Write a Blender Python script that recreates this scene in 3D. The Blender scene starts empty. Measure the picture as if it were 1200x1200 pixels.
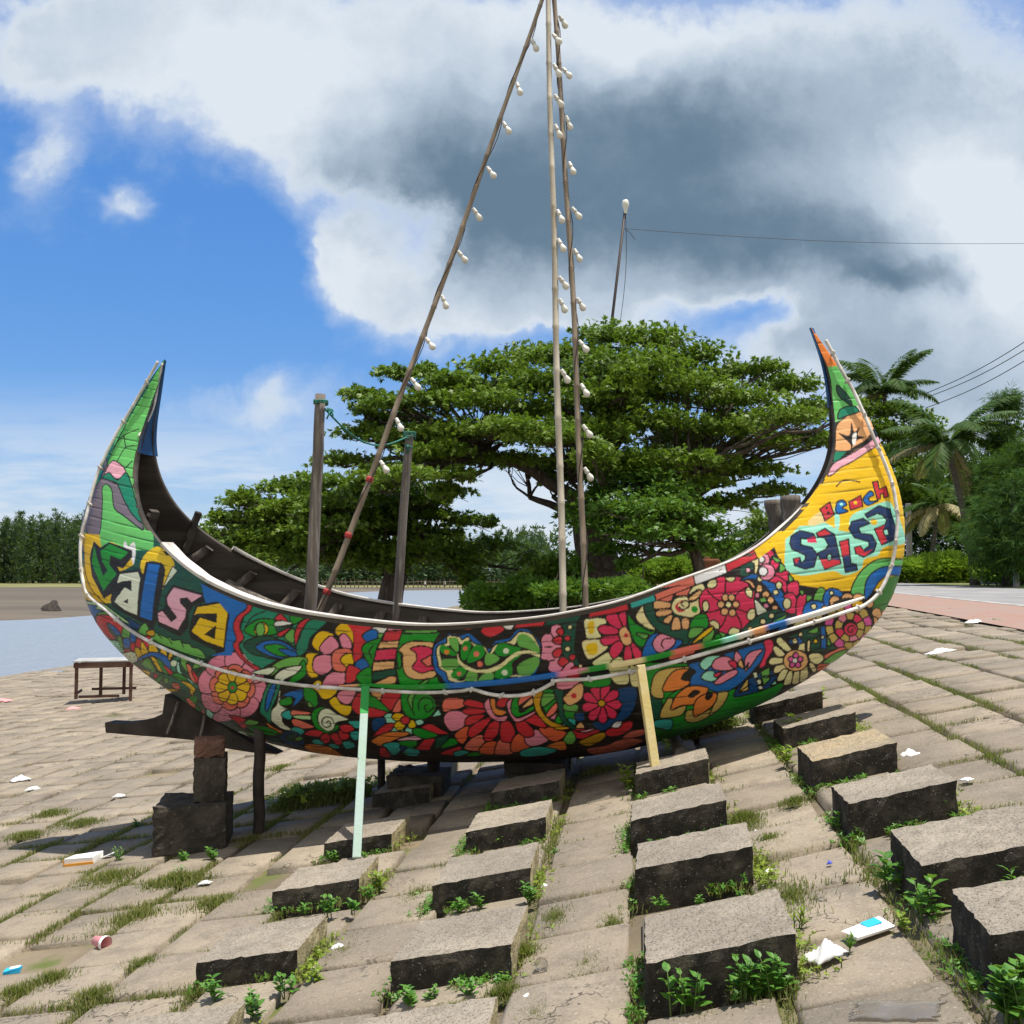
import bpy, bmesh, math, random
import numpy as np
from mathutils import Vector, Matrix
R = math.radians
SC = bpy.context.scene
COL = SC.collection
random.seed(7)
RNG = np.random.default_rng(11)

# ------------------------------------------------------------------ camera
EYE = 1.6
PITCH = math.atan(72 / 1200)
cam_d = bpy.data.cameras.new("camera")
cam_d.sensor_width = 36
cam_d.lens = 36.0
cam_d.clip_start = 0.05
cam_d.clip_end = 3000
cam = bpy.data.objects.new("camera", cam_d)
COL.objects.link(cam)
cam.location = (0, 0, EYE)
cam.rotation_euler = (R(90) + PITCH, 0, 0)
SC.camera = cam

# ------------------------------------------------------------------ light
EXPO = 0.55
SC.view_settings.view_transform = 'Standard'
SC.view_settings.look = 'None'
SC.view_settings.exposure = EXPO
SC.view_settings.gamma = 1
SC.view_settings.use_curve_mapping = False
SUN_EL, SUN_AZ = R(78), R(95)          # azimuth from +Y towards +X
sun_dir = Vector((math.cos(SUN_EL) * math.sin(SUN_AZ), math.cos(SUN_EL) * math.cos(SUN_AZ), math.sin(SUN_EL)))
sd = bpy.data.lights.new("sun", 'SUN')
sd.energy = 4.4
sd.angle = R(0.55)
sd.color = (1.0, 0.945, 0.86)
sun = bpy.data.objects.new("sun", sd)
COL.objects.link(sun)
sun.rotation_euler = (-sun_dir).to_track_quat('-Z', 'Y').to_euler()


class NT:
    """small helper for node trees"""
    def __init__(s, tree):
        s.t = tree
        s.n = tree.nodes
        s.l = tree.links

    def add(s, kind, **kw):
        n = s.n.new(kind)
        for k, v in kw.items():
            setattr(n, k, v)
        return n

    def put(s, sock, v):
        if hasattr(v, 'is_linked') or isinstance(v, bpy.types.NodeSocket):
            s.l.new(v, sock)
        else:
            sock.default_value = v

    def math(s, op, a, b=None, c=None, clamp=False):
        n = s.add('ShaderNodeMath', operation=op, use_clamp=clamp)
        s.put(n.inputs[0], a)
        if b is not None:
            s.put(n.inputs[1], b)
        if c is not None:
            s.put(n.inputs[2], c)
        return n.outputs[0]

    def vmath(s, op, a, b=None):
        n = s.add('ShaderNodeVectorMath', operation=op)
        s.put(n.inputs[0], a)
        if b is not None:
            s.put(n.inputs[1], b)
        return n.outputs['Value'] if op in ('LENGTH', 'DOT_PRODUCT', 'DISTANCE') else n.outputs[0]

    def ramp(s, v, a, b, c=0.0, d=1.0, smooth=True):
        n = s.add('ShaderNodeMapRange', clamp=True)
        n.interpolation_type = 'SMOOTHSTEP' if smooth else 'LINEAR'
        s.put(n.inputs['Value'], v)
        for k, x in (('From Min', a), ('From Max', b), ('To Min', c), ('To Max', d)):
            s.put(n.inputs[k], x)
        return n.outputs[0]

    def noise(s, vec, scale, detail=4, rough=0.55, out=0, dist=0.0):
        n = s.add('ShaderNodeTexNoise')
        if vec is not None:
            s.put(n.inputs['Vector'], vec)
        n.inputs['Scale'].default_value = scale
        n.inputs['Detail'].default_value = detail
        n.inputs['Roughness'].default_value = rough
        n.inputs['Distortion'].default_value = dist
        return n.outputs[out]

    def mix(s, f, a, b, mode='MIX'):
        n = s.add('ShaderNodeMix', data_type='RGBA', blend_type=mode)
        s.put(n.inputs[0], f)
        s.put(n.inputs[6], a if not isinstance(a, tuple) else (*a[:3], 1))
        s.put(n.inputs[7], b if not isinstance(b, tuple) else (*b[:3], 1))
        return n.outputs[2]


# ------------------------------------------------------------------ world: sky with clouds
world = bpy.data.worlds.new("World")
SC.world = world
world.use_nodes = True
W = NT(world.node_tree)
W.n.clear()
SKY_S = 0.1
sky = W.add('ShaderNodeTexSky', sky_type='NISHITA')
sky.sun_disc = False
sky.sun_elevation = SUN_EL
sky.sun_rotation = SUN_AZ
sky.air_density = 1.0
sky.dust_density = 0.4
sky.ozone_density = 2.2
tc = W.add('ShaderNodeTexCoord')
sep = W.add('ShaderNodeSeparateXYZ')
W.l.new(tc.outputs['Generated'], sep.inputs[0])
ay = W.math('MAXIMUM', W.math('ABSOLUTE', sep.outputs[1]), 0.05)
ca = W.math('DIVIDE', sep.outputs[0], ay)
cb = W.math('DIVIDE', W.math('MAXIMUM', sep.outputs[2], 0.0), ay)
comb = W.add('ShaderNodeCombineXYZ')
W.l.new(ca, comb.inputs[0])
W.l.new(cb, comb.inputs[1])
P0 = comb.outputs[0]


def warp(P, scale, amt):
    c = W.noise(P, scale, 4, 0.6, out=1)
    d = W.vmath('SUBTRACT', c, (0.5, 0.5, 0.5))
    m = W.add('ShaderNodeVectorMath', operation='SCALE')
    W.l.new(d, m.inputs[0])
    m.inputs['Scale'].default_value = amt
    return W.vmath('ADD', P, m.outputs[0])


P1 = warp(P0, 4.5, 0.11)
P1 = warp(P1, 12.0, 0.06)
P1 = warp(P1, 34.0, 0.022)


def blobs(P, lst):
    tot = None
    for (x, y, rx, ry, w) in lst:
        d = W.vmath('SUBTRACT', P, (x, y, 0))
        d = W.vmath('MULTIPLY', d, (1 / rx, 1 / ry, 0))
        v = W.ramp(W.vmath('LENGTH', d), 1.0, 0.0, 0.0, w)
        tot = v if tot is None else W.math('ADD', tot, v)
    return tot


SKY_COVER = [(-0.301, 0.542, 0.283, 0.188, 0.9), (-0.145, 0.454, 0.222, 0.177, 0.9), (0.034, 0.463, 0.256, 0.24, 1.0), (0.213, 0.419, 0.281, 0.239, 1.0), (0.393, 0.445, 0.282, 0.294, 1.0), (0.491, 0.289, 0.237, 0.244, 1.0), (-0.169, 0.306, 0.093, 0.069, 0.95), (-0.084, 0.255, 0.127, 0.069, 0.7), (-0.008, 0.289, 0.161, 0.13, 0.7), (0.102, 0.297, 0.22, 0.121, 0.7), (0.371, 0.212, 0.278, 0.129, 0.9), (0.279, 0.289, 0.22, 0.13, 0.5), (-0.455, 0.533, 0.163, 0.098, 0.7), (-0.381, 0.368, 0.042, 0.031, 0.55), (-0.456, 0.41, 0.043, 0.079, 0.5), (0.486, 0.127, 0.218, 0.136, 0.68), (-0.486, 0.119, 0.276, 0.051, 0.24), (-0.251, 0.127, 0.251, 0.055, 0.28), (-0.418, 0.068, 0.334, 0.05, 0.28), (-0.227, 0.169, 0.138, 0.041, 0.42), (-0.142, 0.085, 0.217, 0.067, 0.24), (0.042, 0.06, 0.292, 0.076, 0.52), (0.267, 0.043, 0.217, 0.101, 0.6), (0.226, 0.253, 0.11, 0.05, -0.85), (-0.262, 0.289, 0.076, 0.13, -0.6), (-0.456, 0.246, 0.253, 0.095, -0.6), (0.034, 0.229, 0.093, 0.026, -0.3)]
SKY_DARK = [(0.102, 0.384, 0.357, 0.149, 0.75), (-0.034, 0.345, 0.221, 0.113, 0.5), (0.305, 0.328, 0.246, 0.087, 0.7), (0.398, 0.299, 0.119, 0.033, 0.5), (0.214, 0.463, 0.282, 0.106, 0.55), (-0.102, 0.419, 0.162, 0.105, 0.35), (0.379, 0.203, 0.253, 0.103, 0.35), (0.429, 0.524, 0.223, 0.116, 0.3), (0.442, 0.38, 0.102, 0.105, -0.5), (0.492, 0.323, 0.076, 0.113, -0.6), (-0.152, 0.306, 0.11, 0.069, -0.5), (-0.257, 0.498, 0.171, 0.124, -0.45), (0.086, 0.542, 0.283, 0.062, -0.35), (-0.228, 0.229, 0.126, 0.077, -0.3)]

cover = blobs(P1, SKY_COVER)
behind = W.ramp(sep.outputs[1], 0.1, -0.25, 0.0, 1.0)  # unseen bright cloud added behind the camera to brighten the hull side
cover = W.math('ADD', cover, W.math('MULTIPLY', behind, 0.75))
n_f = W.noise(P0, 9.0, 12, 0.68)
n_c = W.noise(P0, 3.2, 9, 0.6)
nf0 = W.math('SUBTRACT', n_f, 0.5)
nc0 = W.math('SUBTRACT', n_c, 0.5)
dens = W.math('ADD', cover, W.math('MULTIPLY', nf0, 0.85))
dens = W.math('ADD', dens, W.math('MULTIPLY', nc0, 0.5))
alpha = W.math('MAXIMUM', W.ramp(dens, 0.20, 0.72), W.ramp(dens, -0.05, 0.8, 0.0, 0.7))
# thin streaky layer low over the horizon
stp = W.vmath('MULTIPLY', P0, (1.0, 6.0, 1.0))
n_s = W.noise(stp, 3.2, 8, 0.6)
low = W.math('MULTIPLY', W.ramp(cb, 0.21, 0.05), W.ramp(n_s, 0.36, 0.58))
alpha = W.math('MAXIMUM', alpha, W.math('MULTIPLY', low, 0.95))
alpha = W.math('MAXIMUM', alpha, W.ramp(cb, 0.045, 0.0, 0.0, 0.6))
dark = blobs(P1, SKY_DARK)
dark = W.math('ADD', dark, W.math('MULTIPLY', nc0, 1.0))
dark = W.math('ADD', dark, W.math('MULTIPLY', nf0, 0.65))
dark = W.math('SUBTRACT', dark, W.math('MULTIPLY', behind, 0.25))
core = W.ramp(dens, 0.30, 1.0)
dark = W.math('MULTIPLY', W.ramp(dark, -0.42, 1.0, smooth=False), core)
k = 1.0 / (SKY_S * 2 ** EXPO)
c_white = tuple(k * v for v in (0.74, 0.81, 0.885))
c_mid = tuple(k * v for v in (0.43, 0.53, 0.65))
c_dark = tuple(k * v for v in (0.135, 0.215, 0.30))
cloud = W.mix(W.ramp(dark, 0.08, 0.5, smooth=False), c_white, c_mid)
cloud = W.mix(W.ramp(dark, 0.4, 1.0), cloud, c_dark)
cloud = W.mix(W.math('MULTIPLY', behind, 0.8), cloud, tuple(k * v for v in (0.80, 0.80, 0.78)))
hs = W.add('ShaderNodeHueSaturation')
hs.inputs['Saturation'].default_value = 1.25
hs.inputs['Value'].default_value = 1.0
W.l.new(sky.outputs[0], hs.inputs['Color'])
skyc = W.mix(0.45, hs.outputs[0], tuple(k * v for v in (0.07, 0.27, 0.80)))
fin = W.mix(alpha, skyc, cloud)
bg = W.add('ShaderNodeBackground')
bg.inputs['Strength'].default_value = SKY_S
W.l.new(fin, bg.inputs['Color'])
wo = W.add('ShaderNodeOutputWorld')
W.l.new(bg.outputs[0], wo.inputs['Surface'])
world.cycles.sampling_method = 'MANUAL'
world.cycles.sample_map_resolution = 1024


# ------------------------------------------------------------------ helpers
def at(px, py, Y):
    """point at distance Y seen in direction (px, py) of the 1200 px frame"""
    a = (px - 600) / 1200
    b = (600 - py) / 1200
    d = Vector((a, math.cos(PITCH) - b * math.sin(PITCH), math.sin(PITCH) + b * math.cos(PITCH)))
    t = Y / d.y
    return Vector((0, 0, EYE)) + d * t


PT = [-40, -18, -12, -8, -4.4, -3.2, -1.6, -.5, .3, 1, 1.7, 3, 5, 7, 60]
HT = [-2.9, -2.75, -2.6, -2.4, -2.05, -1.9, -1.66, -1.45, -1.26, -1.08, -.91, -.68, -.55, -.5, -.5]
AZ = math.atan(150 / 1200)
D2 = np.array([math.sin(AZ), math.cos(AZ), 0.0])
D1 = np.array([math.cos(AZ), -math.sin(AZ), 0.0])
_pp = np.linspace(-40, 60, 1001)
_hh = np.interp(_pp, PT, HT)
_hh = np.convolve(np.pad(_hh, 5, mode='edge'), np.ones(11) / 11, 'valid')


def gh(p):
    """ground height over the embankment, p metres across it"""
    return np.interp(p, _pp, _hh) + EYE


def pq(p, q, dz=0.0):
    v = D1 * p + D2 * q
    return Vector((v[0], v[1], float(gh(p)) + dz))


def xy2p(x, y):
    return x * D1[0] + y * D1[1]


def gz(x, y):
    return float(gh(xy2p(x, y)))


def hit(px, py, dz=0.0):
    """where the view direction (px, py) meets the embankment"""
    a = at(px, py, 1.0) - Vector((0, 0, EYE))
    ts = np.geomspace(1.0, 200, 6000)
    f = EYE + a.z * ts - gh(xy2p(a.x * ts, a.y * ts)) - dz
    i = int(np.argmax(f < 0))
    t = ts[i]
    return Vector((a.x * t, a.y * t, EYE + a.z * t))


def lin(h):
    h = h.lstrip('#')
    c = [int(h[i:i + 2], 16) / 255 for i in (0, 2, 4)]
    return tuple(x / 12.92 if x <= 0.04045 else ((x + 0.055) / 1.055) ** 2.4 for x in c)


def mat(name, col, rough=0.7, col2=None, scale=6.0, detail=6, bump=0.0, bscale=None, spec=0.3, amount=(0.35, 0.65),
        stretch=None, col3=None, scale3=20.0, a3=(0.55, 0.7), trans=0.0, metal=0.0, bdist=0.01):
    m = bpy.data.materials.new(name)
    m.use_nodes = True
    T = NT(m.node_tree)
    bs = T.n['Principled BSDF']
    tc_ = T.add('ShaderNodeTexCoord')
    v = tc_.outputs['Object']
    if stretch:
        v = T.vmath('MULTIPLY', v, stretch)
    c = (*col, 1)
    if col2:
        f = T.ramp(T.noise(v, scale, detail), *amount)
        c = T.mix(f, tuple(col), tuple(col2))
    if col3:
        f = T.ramp(T.noise(v, scale3, 4), *a3)
        c = T.mix(f, c if not isinstance(c, tuple) else tuple(col), tuple(col3))
    T.put(bs.inputs['Base Color'], c)
    bs.inputs['Roughness'].default_value = rough
    bs.inputs['Specular IOR Level'].default_value = spec
    bs.inputs['Metallic'].default_value = metal
    if trans:
        bs.inputs['Transmission Weight'].default_value = trans
    if bump:
        b = T.add('ShaderNodeBump')
        b.inputs['Strength'].default_value = bump
        b.inputs['Distance'].default_value = bdist
        T.l.new(T.noise(v, bscale or scale * 3, 8, 0.65), b.inputs['Height'])
        T.l.new(b.outputs[0], bs.inputs['Normal'])
    return m


def leaf_mat(name, c1, c2, rough=0.55, trans=0.35, scale=0.6, spec=0.3):
    """foliage: colour differs leaf by leaf, light passes through"""
    m = bpy.data.materials.new(name)
    m.use_nodes = True
    T = NT(m.node_tree)
    bs = T.n['Principled BSDF']
    g = T.add('ShaderNodeNewGeometry')
    tcn = T.add('ShaderNodeTexCoord')
    f = T.math('ADD', T.math('MULTIPLY', g.outputs['Random Per Island'], 0.6),
               T.math('MULTIPLY', T.noise(tcn.outputs['Object'], scale, 3), 0.6))
    c = T.mix(T.ramp(f, 0.25, 0.95, smooth=False), tuple(c1), tuple(c2))
    T.l.new(c, bs.inputs['Base Color'])
    bs.inputs['Roughness'].default_value = rough
    bs.inputs['Specular IOR Level'].default_value = spec
    tr = T.add('ShaderNodeBsdfTranslucent')
    T.l.new(T.mix(0.6, c, (0.25, 0.42, 0.03), 'MIX'), tr.inputs['Color'])
    mx = T.add('ShaderNodeMixShader')
    mx.inputs[0].default_value = trans
    T.l.new(bs.outputs[0], mx.inputs[1])
    T.l.new(tr.outputs[0], mx.inputs[2])
    T.l.new(mx.outputs[0], T.n['Material Output'].inputs['Surface'])
    return m


def link(name, me, m, parent=None):
    o = bpy.data.objects.new(name, me)
    COL.objects.link(o)
    if m is not None:
        for mm in (m if isinstance(m, (list, tuple)) else [m]):
            me.materials.append(mm)
    if parent is not None:
        o.parent = parent
    return o


def tag(o, label=None, cat=None, group=None, kind=None):
    if label:
        o['label'] = label
    if cat:
        o['category'] = cat
    if group:
        o['group'] = group
    if kind:
        o['kind'] = kind
    return o


def empty(name, loc=(0, 0, 0), rot=(0, 0, 0)):
    o = bpy.data.objects.new(name, None)
    COL.objects.link(o)
    o.location = loc
    o.rotation_euler = rot
    o.empty_display_size = 0.1
    return o


def np_mesh(name, V, Fc, smooth=False, mi=None):
    """mesh from arrays, faces all quads or all triangles"""
    V = np.ascontiguousarray(V, dtype=np.float32)
    Fc = np.ascontiguousarray(Fc, dtype=np.int32)
    me = bpy.data.meshes.new(name)
    n, k = Fc.shape
    me.vertices.add(len(V))
    me.vertices.foreach_set('co', V.ravel())
    me.loops.add(n * k)
    me.loops.foreach_set('vertex_index', Fc.ravel())
    me.polygons.add(n)
    me.polygons.foreach_set('loop_start', np.arange(0, n * k, k, dtype=np.int32))
    me.polygons.foreach_set('loop_total', np.full(n, k, dtype=np.int32))
    if smooth:
        me.polygons.foreach_set('use_smooth', np.ones(n, dtype=bool))
    if mi is not None:
        me.polygons.foreach_set('material_index', np.asarray(mi, dtype=np.int32))
    me.update(calc_edges=True)
    return me


class MB:
    """collects simple shapes into one mesh"""
    def __init__(s):
        s.v = []
        s.f = []
        s.m = []

    def add(s, vs, fs, mi=0):
        o = len(s.v)
        s.v += [tuple(v) for v in vs]
        s.f += [tuple(i + o for i in f) for f in fs]
        s.m += [mi] * len(fs)

    def box(s, c, size, M=None, mi=0, taper=0.0, jit=0.0):
        x, y, z = (d / 2 for d in size)
        vs = []
        for sz in (-1, 1):
            t = 1 - taper if sz > 0 else 1
            for sx, sy in ((-1, -1), (1, -1), (1, 1), (-1, 1)):
                p = Vector((sx * x * t, sy * y * t, sz * z))
                if jit:
                    p += Vector((random.uniform(-jit, jit), random.uniform(-jit, jit), random.uniform(-jit, jit)))
                if M is not None:
                    p = M @ p
                vs.append(p + Vector(c))
        s.add(vs, [(0, 3, 2, 1), (4, 5, 6, 7), (0, 1, 5, 4), (1, 2, 6, 5), (2, 3, 7, 6), (3, 0, 4, 7)], mi)

    def tube(s, pts, rad, n=8, mi=0, caps=True):
        pts = [Vector(p) for p in pts]
        if not isinstance(rad, (list, tuple)):
            rad = [rad] * len(pts)
        o = len(s.v)
        up = None
        for i, p in enumerate(pts):
            t = (pts[min(i + 1, len(pts) - 1)] - pts[max(i - 1, 0)])
            if t.length < 1e-9:
                t = Vector((0, 0, 1))
            t.normalize()
            if up is None:
                up = Vector((0, 0, 1)) if abs(t.z) < 0.9 else Vector((1, 0, 0))
            a = (up - t * up.dot(t)).normalized()
            up = a
            b = t.cross(a)
            for k_ in range(n):
                an = 2 * math.pi * k_ / n
                s.v.append(tuple(p + (a * math.cos(an) + b * math.sin(an)) * rad[i]))
        for i in range(len(pts) - 1):
            for k_ in range(n):
                k2 = (k_ + 1) % n
                s.f.append((o + i * n + k_, o + i * n + k2, o + (i + 1) * n + k2, o + (i + 1) * n + k_))
                s.m.append(mi)
        if caps:
            s.f.append(tuple(o + k_ for k_ in reversed(range(n))))
            s.f.append(tuple(o + (len(pts) - 1) * n + k_ for k_ in range(n)))
            s.m += [mi, mi]

    def lathe(s, prof, M, n=12, mi=0):
        o = len(s.v)
        for r, z in prof:
            for k_ in range(n):
                an = 2 * math.pi * k_ / n
                s.v.append(tuple(M @ Vector((r * math.cos(an), r * math.sin(an), z))))
        for i in range(len(prof) - 1):
            for k_ in range(n):
                k2 = (k_ + 1) % n
                s.f.append((o + i * n + k_, o + i * n + k2, o + (i + 1) * n + k2, o + (i + 1) * n + k_))
                s.m.append(mi)

    def build(s, name, m, parent=None, smooth=False, loc=None, bevel=0.0):
        me = bpy.data.meshes.new(name)
        vs = s.v
        if loc is not None:
            L = Vector(loc)
            vs = [tuple(Vector(v) - L) for v in vs]
        me.from_pydata(vs, [], s.f)
        me.update()
        if smooth:
            me.polygons.foreach_set('use_smooth', np.ones(len(me.polygons), dtype=bool))
        if any(s.m):
            me.polygons.foreach_set('material_index', np.array(s.m, dtype=np.int32))
        o = link(name, me, m, parent)
        if loc is not None:
            o.location = loc
        if bevel:
            md = o.modifiers.new('bevel', 'BEVEL')
            md.width = bevel
            md.segments = 2
        return o


def crspline(pts, n=8, closed=False):
    """Catmull-Rom through points (numpy)"""
    P = np.asarray(pts, float)
    k_ = len(P)
    out = []
    t = np.linspace(0, 1, n, endpoint=False)[:, None]
    rng_ = range(k_ if closed else k_ - 1)
    for i in rng_:
        if closed:
            a, b, c, d = P[i - 1], P[i], P[(i + 1) % k_], P[(i + 2) % k_]
        else:
            a, b, c, d = P[max(i - 1, 0)], P[i], P[i + 1], P[min(i + 2, k_ - 1)]
        out.append(0.5 * ((2 * b) + (c - a) * t + (2 * a - 5 * b + 4 * c - d) * t ** 2 + (3 * b - a - 3 * c + d) * t ** 3))
    if not closed:
        out.append(P[-1:])
    return np.concatenate(out)

# ------------------------------------------------------------------ setting: ground, water, road
M_soil = mat('sandy_soil', (0.22, 0.175, 0.115), 0.95, (0.13, 0.105, 0.07), 1.3, 8, 0.5, 40, col3=(0.10, 0.12, 0.03), scale3=2.2, a3=(0.52, 0.66))


def concrete(name, c1, c2, c3, speck=0.5):
    m = bpy.data.materials.new(name)
    m.use_nodes = True
    T = NT(m.node_tree)
    bs = T.n['Principled BSDF']
    g = T.add('ShaderNodeNewGeometry')
    tcn = T.add('ShaderNodeTexCoord')
    v = tcn.outputs['Object']
    big = T.noise(v, 1.1, 6, 0.6)
    mid = T.noise(v, 7, 8, 0.7)
    fine = T.noise(v, 80, 4, 0.75)
    stain = T.noise(T.vmath('ADD', v, (7, 3, 1)), 2.7, 9, 0.72)
    c = T.mix(T.ramp(big, 0.35, 0.65), c1, c2)
    c = T.mix(T.ramp(stain, 0.5, 0.66, 0, 0.5), c, (0.13, 0.115, 0.09))
    c = T.mix(T.ramp(stain, 0.42, 0.32, 0, 0.45), c, (0.40, 0.33, 0.235))
    c = T.mix(T.ramp(mid, 0.45, 0.72, 0, 0.75), c, c3)
    isl = g.outputs['Random Per Island']
    cr_ = T.math('ABSOLUTE', T.math('SUBTRACT', T.noise(v, 1.7, 5, 0.6), 0.5))
    cr_ = T.math('MULTIPLY', T.ramp(cr_, 0.0065, 0.002), T.ramp(T.noise(v, 0.9, 2), 0.5, 0.56))
    c = T.mix(T.math('MULTIPLY', cr_, 0.8), c, (0.045, 0.038, 0.03))
    c = T.mix(T.math('MULTIPLY', isl, 0.5), c, (0.15, 0.128, 0.10))
    c = T.mix(T.ramp(fine, 0.55, 0.68, 0, speck), c, (0.07, 0.06, 0.05))
    c = T.mix(T.ramp(fine, 0.42, 0.30, 0, speck), c, (0.55, 0.50, 0.42))
    T.l.new(c, bs.inputs['Base Color'])
    bs.inputs['Roughness'].default_value = 0.95
    bs.inputs['Specular IOR Level'].default_value = 0.15
    b = T.add('ShaderNodeBump')
    b.inputs['Strength'].default_value = 0.7
    b.inputs['Distance'].default_value = 0.012
    T.l.new(T.math('ADD', T.math('MULTIPLY', fine, 0.5), mid), b.inputs['Height'])
    T.l.new(b.outputs[0], bs.inputs['Normal'])
    return m


M_slab = concrete('paving_concrete', (0.345, 0.287, 0.212), (0.26, 0.22, 0.168), (0.185, 0.16, 0.123), 0.55)

# ground sheet: embankment profile extruded along its contour, reaching the horizon
ps = np.concatenate([[-900, -300, -100, -60], np.arange(-40, 12, 0.5), [15, 20, 40, 100, 400, 900]])
qs = np.concatenate([[-200, -60, -20, -5], np.arange(0, 60, 2.0), [80, 120, 200, 320, 600, 1400]])
PP, QQ = np.meshgrid(ps, qs, indexing='ij')
X = D1[0] * PP + D2[0] * QQ
Y = D1[1] * PP + D2[1] * QQ
Z = gh(PP) - 0.045
V = np.stack([X, Y, Z], -1).reshape(-1, 3)
nq = len(qs)
F_ = [(i * nq + j, (i + 1) * nq + j, (i + 1) * nq + j + 1, i * nq + j + 1) for i in range(len(ps) - 1) for j in range(nq - 1)]
me = np_mesh('ground', V, F_, True)
tag(link('ground', me, M_soil), kind='structure')

# road line: azimuth 10 degrees
RD = np.array([math.sin(R(10.0)), math.cos(R(10.0))])
RN = np.array([RD[1], -RD[0]])
R0 = np.array([7.93, 15.92])


def rd(s, w, z):
    v = R0 + RD * s + RN * w
    return (v[0], v[1], z)


def road_s(x, y):
    d = np.array([x, y]) - R0
    return d @ RN


def strip(name, w0, w1, dz, m, s0=-60, s1=700):
    ss = np.concatenate([np.arange(s0, 80, 1.5), [100, 140, 200, 300, 450, s1]])
    mb = MB()
    for s_ in ss:
        for w in (w0, w1):
            x, y, _ = rd(s_, w, 0)
            mb.v.append((x, y, gz(x, y) + dz))
    for i in range(len(ss) - 1):
        mb.f.append((2 * i, 2 * i + 1, 2 * i + 3, 2 * i + 2))
        mb.m.append(0)
    return tag(mb.build(name, m), kind='structure')


M_asph = mat('asphalt', (0.27, 0.26, 0.25), 0.9, (0.20, 0.195, 0.19), 0.9, 8, 0.4, 120, col3=(0.31, 0.30, 0.27), scale3=0.5)
M_line = mat('road_paint', (0.45, 0.43, 0.39), 0.8, (0.27, 0.26, 0.25), 3, 8)
M_brick = mat('red_paving', (0.30, 0.175, 0.135), 0.9, (0.27, 0.205, 0.165), 2.5, 8, 0.4, 60)
M_verge = mat('verge_grass', (0.10, 0.15, 0.035), 0.95, (0.19, 0.17, 0.07), 0.8, 8, 0.6, 30)
strip('road', 0, 5.4, 0.012, M_asph)
strip('road_line', 0.05, 0.2, 0.016, M_line)
strip('road_line', 5.1, 5.22, 0.016, M_line)
strip('red_pavement', -1.6, -0.02, 0.018, M_brick)
strip('grass_verge', 5.45, 60, 0.02, M_verge)

# paving slabs: one structure, every slab a bevelled block of its own shape
CP, CQ = 0.4425, 0.475
BLOCKS = []   # filled below: footprint of raised blocks (p0,p1,q0,q1)
BLOCK_SPEC = [
    (-1.835, -1.402, 3.182, 3.587, 0.125), (-1.825, -1.392, 4.112, 4.517, 0.125), (-1.851, -1.408, 5.068, 5.488, 0.125), (-1.886, -1.466, 6.022, 6.482, 0.125),
    (-1.958, -1.525, 7.416, 7.876, 0.125), (-1.979, -1.514, 8.163, 8.544, 0.125), (-0.897, -0.449, 2.791, 3.25, 0.14), (-0.907, -0.459, 3.721, 4.18, 0.14),
    (-0.957, -0.504, 4.688, 5.148, 0.14), (-0.972, -0.523, 5.678, 6.138, 0.14), (-0.972, -0.523, 6.678, 7.138, 0.14), (-0.972, -0.523, 7.678, 8.138, 0.14),
    (0.006, 0.46, 3.23, 3.663, 0.165), (-0.027, 0.445, 4.249, 4.642, 0.165), (-0.056, 0.408, 5.113, 5.543, 0.165), (-0.036, 0.398, 6.224, 6.662, 0.165),
    (0.915, 1.365, 2.893, 3.273, 0.175), (0.91, 1.36, 3.554, 4.014, 0.175), (0.859, 1.301, 4.508, 4.888, 0.175), (0.867, 1.295, 5.494, 5.954, 0.175),
    (0.884, 1.333, 6.696, 7.156, 0.155), (0.836, 1.332, 7.871, 8.251, 0.155)]
BLOCKS = [b[:4] for b in BLOCK_SPEC]

vv, ff = [], []
rr = random.Random(3)
ui = 0
for ip in range(-38, 26):
    shift = rr.uniform(-0.1, 0.1)
    for iq in range(1, 64):
        p0 = -0.03 + ip * CP
        q0 = 0.27 + iq * CQ + shift
        pc, qc = p0 + CP / 2, q0 + CQ / 2
        x = D1[0] * pc + D2[0] * qc
        y = D1[1] * pc + D2[1] * qc
        if y < 1.2 or abs(x) > y * 0.62 + 1.5 or pc < -17.2 or road_s(x, y) > -1.45:
            continue
        if any(b[0] + 0.06 < pc < b[1] - 0.06 and b[2] + 0.08 < qc < b[3] - 0.08 for b in BLOCKS):
            continue
        if rr.random() < 0.015:
            continue
        gp = 0.009 + rr.random() * 0.018
        gq = 0.008 + rr.random() * 0.018
        if ip % 2 == 0:
            gp += 0.012
        dz = rr.uniform(-0.012, 0.012) - (0.02 if rr.random() < 0.1 else 0)
        rot = rr.uniform(-0.018, 0.018)
        hw, hd = CP / 2 - gp, CQ / 2 - gq
        tx, ty = rr.uniform(-.01, .01), rr.uniform(-.01, .01)
        o = len(vv)
        for lv, ins in ((-0.12, 0), (-0.014, 0), (0.0, 0.014)):
            for sx, sy in ((-1, -1), (1, -1), (1, 1), (-1, 1)):
                # three points per side so that edges chip a little
                a = sx * (hw - ins)
                b = sy * (hd - ins)
                a += rr.uniform(-.006, .006)
                b += rr.uniform(-.006, .006)
                a2, b2 = a * math.cos(rot) - b * math.sin(rot), a * math.sin(rot) + b * math.cos(rot)
                pp, qq = pc + a2, qc + b2
                vv.append((D1[0] * pp + D2[0] * qq, D1[1] * pp + D2[1] * qq, float(gh(pp)) + lv + dz + a * tx + b * ty))
        for L in (0, 4):
            for k_ in range(4):
                k2 = (k_ + 1) % 4
                ff.append((o + L + k_, o + L + k2, o + L + 4 + k2, o + L + 4 + k_))
        ff.append((o + 8, o + 9, o + 10, o + 11))
me = np_mesh('pavement', np.array(vv), np.array(ff))
tag(link('pavement', me, M_slab), kind='structure')

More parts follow.
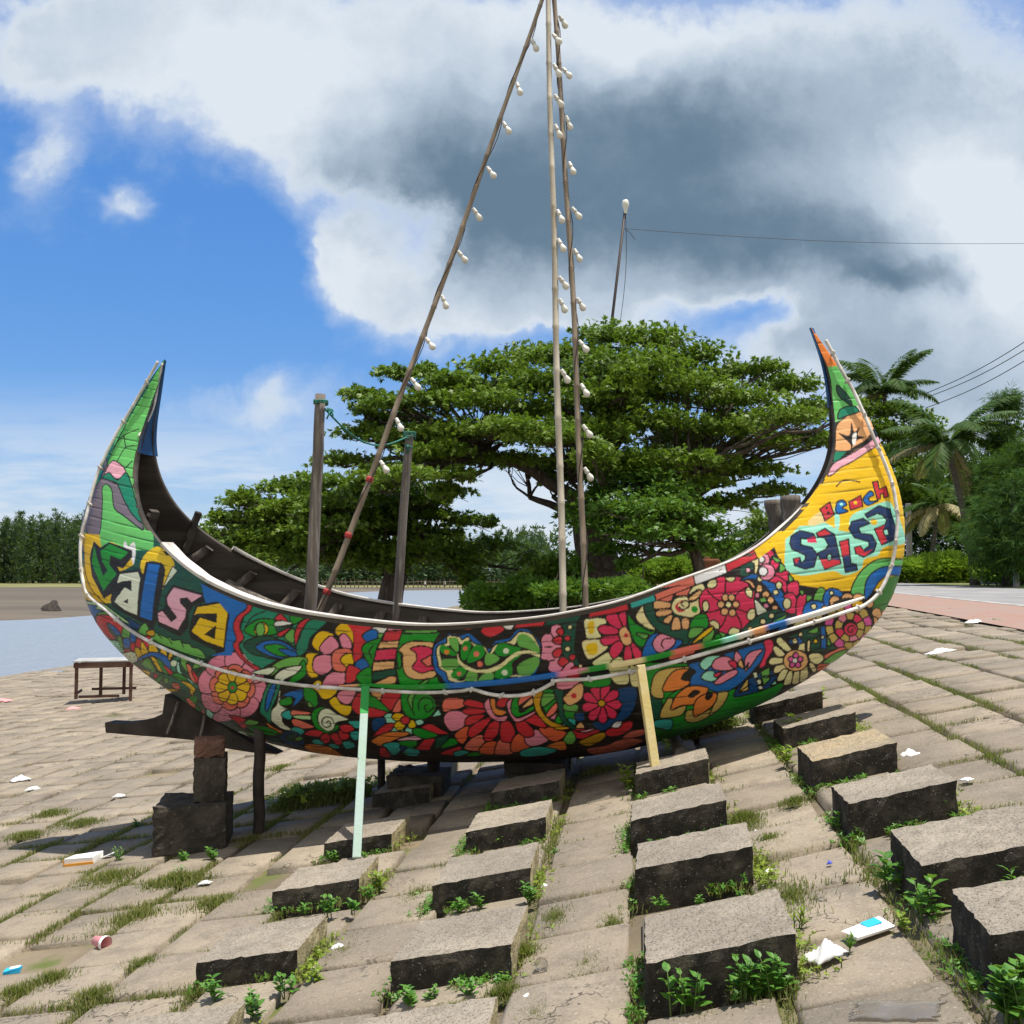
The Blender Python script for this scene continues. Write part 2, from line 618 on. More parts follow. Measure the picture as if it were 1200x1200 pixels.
# river and far bank
m = bpy.data.materials.new('river_water')
m.use_nodes = True
T = NT(m.node_tree)
bs = T.n['Principled BSDF']
bs.inputs['Base Color'].default_value = (0.25, 0.275, 0.30, 1)
bs.inputs['Roughness'].default_value = 0.3
bs.inputs['Specular IOR Level'].default_value = 0.5
tcn = T.add('ShaderNodeTexCoord')
b = T.add('ShaderNodeBump')
b.inputs['Strength'].default_value = 1.0
b.inputs['Distance'].default_value = 0.32
T.l.new(T.noise(T.vmath('MULTIPLY', tcn.outputs['Object'], (1, 0.55, 1)), 1.3, 8, 0.66), b.inputs['Height'])
T.l.new(b.outputs[0], bs.inputs['Normal'])
mb = MB()
WZ = -1.13
mb.add([(-900, 8, WZ), (30, 8, WZ), (160, 900, WZ), (-900, 900, WZ)], [(0, 1, 2, 3)])
tag(mb.build('river', m), kind='structure')
M_sand = mat('wet_sand', (0.13, 0.105, 0.072), 0.85, (0.092, 0.075, 0.053), 0.05, 8, 0.3, 3, stretch=(0.4, 2.5, 1), col3=(0.08, 0.068, 0.052), scale3=0.3)
M_sgrass = mat('bank_grass', (0.20, 0.18, 0.075), 0.95, (0.14, 0.15, 0.055), 0.1, 8)
pts = crspline([(-400, 50), (-120, 54), (-60, 55), (-34, 57), (-27, 66), (-30, 100), (-22, 150), (-8, 172), (40, 182), (140, 190), (200, 420), (-600, 420)], 8, True)
c0 = pts.mean(0)
mb = MB()
nn = len(pts)
for sc, z in ((1.0, WZ - 0.05), (0.985, WZ + 0.05), (0.9, WZ + 0.22)):
    mb.v += [(*(c0 + (p - c0) * sc), z) for p in pts]
for L in (0, nn):
    for i in range(nn):
        j = (i + 1) % nn
        mb.f.append((L + i, L + j, L + nn + j, L + nn + i))
        mb.m.append(0)
mb.f.append(tuple(2 * nn + i for i in range(nn)))
mb.m.append(0)
tag(mb.build('sand_bank', M_sand), kind='structure')
mb = MB()
mb.add([(-500, 185, -0.88), (160, 185, -0.88), (200, 400, -0.86), (-500, 400, -0.86)], [(0, 1, 2, 3)])
tag(mb.build('far_bank_grass', M_sgrass), kind='structure')

# ------------------------------------------------------------------ the moon boat
HK="-2606,3278 -2716,3135 -2820,2987 -2917,2835 -3008,2679 -3089,2518 -3160,2351 -3220,2181 -3263,2005 -3281,1826 -3271,1646 -3229,1470 -3155,1306 -3051,1159 -2924,1030 -2784,917 -2634,815 -2480,721 -2323,631 -2165,545 -2002,466 -1835,398 -1662,345 -1485,308 -1307,280 -1127,263 -947,251 -766,244 -586,238 -405,238 -224,242 -44,249 137,258 317,269 497,284 676,306 854,337 1031,375 1205,423 1377,480 1547,541 1715,607 1879,682 2040,765 2196,856 2347,954 2491,1064 2623,1187 2734,1329 2817,1489 2867,1663 2888,1842 2883,2022 2851,2200 2797,2372 2729,2540 2655,2705 2574,2866 2485,3023 2390,3177 2293,3329"
HG="-2606,3278,0 -2631,3151,15 -2656,3024,31 -2685,2897,51 -2715,2771,78 -2737,2643,112 -2742,2514,153 -2727,2385,201 -2691,2261,255 -2635,2144,314 -2560,2038,377 -2470,1945,442 -2371,1861,508 -2266,1785,575 -2157,1716,641 -2044,1652,705 -1928,1593,764 -1810,1540,817 -1688,1495,863 -1565,1454,903 -1441,1416,937 -1315,1386,966 -1187,1362,991 -1059,1341,1011 -931,1324,1026 -802,1309,1036 -673,1295,1043 -544,1284,1047 -414,1274,1049 -285,1268,1050 -155,1268,1050 -25,1273,1050 104,1282,1048 233,1293,1044 362,1305,1039 491,1319,1030 620,1338,1015 747,1362,994 874,1388,967 1000,1419,937 1124,1458,905 1245,1504,870 1367,1550,829 1489,1593,783 1611,1638,731 1731,1687,671 1844,1750,604 1949,1826,533 2048,1910,461 2141,2000,393 2227,2097,330 2303,2202,272 2365,2316,220 2406,2439,173 2423,2567,131 2422,2697,94 2413,2826,64 2398,2955,40 2372,3082,23 2335,3206,10 2293,3329,0"
WALE=[(-0.827, -0.892, 0.863), (-0.636, -0.907, 0.874), (-0.347, -0.914, 0.869), (-0.008, -0.917, 0.887), (0.324, -0.918, 0.92), (0.595, -0.907, 0.961), (0.862, -0.873, 1.005), (1.126, -0.819, 1.052), (1.391, -0.755, 1.115), (1.659, -0.675, 1.178), (1.93, -0.58, 1.256), (2.209, -0.456, 1.329), (2.439, -0.342, 1.399), (2.569, -0.268, 1.442)]
ROPE=[(-2.634, -0.0, 3.259), (-2.718, -0.012, 3.097), (-2.821, -0.028, 2.909), (-2.96, -0.052, 2.653), (-3.052, -0.084, 2.423), (-3.086, -0.125, 2.24), (-3.104, -0.169, 2.039), (-3.132, -0.185, 1.888), (-3.117, -0.213, 1.711), (-3.071, -0.245, 1.548), (-3.007, -0.274, 1.439), (-2.778, -0.391, 1.323), (-2.574, -0.477, 1.21), (-2.332, -0.57, 1.114), (-2.012, -0.678, 1.018), (-1.716, -0.761, 0.948), (-1.442, -0.819, 0.901), (-1.122, -0.863, 0.866), (-0.818, -0.885, 0.852), (-0.524, -0.895, 0.842), (-0.238, -0.896, 0.837), (-0.012, -0.899, 0.852), (0.062, -0.905, 0.865), (0.18, -0.882, 0.833), (0.315, -0.867, 0.823), (0.453, -0.867, 0.847), (0.565, -0.886, 0.905), (0.604, -0.89, 0.928), (0.806, -0.859, 0.939), (0.965, -0.829, 0.965), (1.162, -0.791, 1.002), (1.391, -0.739, 1.06), (1.659, -0.662, 1.134), (1.93, -0.569, 1.207), (2.209, -0.446, 1.285), (2.439, -0.332, 1.354), (2.558, -0.269, 1.397), (2.648, -0.223, 1.476), (2.715, -0.192, 1.6), (2.748, -0.173, 1.697), (2.769, -0.158, 1.811), (2.788, -0.133, 1.956), (2.782, -0.118, 2.072), (2.765, -0.102, 2.201), (2.716, -0.088, 2.366), (2.661, -0.069, 2.522), (2.606, -0.047, 2.685), (2.544, -0.029, 2.851), (2.469, -0.018, 3.005), (2.416, -0.004, 3.13), (2.372, -0.001, 3.223)]

BTH = R(10)
BOAT_O = (-0.16, 7.5)
boat = empty('moon_boat', (BOAT_O[0], BOAT_O[1], 0), (0, 0, -BTH))
tag(boat, 'crescent wooden boat painted with flowers, propped up on the block paving', 'boat')
BA = np.array([math.cos(BTH), -math.sin(BTH)])
BN = np.array([math.sin(BTH), math.cos(BTH)])


def bw(u, v, z):
    """boat coordinates to world"""
    return Vector((BOAT_O[0] + u * BA[0] + v * BN[0], BOAT_O[1] + u * BA[1] + v * BN[1], z))


def bpx(px, py, v):
    """point of the boat's long section at offset v, seen in direction (px, py)"""
    d = np.array(at(px, py, 1.0) - Vector((0, 0, EYE)))
    o = np.array(BOAT_O)
    t = (v + o @ BN) / (d[:2] @ BN)
    return (float(t * (d[:2] @ BA) - o @ BA), v, float(EYE + t * d[2]))


def parse(s):
    return np.array([[int(c) for c in w.split(',')] for w in s.split()], float) / 1000


HKc, HGc = parse(HK), parse(HG)
PMX = R(76)


def along(c, s):
    """smooth interpolation of a control curve at parameters s in 0..1"""
    n = len(c) - 1
    x = np.clip(np.asarray(s, float) * n, 0, n - 1e-6)
    i = x.astype(int)
    t = (x - i)[:, None]
    g = lambda k_: c[np.clip(k_, 0, n)]
    a, b, c_, d = g(i - 1), g(i), g(i + 1), g(i + 2)
    return 0.5 * ((2 * b) + (c_ - a) * t + (2 * a - 5 * b + 4 * c_ - d) * t ** 2 + (3 * b - a - 3 * c_ + d) * t ** 3)


def skin(s, w, side=-1, inset=0.0):
    """hull surface: s along (0 left tip, 1 right tip), w 0 keel .. 1 gunwale; arrays broadcast"""
    K = along(HKc, s)
    G = along(HGc, s)
    ph = w * PMX
    f = (1 - np.cos(ph)) / (1 - math.cos(PMX))
    g = np.sin(ph) / math.sin(PMX)
    u = K[:, None, 0] + (G[:, None, 0] - K[:, None, 0]) * f
    z = K[:, None, 1] + (G[:, None, 1] - K[:, None, 1]) * f
    b = np.maximum(G[:, 2], 0.004)[:, None]
    v = side * b * g + 0 * u
    P = np.stack([u, v, z], -1)
    if inset:
        du = np.gradient(P, axis=0)
        dw = np.gradient(P, axis=1)
        n = np.cross(du, dw)
        n /= np.maximum(np.linalg.norm(n, axis=-1, keepdims=True), 1e-9)
        n *= -side
        lim = np.minimum(inset, b[..., None] * 0.45) if inset > 0 else inset
        P = P + n * lim
    return P


# which way does skin()'s normal point: positive inset must go inwards
_t = skin(np.array([0.45, 0.5, 0.55]), np.linspace(0, 1, 9)[None], -1, 0.05)[1, 6]
_r = skin(np.array([0.45, 0.5, 0.55]), np.linspace(0, 1, 9)[None], -1, 0.0)[1, 6]
IN = 1.0 if _t[1] > _r[1] else -1.0


def hull_skin(s, w, side, inset):
    if inset == 0:
        return skin(s, w, side)
    P0_ = skin(s, w, side)
    du = np.gradient(P0_, axis=0)
    dw = np.gradient(P0_, axis=1)
    n = np.cross(du, dw)
    n /= np.maximum(np.linalg.norm(n, axis=-1, keepdims=True), 1e-9)
    n *= -side * IN
    b = np.maximum(along(HGc, s)[:, 2], 0.004)[:, None, None]
    amt = np.minimum(inset, b * 0.5) if inset > 0 else inset
    return P0_ + n * amt


# --- the painting, in the boat's own side elevation (u, z) ------------------------------
PAL = {'K': '14110f', 'D': '0d4a38', 'D2': '117a5c', 'G': '128a22', 'L': '62a548', 'L2': '60b45c', 'M': 'a4cc92', 'V': 'd3dfc0',
       'V2': 'e0c98a', 'T': '2fa59c', 'T2': '0c6e60', 'B': '0d61ac', 'B2': '0d3f70', 'Y': 'f0b408', 'Y2': 'bd8d14', 'P': 'e0839a', 'P3': 'e4a5b4',
       'R': 'c22a35', 'C': 'd22c55', 'C2': 'd2569a', 'S': 'e0705c', 'O': 'e07f35', 'O2': 'd9603a', 'E': 'f0a870', 'W': 'e6d49a', 'W2': 'bfa557',
       'X': 'e2e0d8', 'N': '122f5c', 'U': '641416', 'A': '6f6570', 'I': '93dcc2', 'G3': '3d7f38'}
PALN = {k_: np.array(lin(v_), np.float32) for k_, v_ in PAL.items()}
MURAL = """
g L2 -2592,3319 -2786,3105 -3106,2535 -3318,1980 -3340,1780 -2362,1766 -2395,1891 -2591,2056 -2701,2257 -2746,2462 -2745,2668 -2687,2943 -2574,3284
g T2 -2646,3304 -2890,2938 -3106,2535 -3243,2215 -3194,2250 -3059,2341 -2975,2682 -2756,3016 -2618,3269
l K -2636,3261 -2775,3009 -2871,2832 -3047,2426
l K -3029,2529 -2921,2661 -2766,2721
l K -2929,2436 -2866,2570 -2755,2582
l K -2832,2397 -2766,2463
l K -2855,2570 -2902,2677
p A -3065,2506 -3059,2341 -3121,2243 -3127,1924 -2962,1895 -2986,2135 -3020,2254 -2979,2286 -2908,2232 -2848,2096 -2707,2018 -2508,1917 -2565,2006 -2681,2075 -2813,2245 -2943,2318 -2995,2406
g A -3269,2047 -3167,2333 -3091,2275 -3136,2108 -3127,1924 -3290,1863
p P3 -3030,2374 -2974,2473 -2864,2433 -2802,2362 -2878,2323 -2979,2362
p D2 -3046,2340 -2983,2379 -2875,2315 -2805,2371 -2726,2275 -2652,2156 -2581,2055 -2535,1973 -2650,2041 -2769,2160 -2866,2281 -2967,2319
g Y -3184,1910 -2957,1892 -2911,1783 -2819,1835 -2593,1768 -2548,1758 -2543,1664 -2628,1628 -2702,1613 -2769,1424 -2772,1382 -3208,1361 -3274,1580 -3122,1667
g B -3301,1813 -3182,1898 -3123,1722 -3145,1667 -3293,1668
g T2 -3298,1724 -3265,1779 -3143,1776 -3114,1581 -3222,1481 -3269,1503
l K -3151,1897 -3123,1722 -3100,1613 -3036,1505 -2944,1432 -2775,1340
f X -2675,1801 -2669,1838 -2629,1800 -2604,1816 -2570,1826 -2541,1757 -2543,1664 -2583,1716
g D -2313,1481 -2178,1542 -2104,1612 -2094,1632 -2204,1693 -1801,1515 -1810,1447 -1899,1436 -1923,1319 -1938,1132 -2177,1173 -2287,1210 -2309,1330
q K -3013,1845 -2928,1794 -2834,1834 -2579,1768 -2568,1716 -2652,1638 -2715,1649 -2686,1613 -2696,1477 -2856,1412 -3007,1581 -3046,1721
q G -2606,1758 -2831,1825 -2925,1768 -2894,1687 -2828,1623 -2867,1586 -2950,1720 -3001,1823 -3020,1677 -2861,1463 -2707,1597 -2802,1665 -2798,1729 -2684,1696
f Y -2461,1612 -2469,1695 -2404,1766 -2311,1791 -2173,1713 -2132,1652 -2164,1592 -2193,1552 -2222,1492 -2258,1512 -2218,1622 -2270,1673 -2402,1684 -2421,1592
q K -2694,1613 -2478,1633 -2419,1582 -2414,1287 -2476,1260 -2763,1356 -2778,1408
q V -2684,1600 -2490,1615 -2458,1566 -2478,1294 -2611,1328 -2741,1391 -2621,1504 -2549,1479 -2555,1545 -2654,1538 -2715,1519
q K -2632,1393 -2577,1420 -2580,1381
q K -2419,1686 -2263,1675 -2212,1627 -2228,1482 -2283,1270 -2318,1199 -2491,1265
q B -2397,1676 -2270,1663 -2325,1259 -2458,1286
q V -2146,1652 -2091,1617 -2202,1512 -2223,1502
q K -2127,1522 -1791,1455 -1815,1408 -1923,1378 -1962,1328 -1973,1230 -2055,1157 -2270,1231 -2293,1321 -2194,1363 -2196,1442
q P3 -2118,1508 -1835,1450 -1943,1397 -1983,1430 -2051,1424 -2043,1395 -1986,1352 -1997,1293 -2076,1202 -2261,1256 -2272,1321 -2222,1342 -2134,1265 -2084,1296 -2173,1383 -2182,1433
g B -1853,1524 -1495,1403 -1531,1327 -1577,1230 -1598,1036 -1663,1044 -1554,1326 -1697,1410 -1808,1389 -1835,1447
q K -1938,1299 -1904,1383 -1684,1415 -1549,1326 -1628,1074 -1663,1044 -1962,1151 -1976,1200
q Y -1890,1373 -1690,1402 -1620,1335 -1674,1094 -1835,1135 -1954,1200 -1866,1303 -1725,1270 -1720,1326 -1892,1320 -1926,1307
q K -1836,1183 -1725,1251 -1746,1153
p B2 -2653,1249 -2567,1273 -2436,1215 -2470,1193 -2593,1209
p L -2487,1182 -2401,1247 -2362,1202 -2290,1179 -2263,1170 -2181,1148 -2165,1158 -2139,1134 -2056,1138 -2046,1118 -1980,1115 -1956,1091 -1894,1084 -1849,1036 -1879,1015 -2193,1081 -2385,1145
p Y2 -2394,1186 -2318,1199 -2315,1158 -2377,1155
l K -2290,1179 -2239,1140
l K -2181,1148 -2145,1104
l K -2057,1132 -2038,1088
p B -3176,1372 -2953,1357 -2884,1327 -3019,1262 -3123,1296
p M -3179,1388 -2894,1380 -2759,1330 -2587,1251 -2620,1240 -2847,1317 -2980,1335 -2953,1357 -3147,1367
p L -3014,1268 -2927,1309 -2779,1308 -2668,1259 -2636,1208 -2655,1196 -2687,1238 -2782,1287 -2945,1287
p R -3020,1245 -2945,1287 -2782,1287 -2687,1238 -2655,1196 -2697,1142 -2733,1193 -2796,1223 -2853,1231 -2839,1167 -2785,1115 -2887,1109 -3051,1161
p B -2843,1226 -2796,1223 -2726,1188 -2697,1142 -2769,1149
p S -3095,1240 -3027,1147 -2962,1069 -2919,1071 -3028,1156
p L -2686,1153 -2644,1207 -2593,1209 -2580,1179 -2603,1120 -2653,1122
p B -2679,1116 -2599,1125 -2617,1055 -2691,1044
p B -2568,1179 -2515,1160 -2541,1096 -2592,1093
p R -2529,1107 -2486,1151 -2456,1111 -2501,1045 -2569,1030
p R -2454,1121 -2399,1155 -2350,1141 -2387,1072 -2451,1069
p R -2726,1036 -2616,1038 -2611,1000 -2847,974
p R -2592,1093 -2545,1091 -2569,1030 -2615,1044
p I -2964,1076 -2773,1100 -2721,1031 -2777,1004
p L -2750,1128 -2701,1136 -2704,1054 -2746,1052
p Y -2567,1041 -2528,1065 -2482,1014 -2581,952
p Y -2498,1035 -2459,1111 -2417,1055 -2416,1023 -2477,1004
p Y -2405,1029 -2375,1104 -2345,1121 -2305,1066 -2307,1037
p Y -2280,1031 -2248,1089 -2211,1060 -2226,1002
p Y -2214,998 -2169,1062 -2131,1054 -2200,983
p B -2759,901 -2454,1016 -2353,1037 -2248,1027 -2194,968 -2190,883 -2246,912 -2282,973 -2363,1005 -2448,990
p L -2546,933 -2434,990 -2399,923 -2401,867 -2473,871
p Y -2398,998 -2349,990 -2305,908 -2350,893
p G -2336,986 -2288,973 -2247,890 -2296,870
p R -2277,947 -2185,889 -2235,864
p V -2857,974 -2597,1028 -2590,952 -2776,922
p R -3058,1188 -2915,1050 -2764,935 -2587,901 -2688,878 -2814,950 -2939,1039
p D2 -2190,978 -2076,1036 -2102,983 -2156,949 -2157,907 -2202,904
f V -2129,966 -2144,950 -2170,942 -2192,947 -2197,962 -2182,979 -2156,987 -2133,981
p I -2106,993 -2110,910 -2068,871 -1989,823 -2054,834 -2149,907
p L -2080,1015 -2036,1028 -2013,957 -2022,884 -2084,953
p S -2039,966 -2000,958 -1989,897 -1981,824 -2026,852
p R -2003,917 -1972,908 -1931,827 -1981,824
p L -1972,959 -1916,1023 -1883,964 -1921,947 -1992,933
p D2 -1912,932 -1798,1038 -1883,964 -1958,909
f D2 -2558,932 -2421,888 -2223,859 -2068,839 -1890,788 -1973,792 -2194,773 -2363,825
p Y -2689,906 -2731,879 -2472,883 -2598,801 -2565,837
q R -2431,875 -2379,869 -2447,804 -2472,825
p G -2398,844 -2349,866 -2336,839 -2542,762 -2564,779
p L -2329,840 -2280,844 -2295,809 -2351,797
p Y -2570,811 -2531,752 -2193,762 -2409,715 -2481,750
p S -2264,806 -2208,817 -2169,798 -2204,759 -2259,767
p G -2225,870 -2161,896 -2094,879 -2052,824 -2143,833
p Y -2143,833 -2056,829 -2013,779 -2063,730 -1978,636 -2033,682 -2086,739 -2078,784
p T -2400,716 -2421,700 -2316,672 -2280,640 -2342,660
p G -2437,699 -2370,656 -2268,647 -2314,686
p S -2191,686 -2087,693 -2122,602 -2202,601
p G -2126,712 -2027,711 -2202,565 -2091,602
p S -2009,632 -2123,527 -2029,550 -2126,571
p I -1948,767 -1896,793 -1957,706 -1957,614 -1917,558 -2015,507 -2096,531 -2118,523 -1987,635
p D2 -1900,782 -1873,735 -1921,619 -1908,560 -1930,629 -1941,708
p L -1876,713 -1775,667 -1842,621 -1898,633
p B -1868,619 -1784,650 -1819,589 -1895,568
p D -1786,644 -1763,601 -1774,541 -1842,568
p P -1596,796 -1531,733 -1465,716 -1399,768 -1371,832 -1387,891 -1459,890 -1571,848
p P -1656,763 -1689,658 -1684,595 -1599,604 -1515,650 -1464,717 -1500,764 -1596,797
p P -1715,769 -1836,683 -1909,607 -2071,497 -1787,555 -1682,596 -1645,669 -1655,763
p P -1738,810 -1866,797 -1959,759 -1999,683 -1984,625 -1907,606 -1804,666 -1714,768
p P -1712,862 -1785,923 -1858,940 -1933,887 -1971,820 -1961,757 -1870,762 -1737,809
p P -1655,893 -1640,990 -1665,1045 -1744,1040 -1816,1001 -1861,938 -1815,893 -1712,861
p P -1596,887 -1505,962 -1473,1022 -1520,1064 -1592,1072 -1667,1044 -1680,981 -1655,893
p P -1573,847 -1458,857 -1387,889 -1376,954 -1410,1003 -1474,1023 -1535,978 -1597,888
p S -1605,800 -1564,761 -1524,750 -1484,783 -1465,823 -1474,860 -1519,859 -1591,832
p S -1652,770 -1671,707 -1664,670 -1611,675 -1564,702 -1532,743 -1554,771 -1614,791
p S -1700,771 -1769,720 -1805,677 -1781,649 -1730,645 -1674,667 -1654,711 -1664,767
p S -1724,801 -1800,794 -1856,771 -1871,727 -1857,693 -1812,681 -1761,714 -1709,775
p S -1706,844 -1750,882 -1794,892 -1840,859 -1863,817 -1854,780 -1801,782 -1723,811
p S -1661,872 -1650,932 -1665,966 -1714,962 -1760,938 -1788,899 -1760,871 -1699,852
p S -1614,871 -1555,917 -1534,955 -1564,981 -1608,986 -1654,968 -1664,929 -1649,875
p S -1590,841 -1518,848 -1474,867 -1467,907 -1487,938 -1527,951 -1567,923 -1605,867
p Y -1622,812 -1578,791 -1540,789 -1512,815 -1503,844 -1521,867 -1559,861 -1615,835
p Y -1647,792 -1645,745 -1631,719 -1592,725 -1561,748 -1546,780 -1573,799 -1623,810
p Y -1678,789 -1723,743 -1742,707 -1719,689 -1682,692 -1643,714 -1636,749 -1650,791
p Y -1697,805 -1759,788 -1800,764 -1808,731 -1790,712 -1752,710 -1715,740 -1681,790
p Y -1689,831 -1736,851 -1776,853 -1808,827 -1818,797 -1802,773 -1758,780 -1696,808
p Y -1664,851 -1669,896 -1687,921 -1725,916 -1756,894 -1768,863 -1741,844 -1688,833
p Y -1633,854 -1595,897 -1583,930 -1608,947 -1642,946 -1675,926 -1678,893 -1661,852
p Y -1616,837 -1558,854 -1524,876 -1520,906 -1539,925 -1573,927 -1603,900 -1630,853
p G -1614,824 -1634,794 -1668,780 -1694,790 -1696,819 -1677,849 -1645,863 -1619,852
f R -1641,818 -1649,809 -1660,804 -1671,807 -1673,816 -1665,826 -1654,830 -1644,827
p R -1777,600 -1640,589 -1640,531 -1716,491 -1736,538
p L -1668,546 -1604,581 -1522,564 -1610,528
p G -1658,523 -1521,530 -1443,495 -1435,459 -1613,466
p L -1922,445 -1692,469 -1526,429 -1436,413 -1555,412 -1731,434
p R -1950,502 -1873,423 -1539,414 -1667,368 -1828,418
p V -1901,427 -1736,469 -1746,406 -1788,407
g B -1879,1534 -1749,1505 -1449,1418 -1472,1366 -1555,1307 -1582,1240 -1563,1173 -1594,1114 -1614,1046 -1798,1038 -1670,1073 -1607,1325 -1697,1400
g D2 -1438,1409 -1175,1332 -1039,1316 -1105,1128 -1061,1053 -1265,1028 -1386,966 -1490,1021 -1540,1116 -1494,1170 -1518,1232 -1485,1318
p R -1460,1418 -1421,1404 -1438,1352 -1497,1308 -1529,1241 -1500,1170 -1546,1116 -1501,1020 -1391,966 -1442,959 -1545,1033 -1594,1114 -1564,1164 -1582,1240 -1555,1307 -1472,1366
l K -1496,1223 -1428,1310 -1327,1349
p G -1496,1223 -1407,1286 -1328,1302 -1247,1289 -1240,1228 -1248,1200 -1358,1186 -1436,1186
p Y -1413,1225 -1386,1268 -1330,1274 -1302,1237 -1324,1198 -1391,1183
p L -1330,1229 -1343,1195 -1369,1181 -1393,1194 -1401,1228 -1389,1262 -1363,1276 -1339,1263
p D -1510,1127 -1438,1167 -1325,1189 -1187,1154 -1097,1109 -1065,1063 -1222,1033 -1352,1043 -1459,1070
p B -1415,1110 -1327,1156 -1208,1154 -1108,1099 -1065,1063 -1221,1037 -1338,1063
p G -1348,1112 -1286,1133 -1210,1130 -1160,1098 -1156,1054 -1261,1060
p B -1235,1101 -1150,1098 -1076,1064 -1156,1054
p R -1246,1294 -1229,1327 -1197,1332 -1150,1284
p X -1248,1283 -1177,1290 -1110,1268 -1243,1250
p D -1244,1245 -1113,1264 -1214,1218
p R -1236,1205 -1132,1249 -1205,1185
p L -1186,1187 -1116,1240 -1096,1175 -1133,1144
p G -1133,1328 -1029,1321 -1040,1302 -1115,1268
p R -1078,1269 -1019,1307 -983,1303 -1044,1241 -1078,1194 -1105,1123 -1112,1189 -1098,1231
p D2 -1044,1241 -984,1301 -868,1295 -932,1234 -997,1177 -1024,1101 -1092,1057 -1105,1123 -1069,1185
p Y -988,1140 -954,1206 -902,1230 -829,1208 -846,1180 -920,1132 -944,1092
p Y -820,1236 -770,1282 -711,1276 -690,1201 -703,1131 -735,1200 -795,1197
p Y -1045,1035 -1027,1081 -941,1080 -979,1055 -996,998 -966,929 -1020,915 -1048,958
p Y -1032,856 -971,902 -918,855 -845,837 -903,778 -966,769 -996,818
p Y -928,745 -870,789 -840,738 -770,720 -811,651 -859,660
p P -936,1117 -875,1184 -834,1194 -795,1134 -845,1085 -906,1074
p P -792,1190 -750,1214 -708,1163 -717,1110 -772,1119
p P -996,1017 -957,1065 -853,1067 -861,982 -935,935 -993,957
p P -918,921 -861,958 -774,955 -778,898 -825,865 -949,862
p P -862,785 -821,833 -718,836 -767,750 -820,736
g R -706,1283 -509,1276 -522,1221 -628,1220 -592,1184 -663,1136 -704,1061 -687,1201
p S -860,1039 -839,1096 -782,1116 -717,1107 -711,1023 -770,963 -849,971
p Y -797,1039 -757,1079 -706,1075 -708,1014 -757,992
p R -708,1070 -692,1145 -611,1183 -598,1146 -662,1043 -695,1019
p L -1376,922 -1268,1009 -1156,1051 -1039,1049 -1059,991 -1208,980 -1280,939 -1316,918
p G -1064,1034 -1048,996 -1070,918 -1234,844 -1154,925
p V -1298,909 -1209,972 -1077,995 -1131,936 -1236,881 -1282,771 -1288,709 -1241,680 -1280,665 -1323,578 -1276,523 -1338,518 -1413,581 -1385,662 -1316,728 -1274,852
p V -1457,942 -1281,981 -1325,927 -1427,923
p D2 -1479,654 -1396,807 -1324,880 -1252,878 -1322,749 -1379,672 -1432,560 -1458,614
p B -1429,679 -1379,787 -1318,865 -1294,851 -1359,737 -1417,658
p B -1267,780 -1174,821 -1085,829 -1124,758 -1217,695 -1174,766
p G -1288,748 -1205,775 -1206,723 -1290,707
p G -1086,849 -1006,822 -1016,721 -1074,706 -1101,769
p L -1080,749 -1048,715 -1084,706
p T -1316,631 -1280,667 -1234,673 -1229,628 -1269,601
p S -1218,679 -1125,675 -1075,656 -1224,636
p M -1214,639 -1089,645 -1101,610 -1209,616
p S -1252,592 -1209,613 -1087,558 -1173,535 -1236,542
p T -1278,530 -1232,551 -1177,520 -1231,479 -1270,494
p G -1086,635 -1035,699 -948,715 -1007,680 -1038,615 -1010,540 -913,583 -913,550 -1001,510 -1076,535
p V -1038,637 -994,691 -941,703 -888,664 -812,625 -907,599 -952,542 -1006,526 -1044,571
l K -929,593 -943,635 -990,633 -1022,589 -1005,557 -962,575 -962,608 -985,596
p R -1194,493 -1109,535 -1038,516 -1091,475
p R -1093,452 -1046,504 -1003,504 -1016,446 -1076,416
p R -998,493 -936,512 -928,439 -980,415
p R -920,533 -859,525 -860,478 -926,461
p R -896,576 -808,584 -806,538 -881,521
p T -1168,434 -1110,456 -1074,418 -1135,392
p T -1049,411 -997,425 -971,386 -1034,378
p T -929,436 -864,457 -844,406 -926,379
p T -841,523 -773,536 -770,483 -832,460
p T -822,614 -719,613 -728,575 -787,559
p O -1262,380 -1192,409 -1068,393 -1018,339 -1038,262 -1204,284 -1261,325
p P -838,407 -790,409 -824,365
p O -1470,604 -1447,558 -1354,496 -1407,477 -1458,533
p B2 -1419,454 -1346,499 -1253,506 -1213,446 -1291,370 -1396,387
p D -1378,445 -1308,487 -1259,491 -1247,431 -1332,410
p L -1294,444 -1249,470 -1221,452 -1273,426
p G -1650,524 -1479,536 -1375,470 -1472,486 -1562,502
p D -1555,412 -1430,440 -1526,315 -1522,324
g R -731,1278 -548,1271 -554,1244 -628,1206 -613,1155 -694,1117 -687,1210
p X -556,1257 -456,1265 -484,1220 -545,1224
p B -631,1204 -559,1245 -520,1221 -536,1164 -594,1154
q L -525,1217 -482,1219 -505,1183 -528,1178
p G -643,1118 -603,1158 -503,1187 -539,1120 -581,1007 -600,993 -630,1072
l K -579,1054 -593,1100 -561,1138
p B -702,1014 -637,1055 -603,997 -672,964
p R -777,927 -745,1006 -679,988 -666,958 -709,904 -772,880
p G -703,928 -598,999 -596,893 -629,851
q B -792,883 -703,885 -619,858 -776,859
g G -388,1232 -119,1226 -159,1171 -171,1125 -134,921 -101,879 -404,868 -419,982 -401,1122
q P -452,1265 -349,1261 -362,1238 -466,1234
q R -474,1233 -358,1239 -385,1173 -502,1165
q E -516,1162 -385,1174 -398,1127 -535,1118
q C -545,1110 -403,1125 -419,1052 -566,1038
q E -571,1031 -425,1042 -435,991 -589,967
q D -590,960 -420,993 -431,944 -598,900
q E -590,886 -472,940 -422,935 -437,890 -611,858
g L2 -339,1278 -107,1284 -132,1225 -351,1221
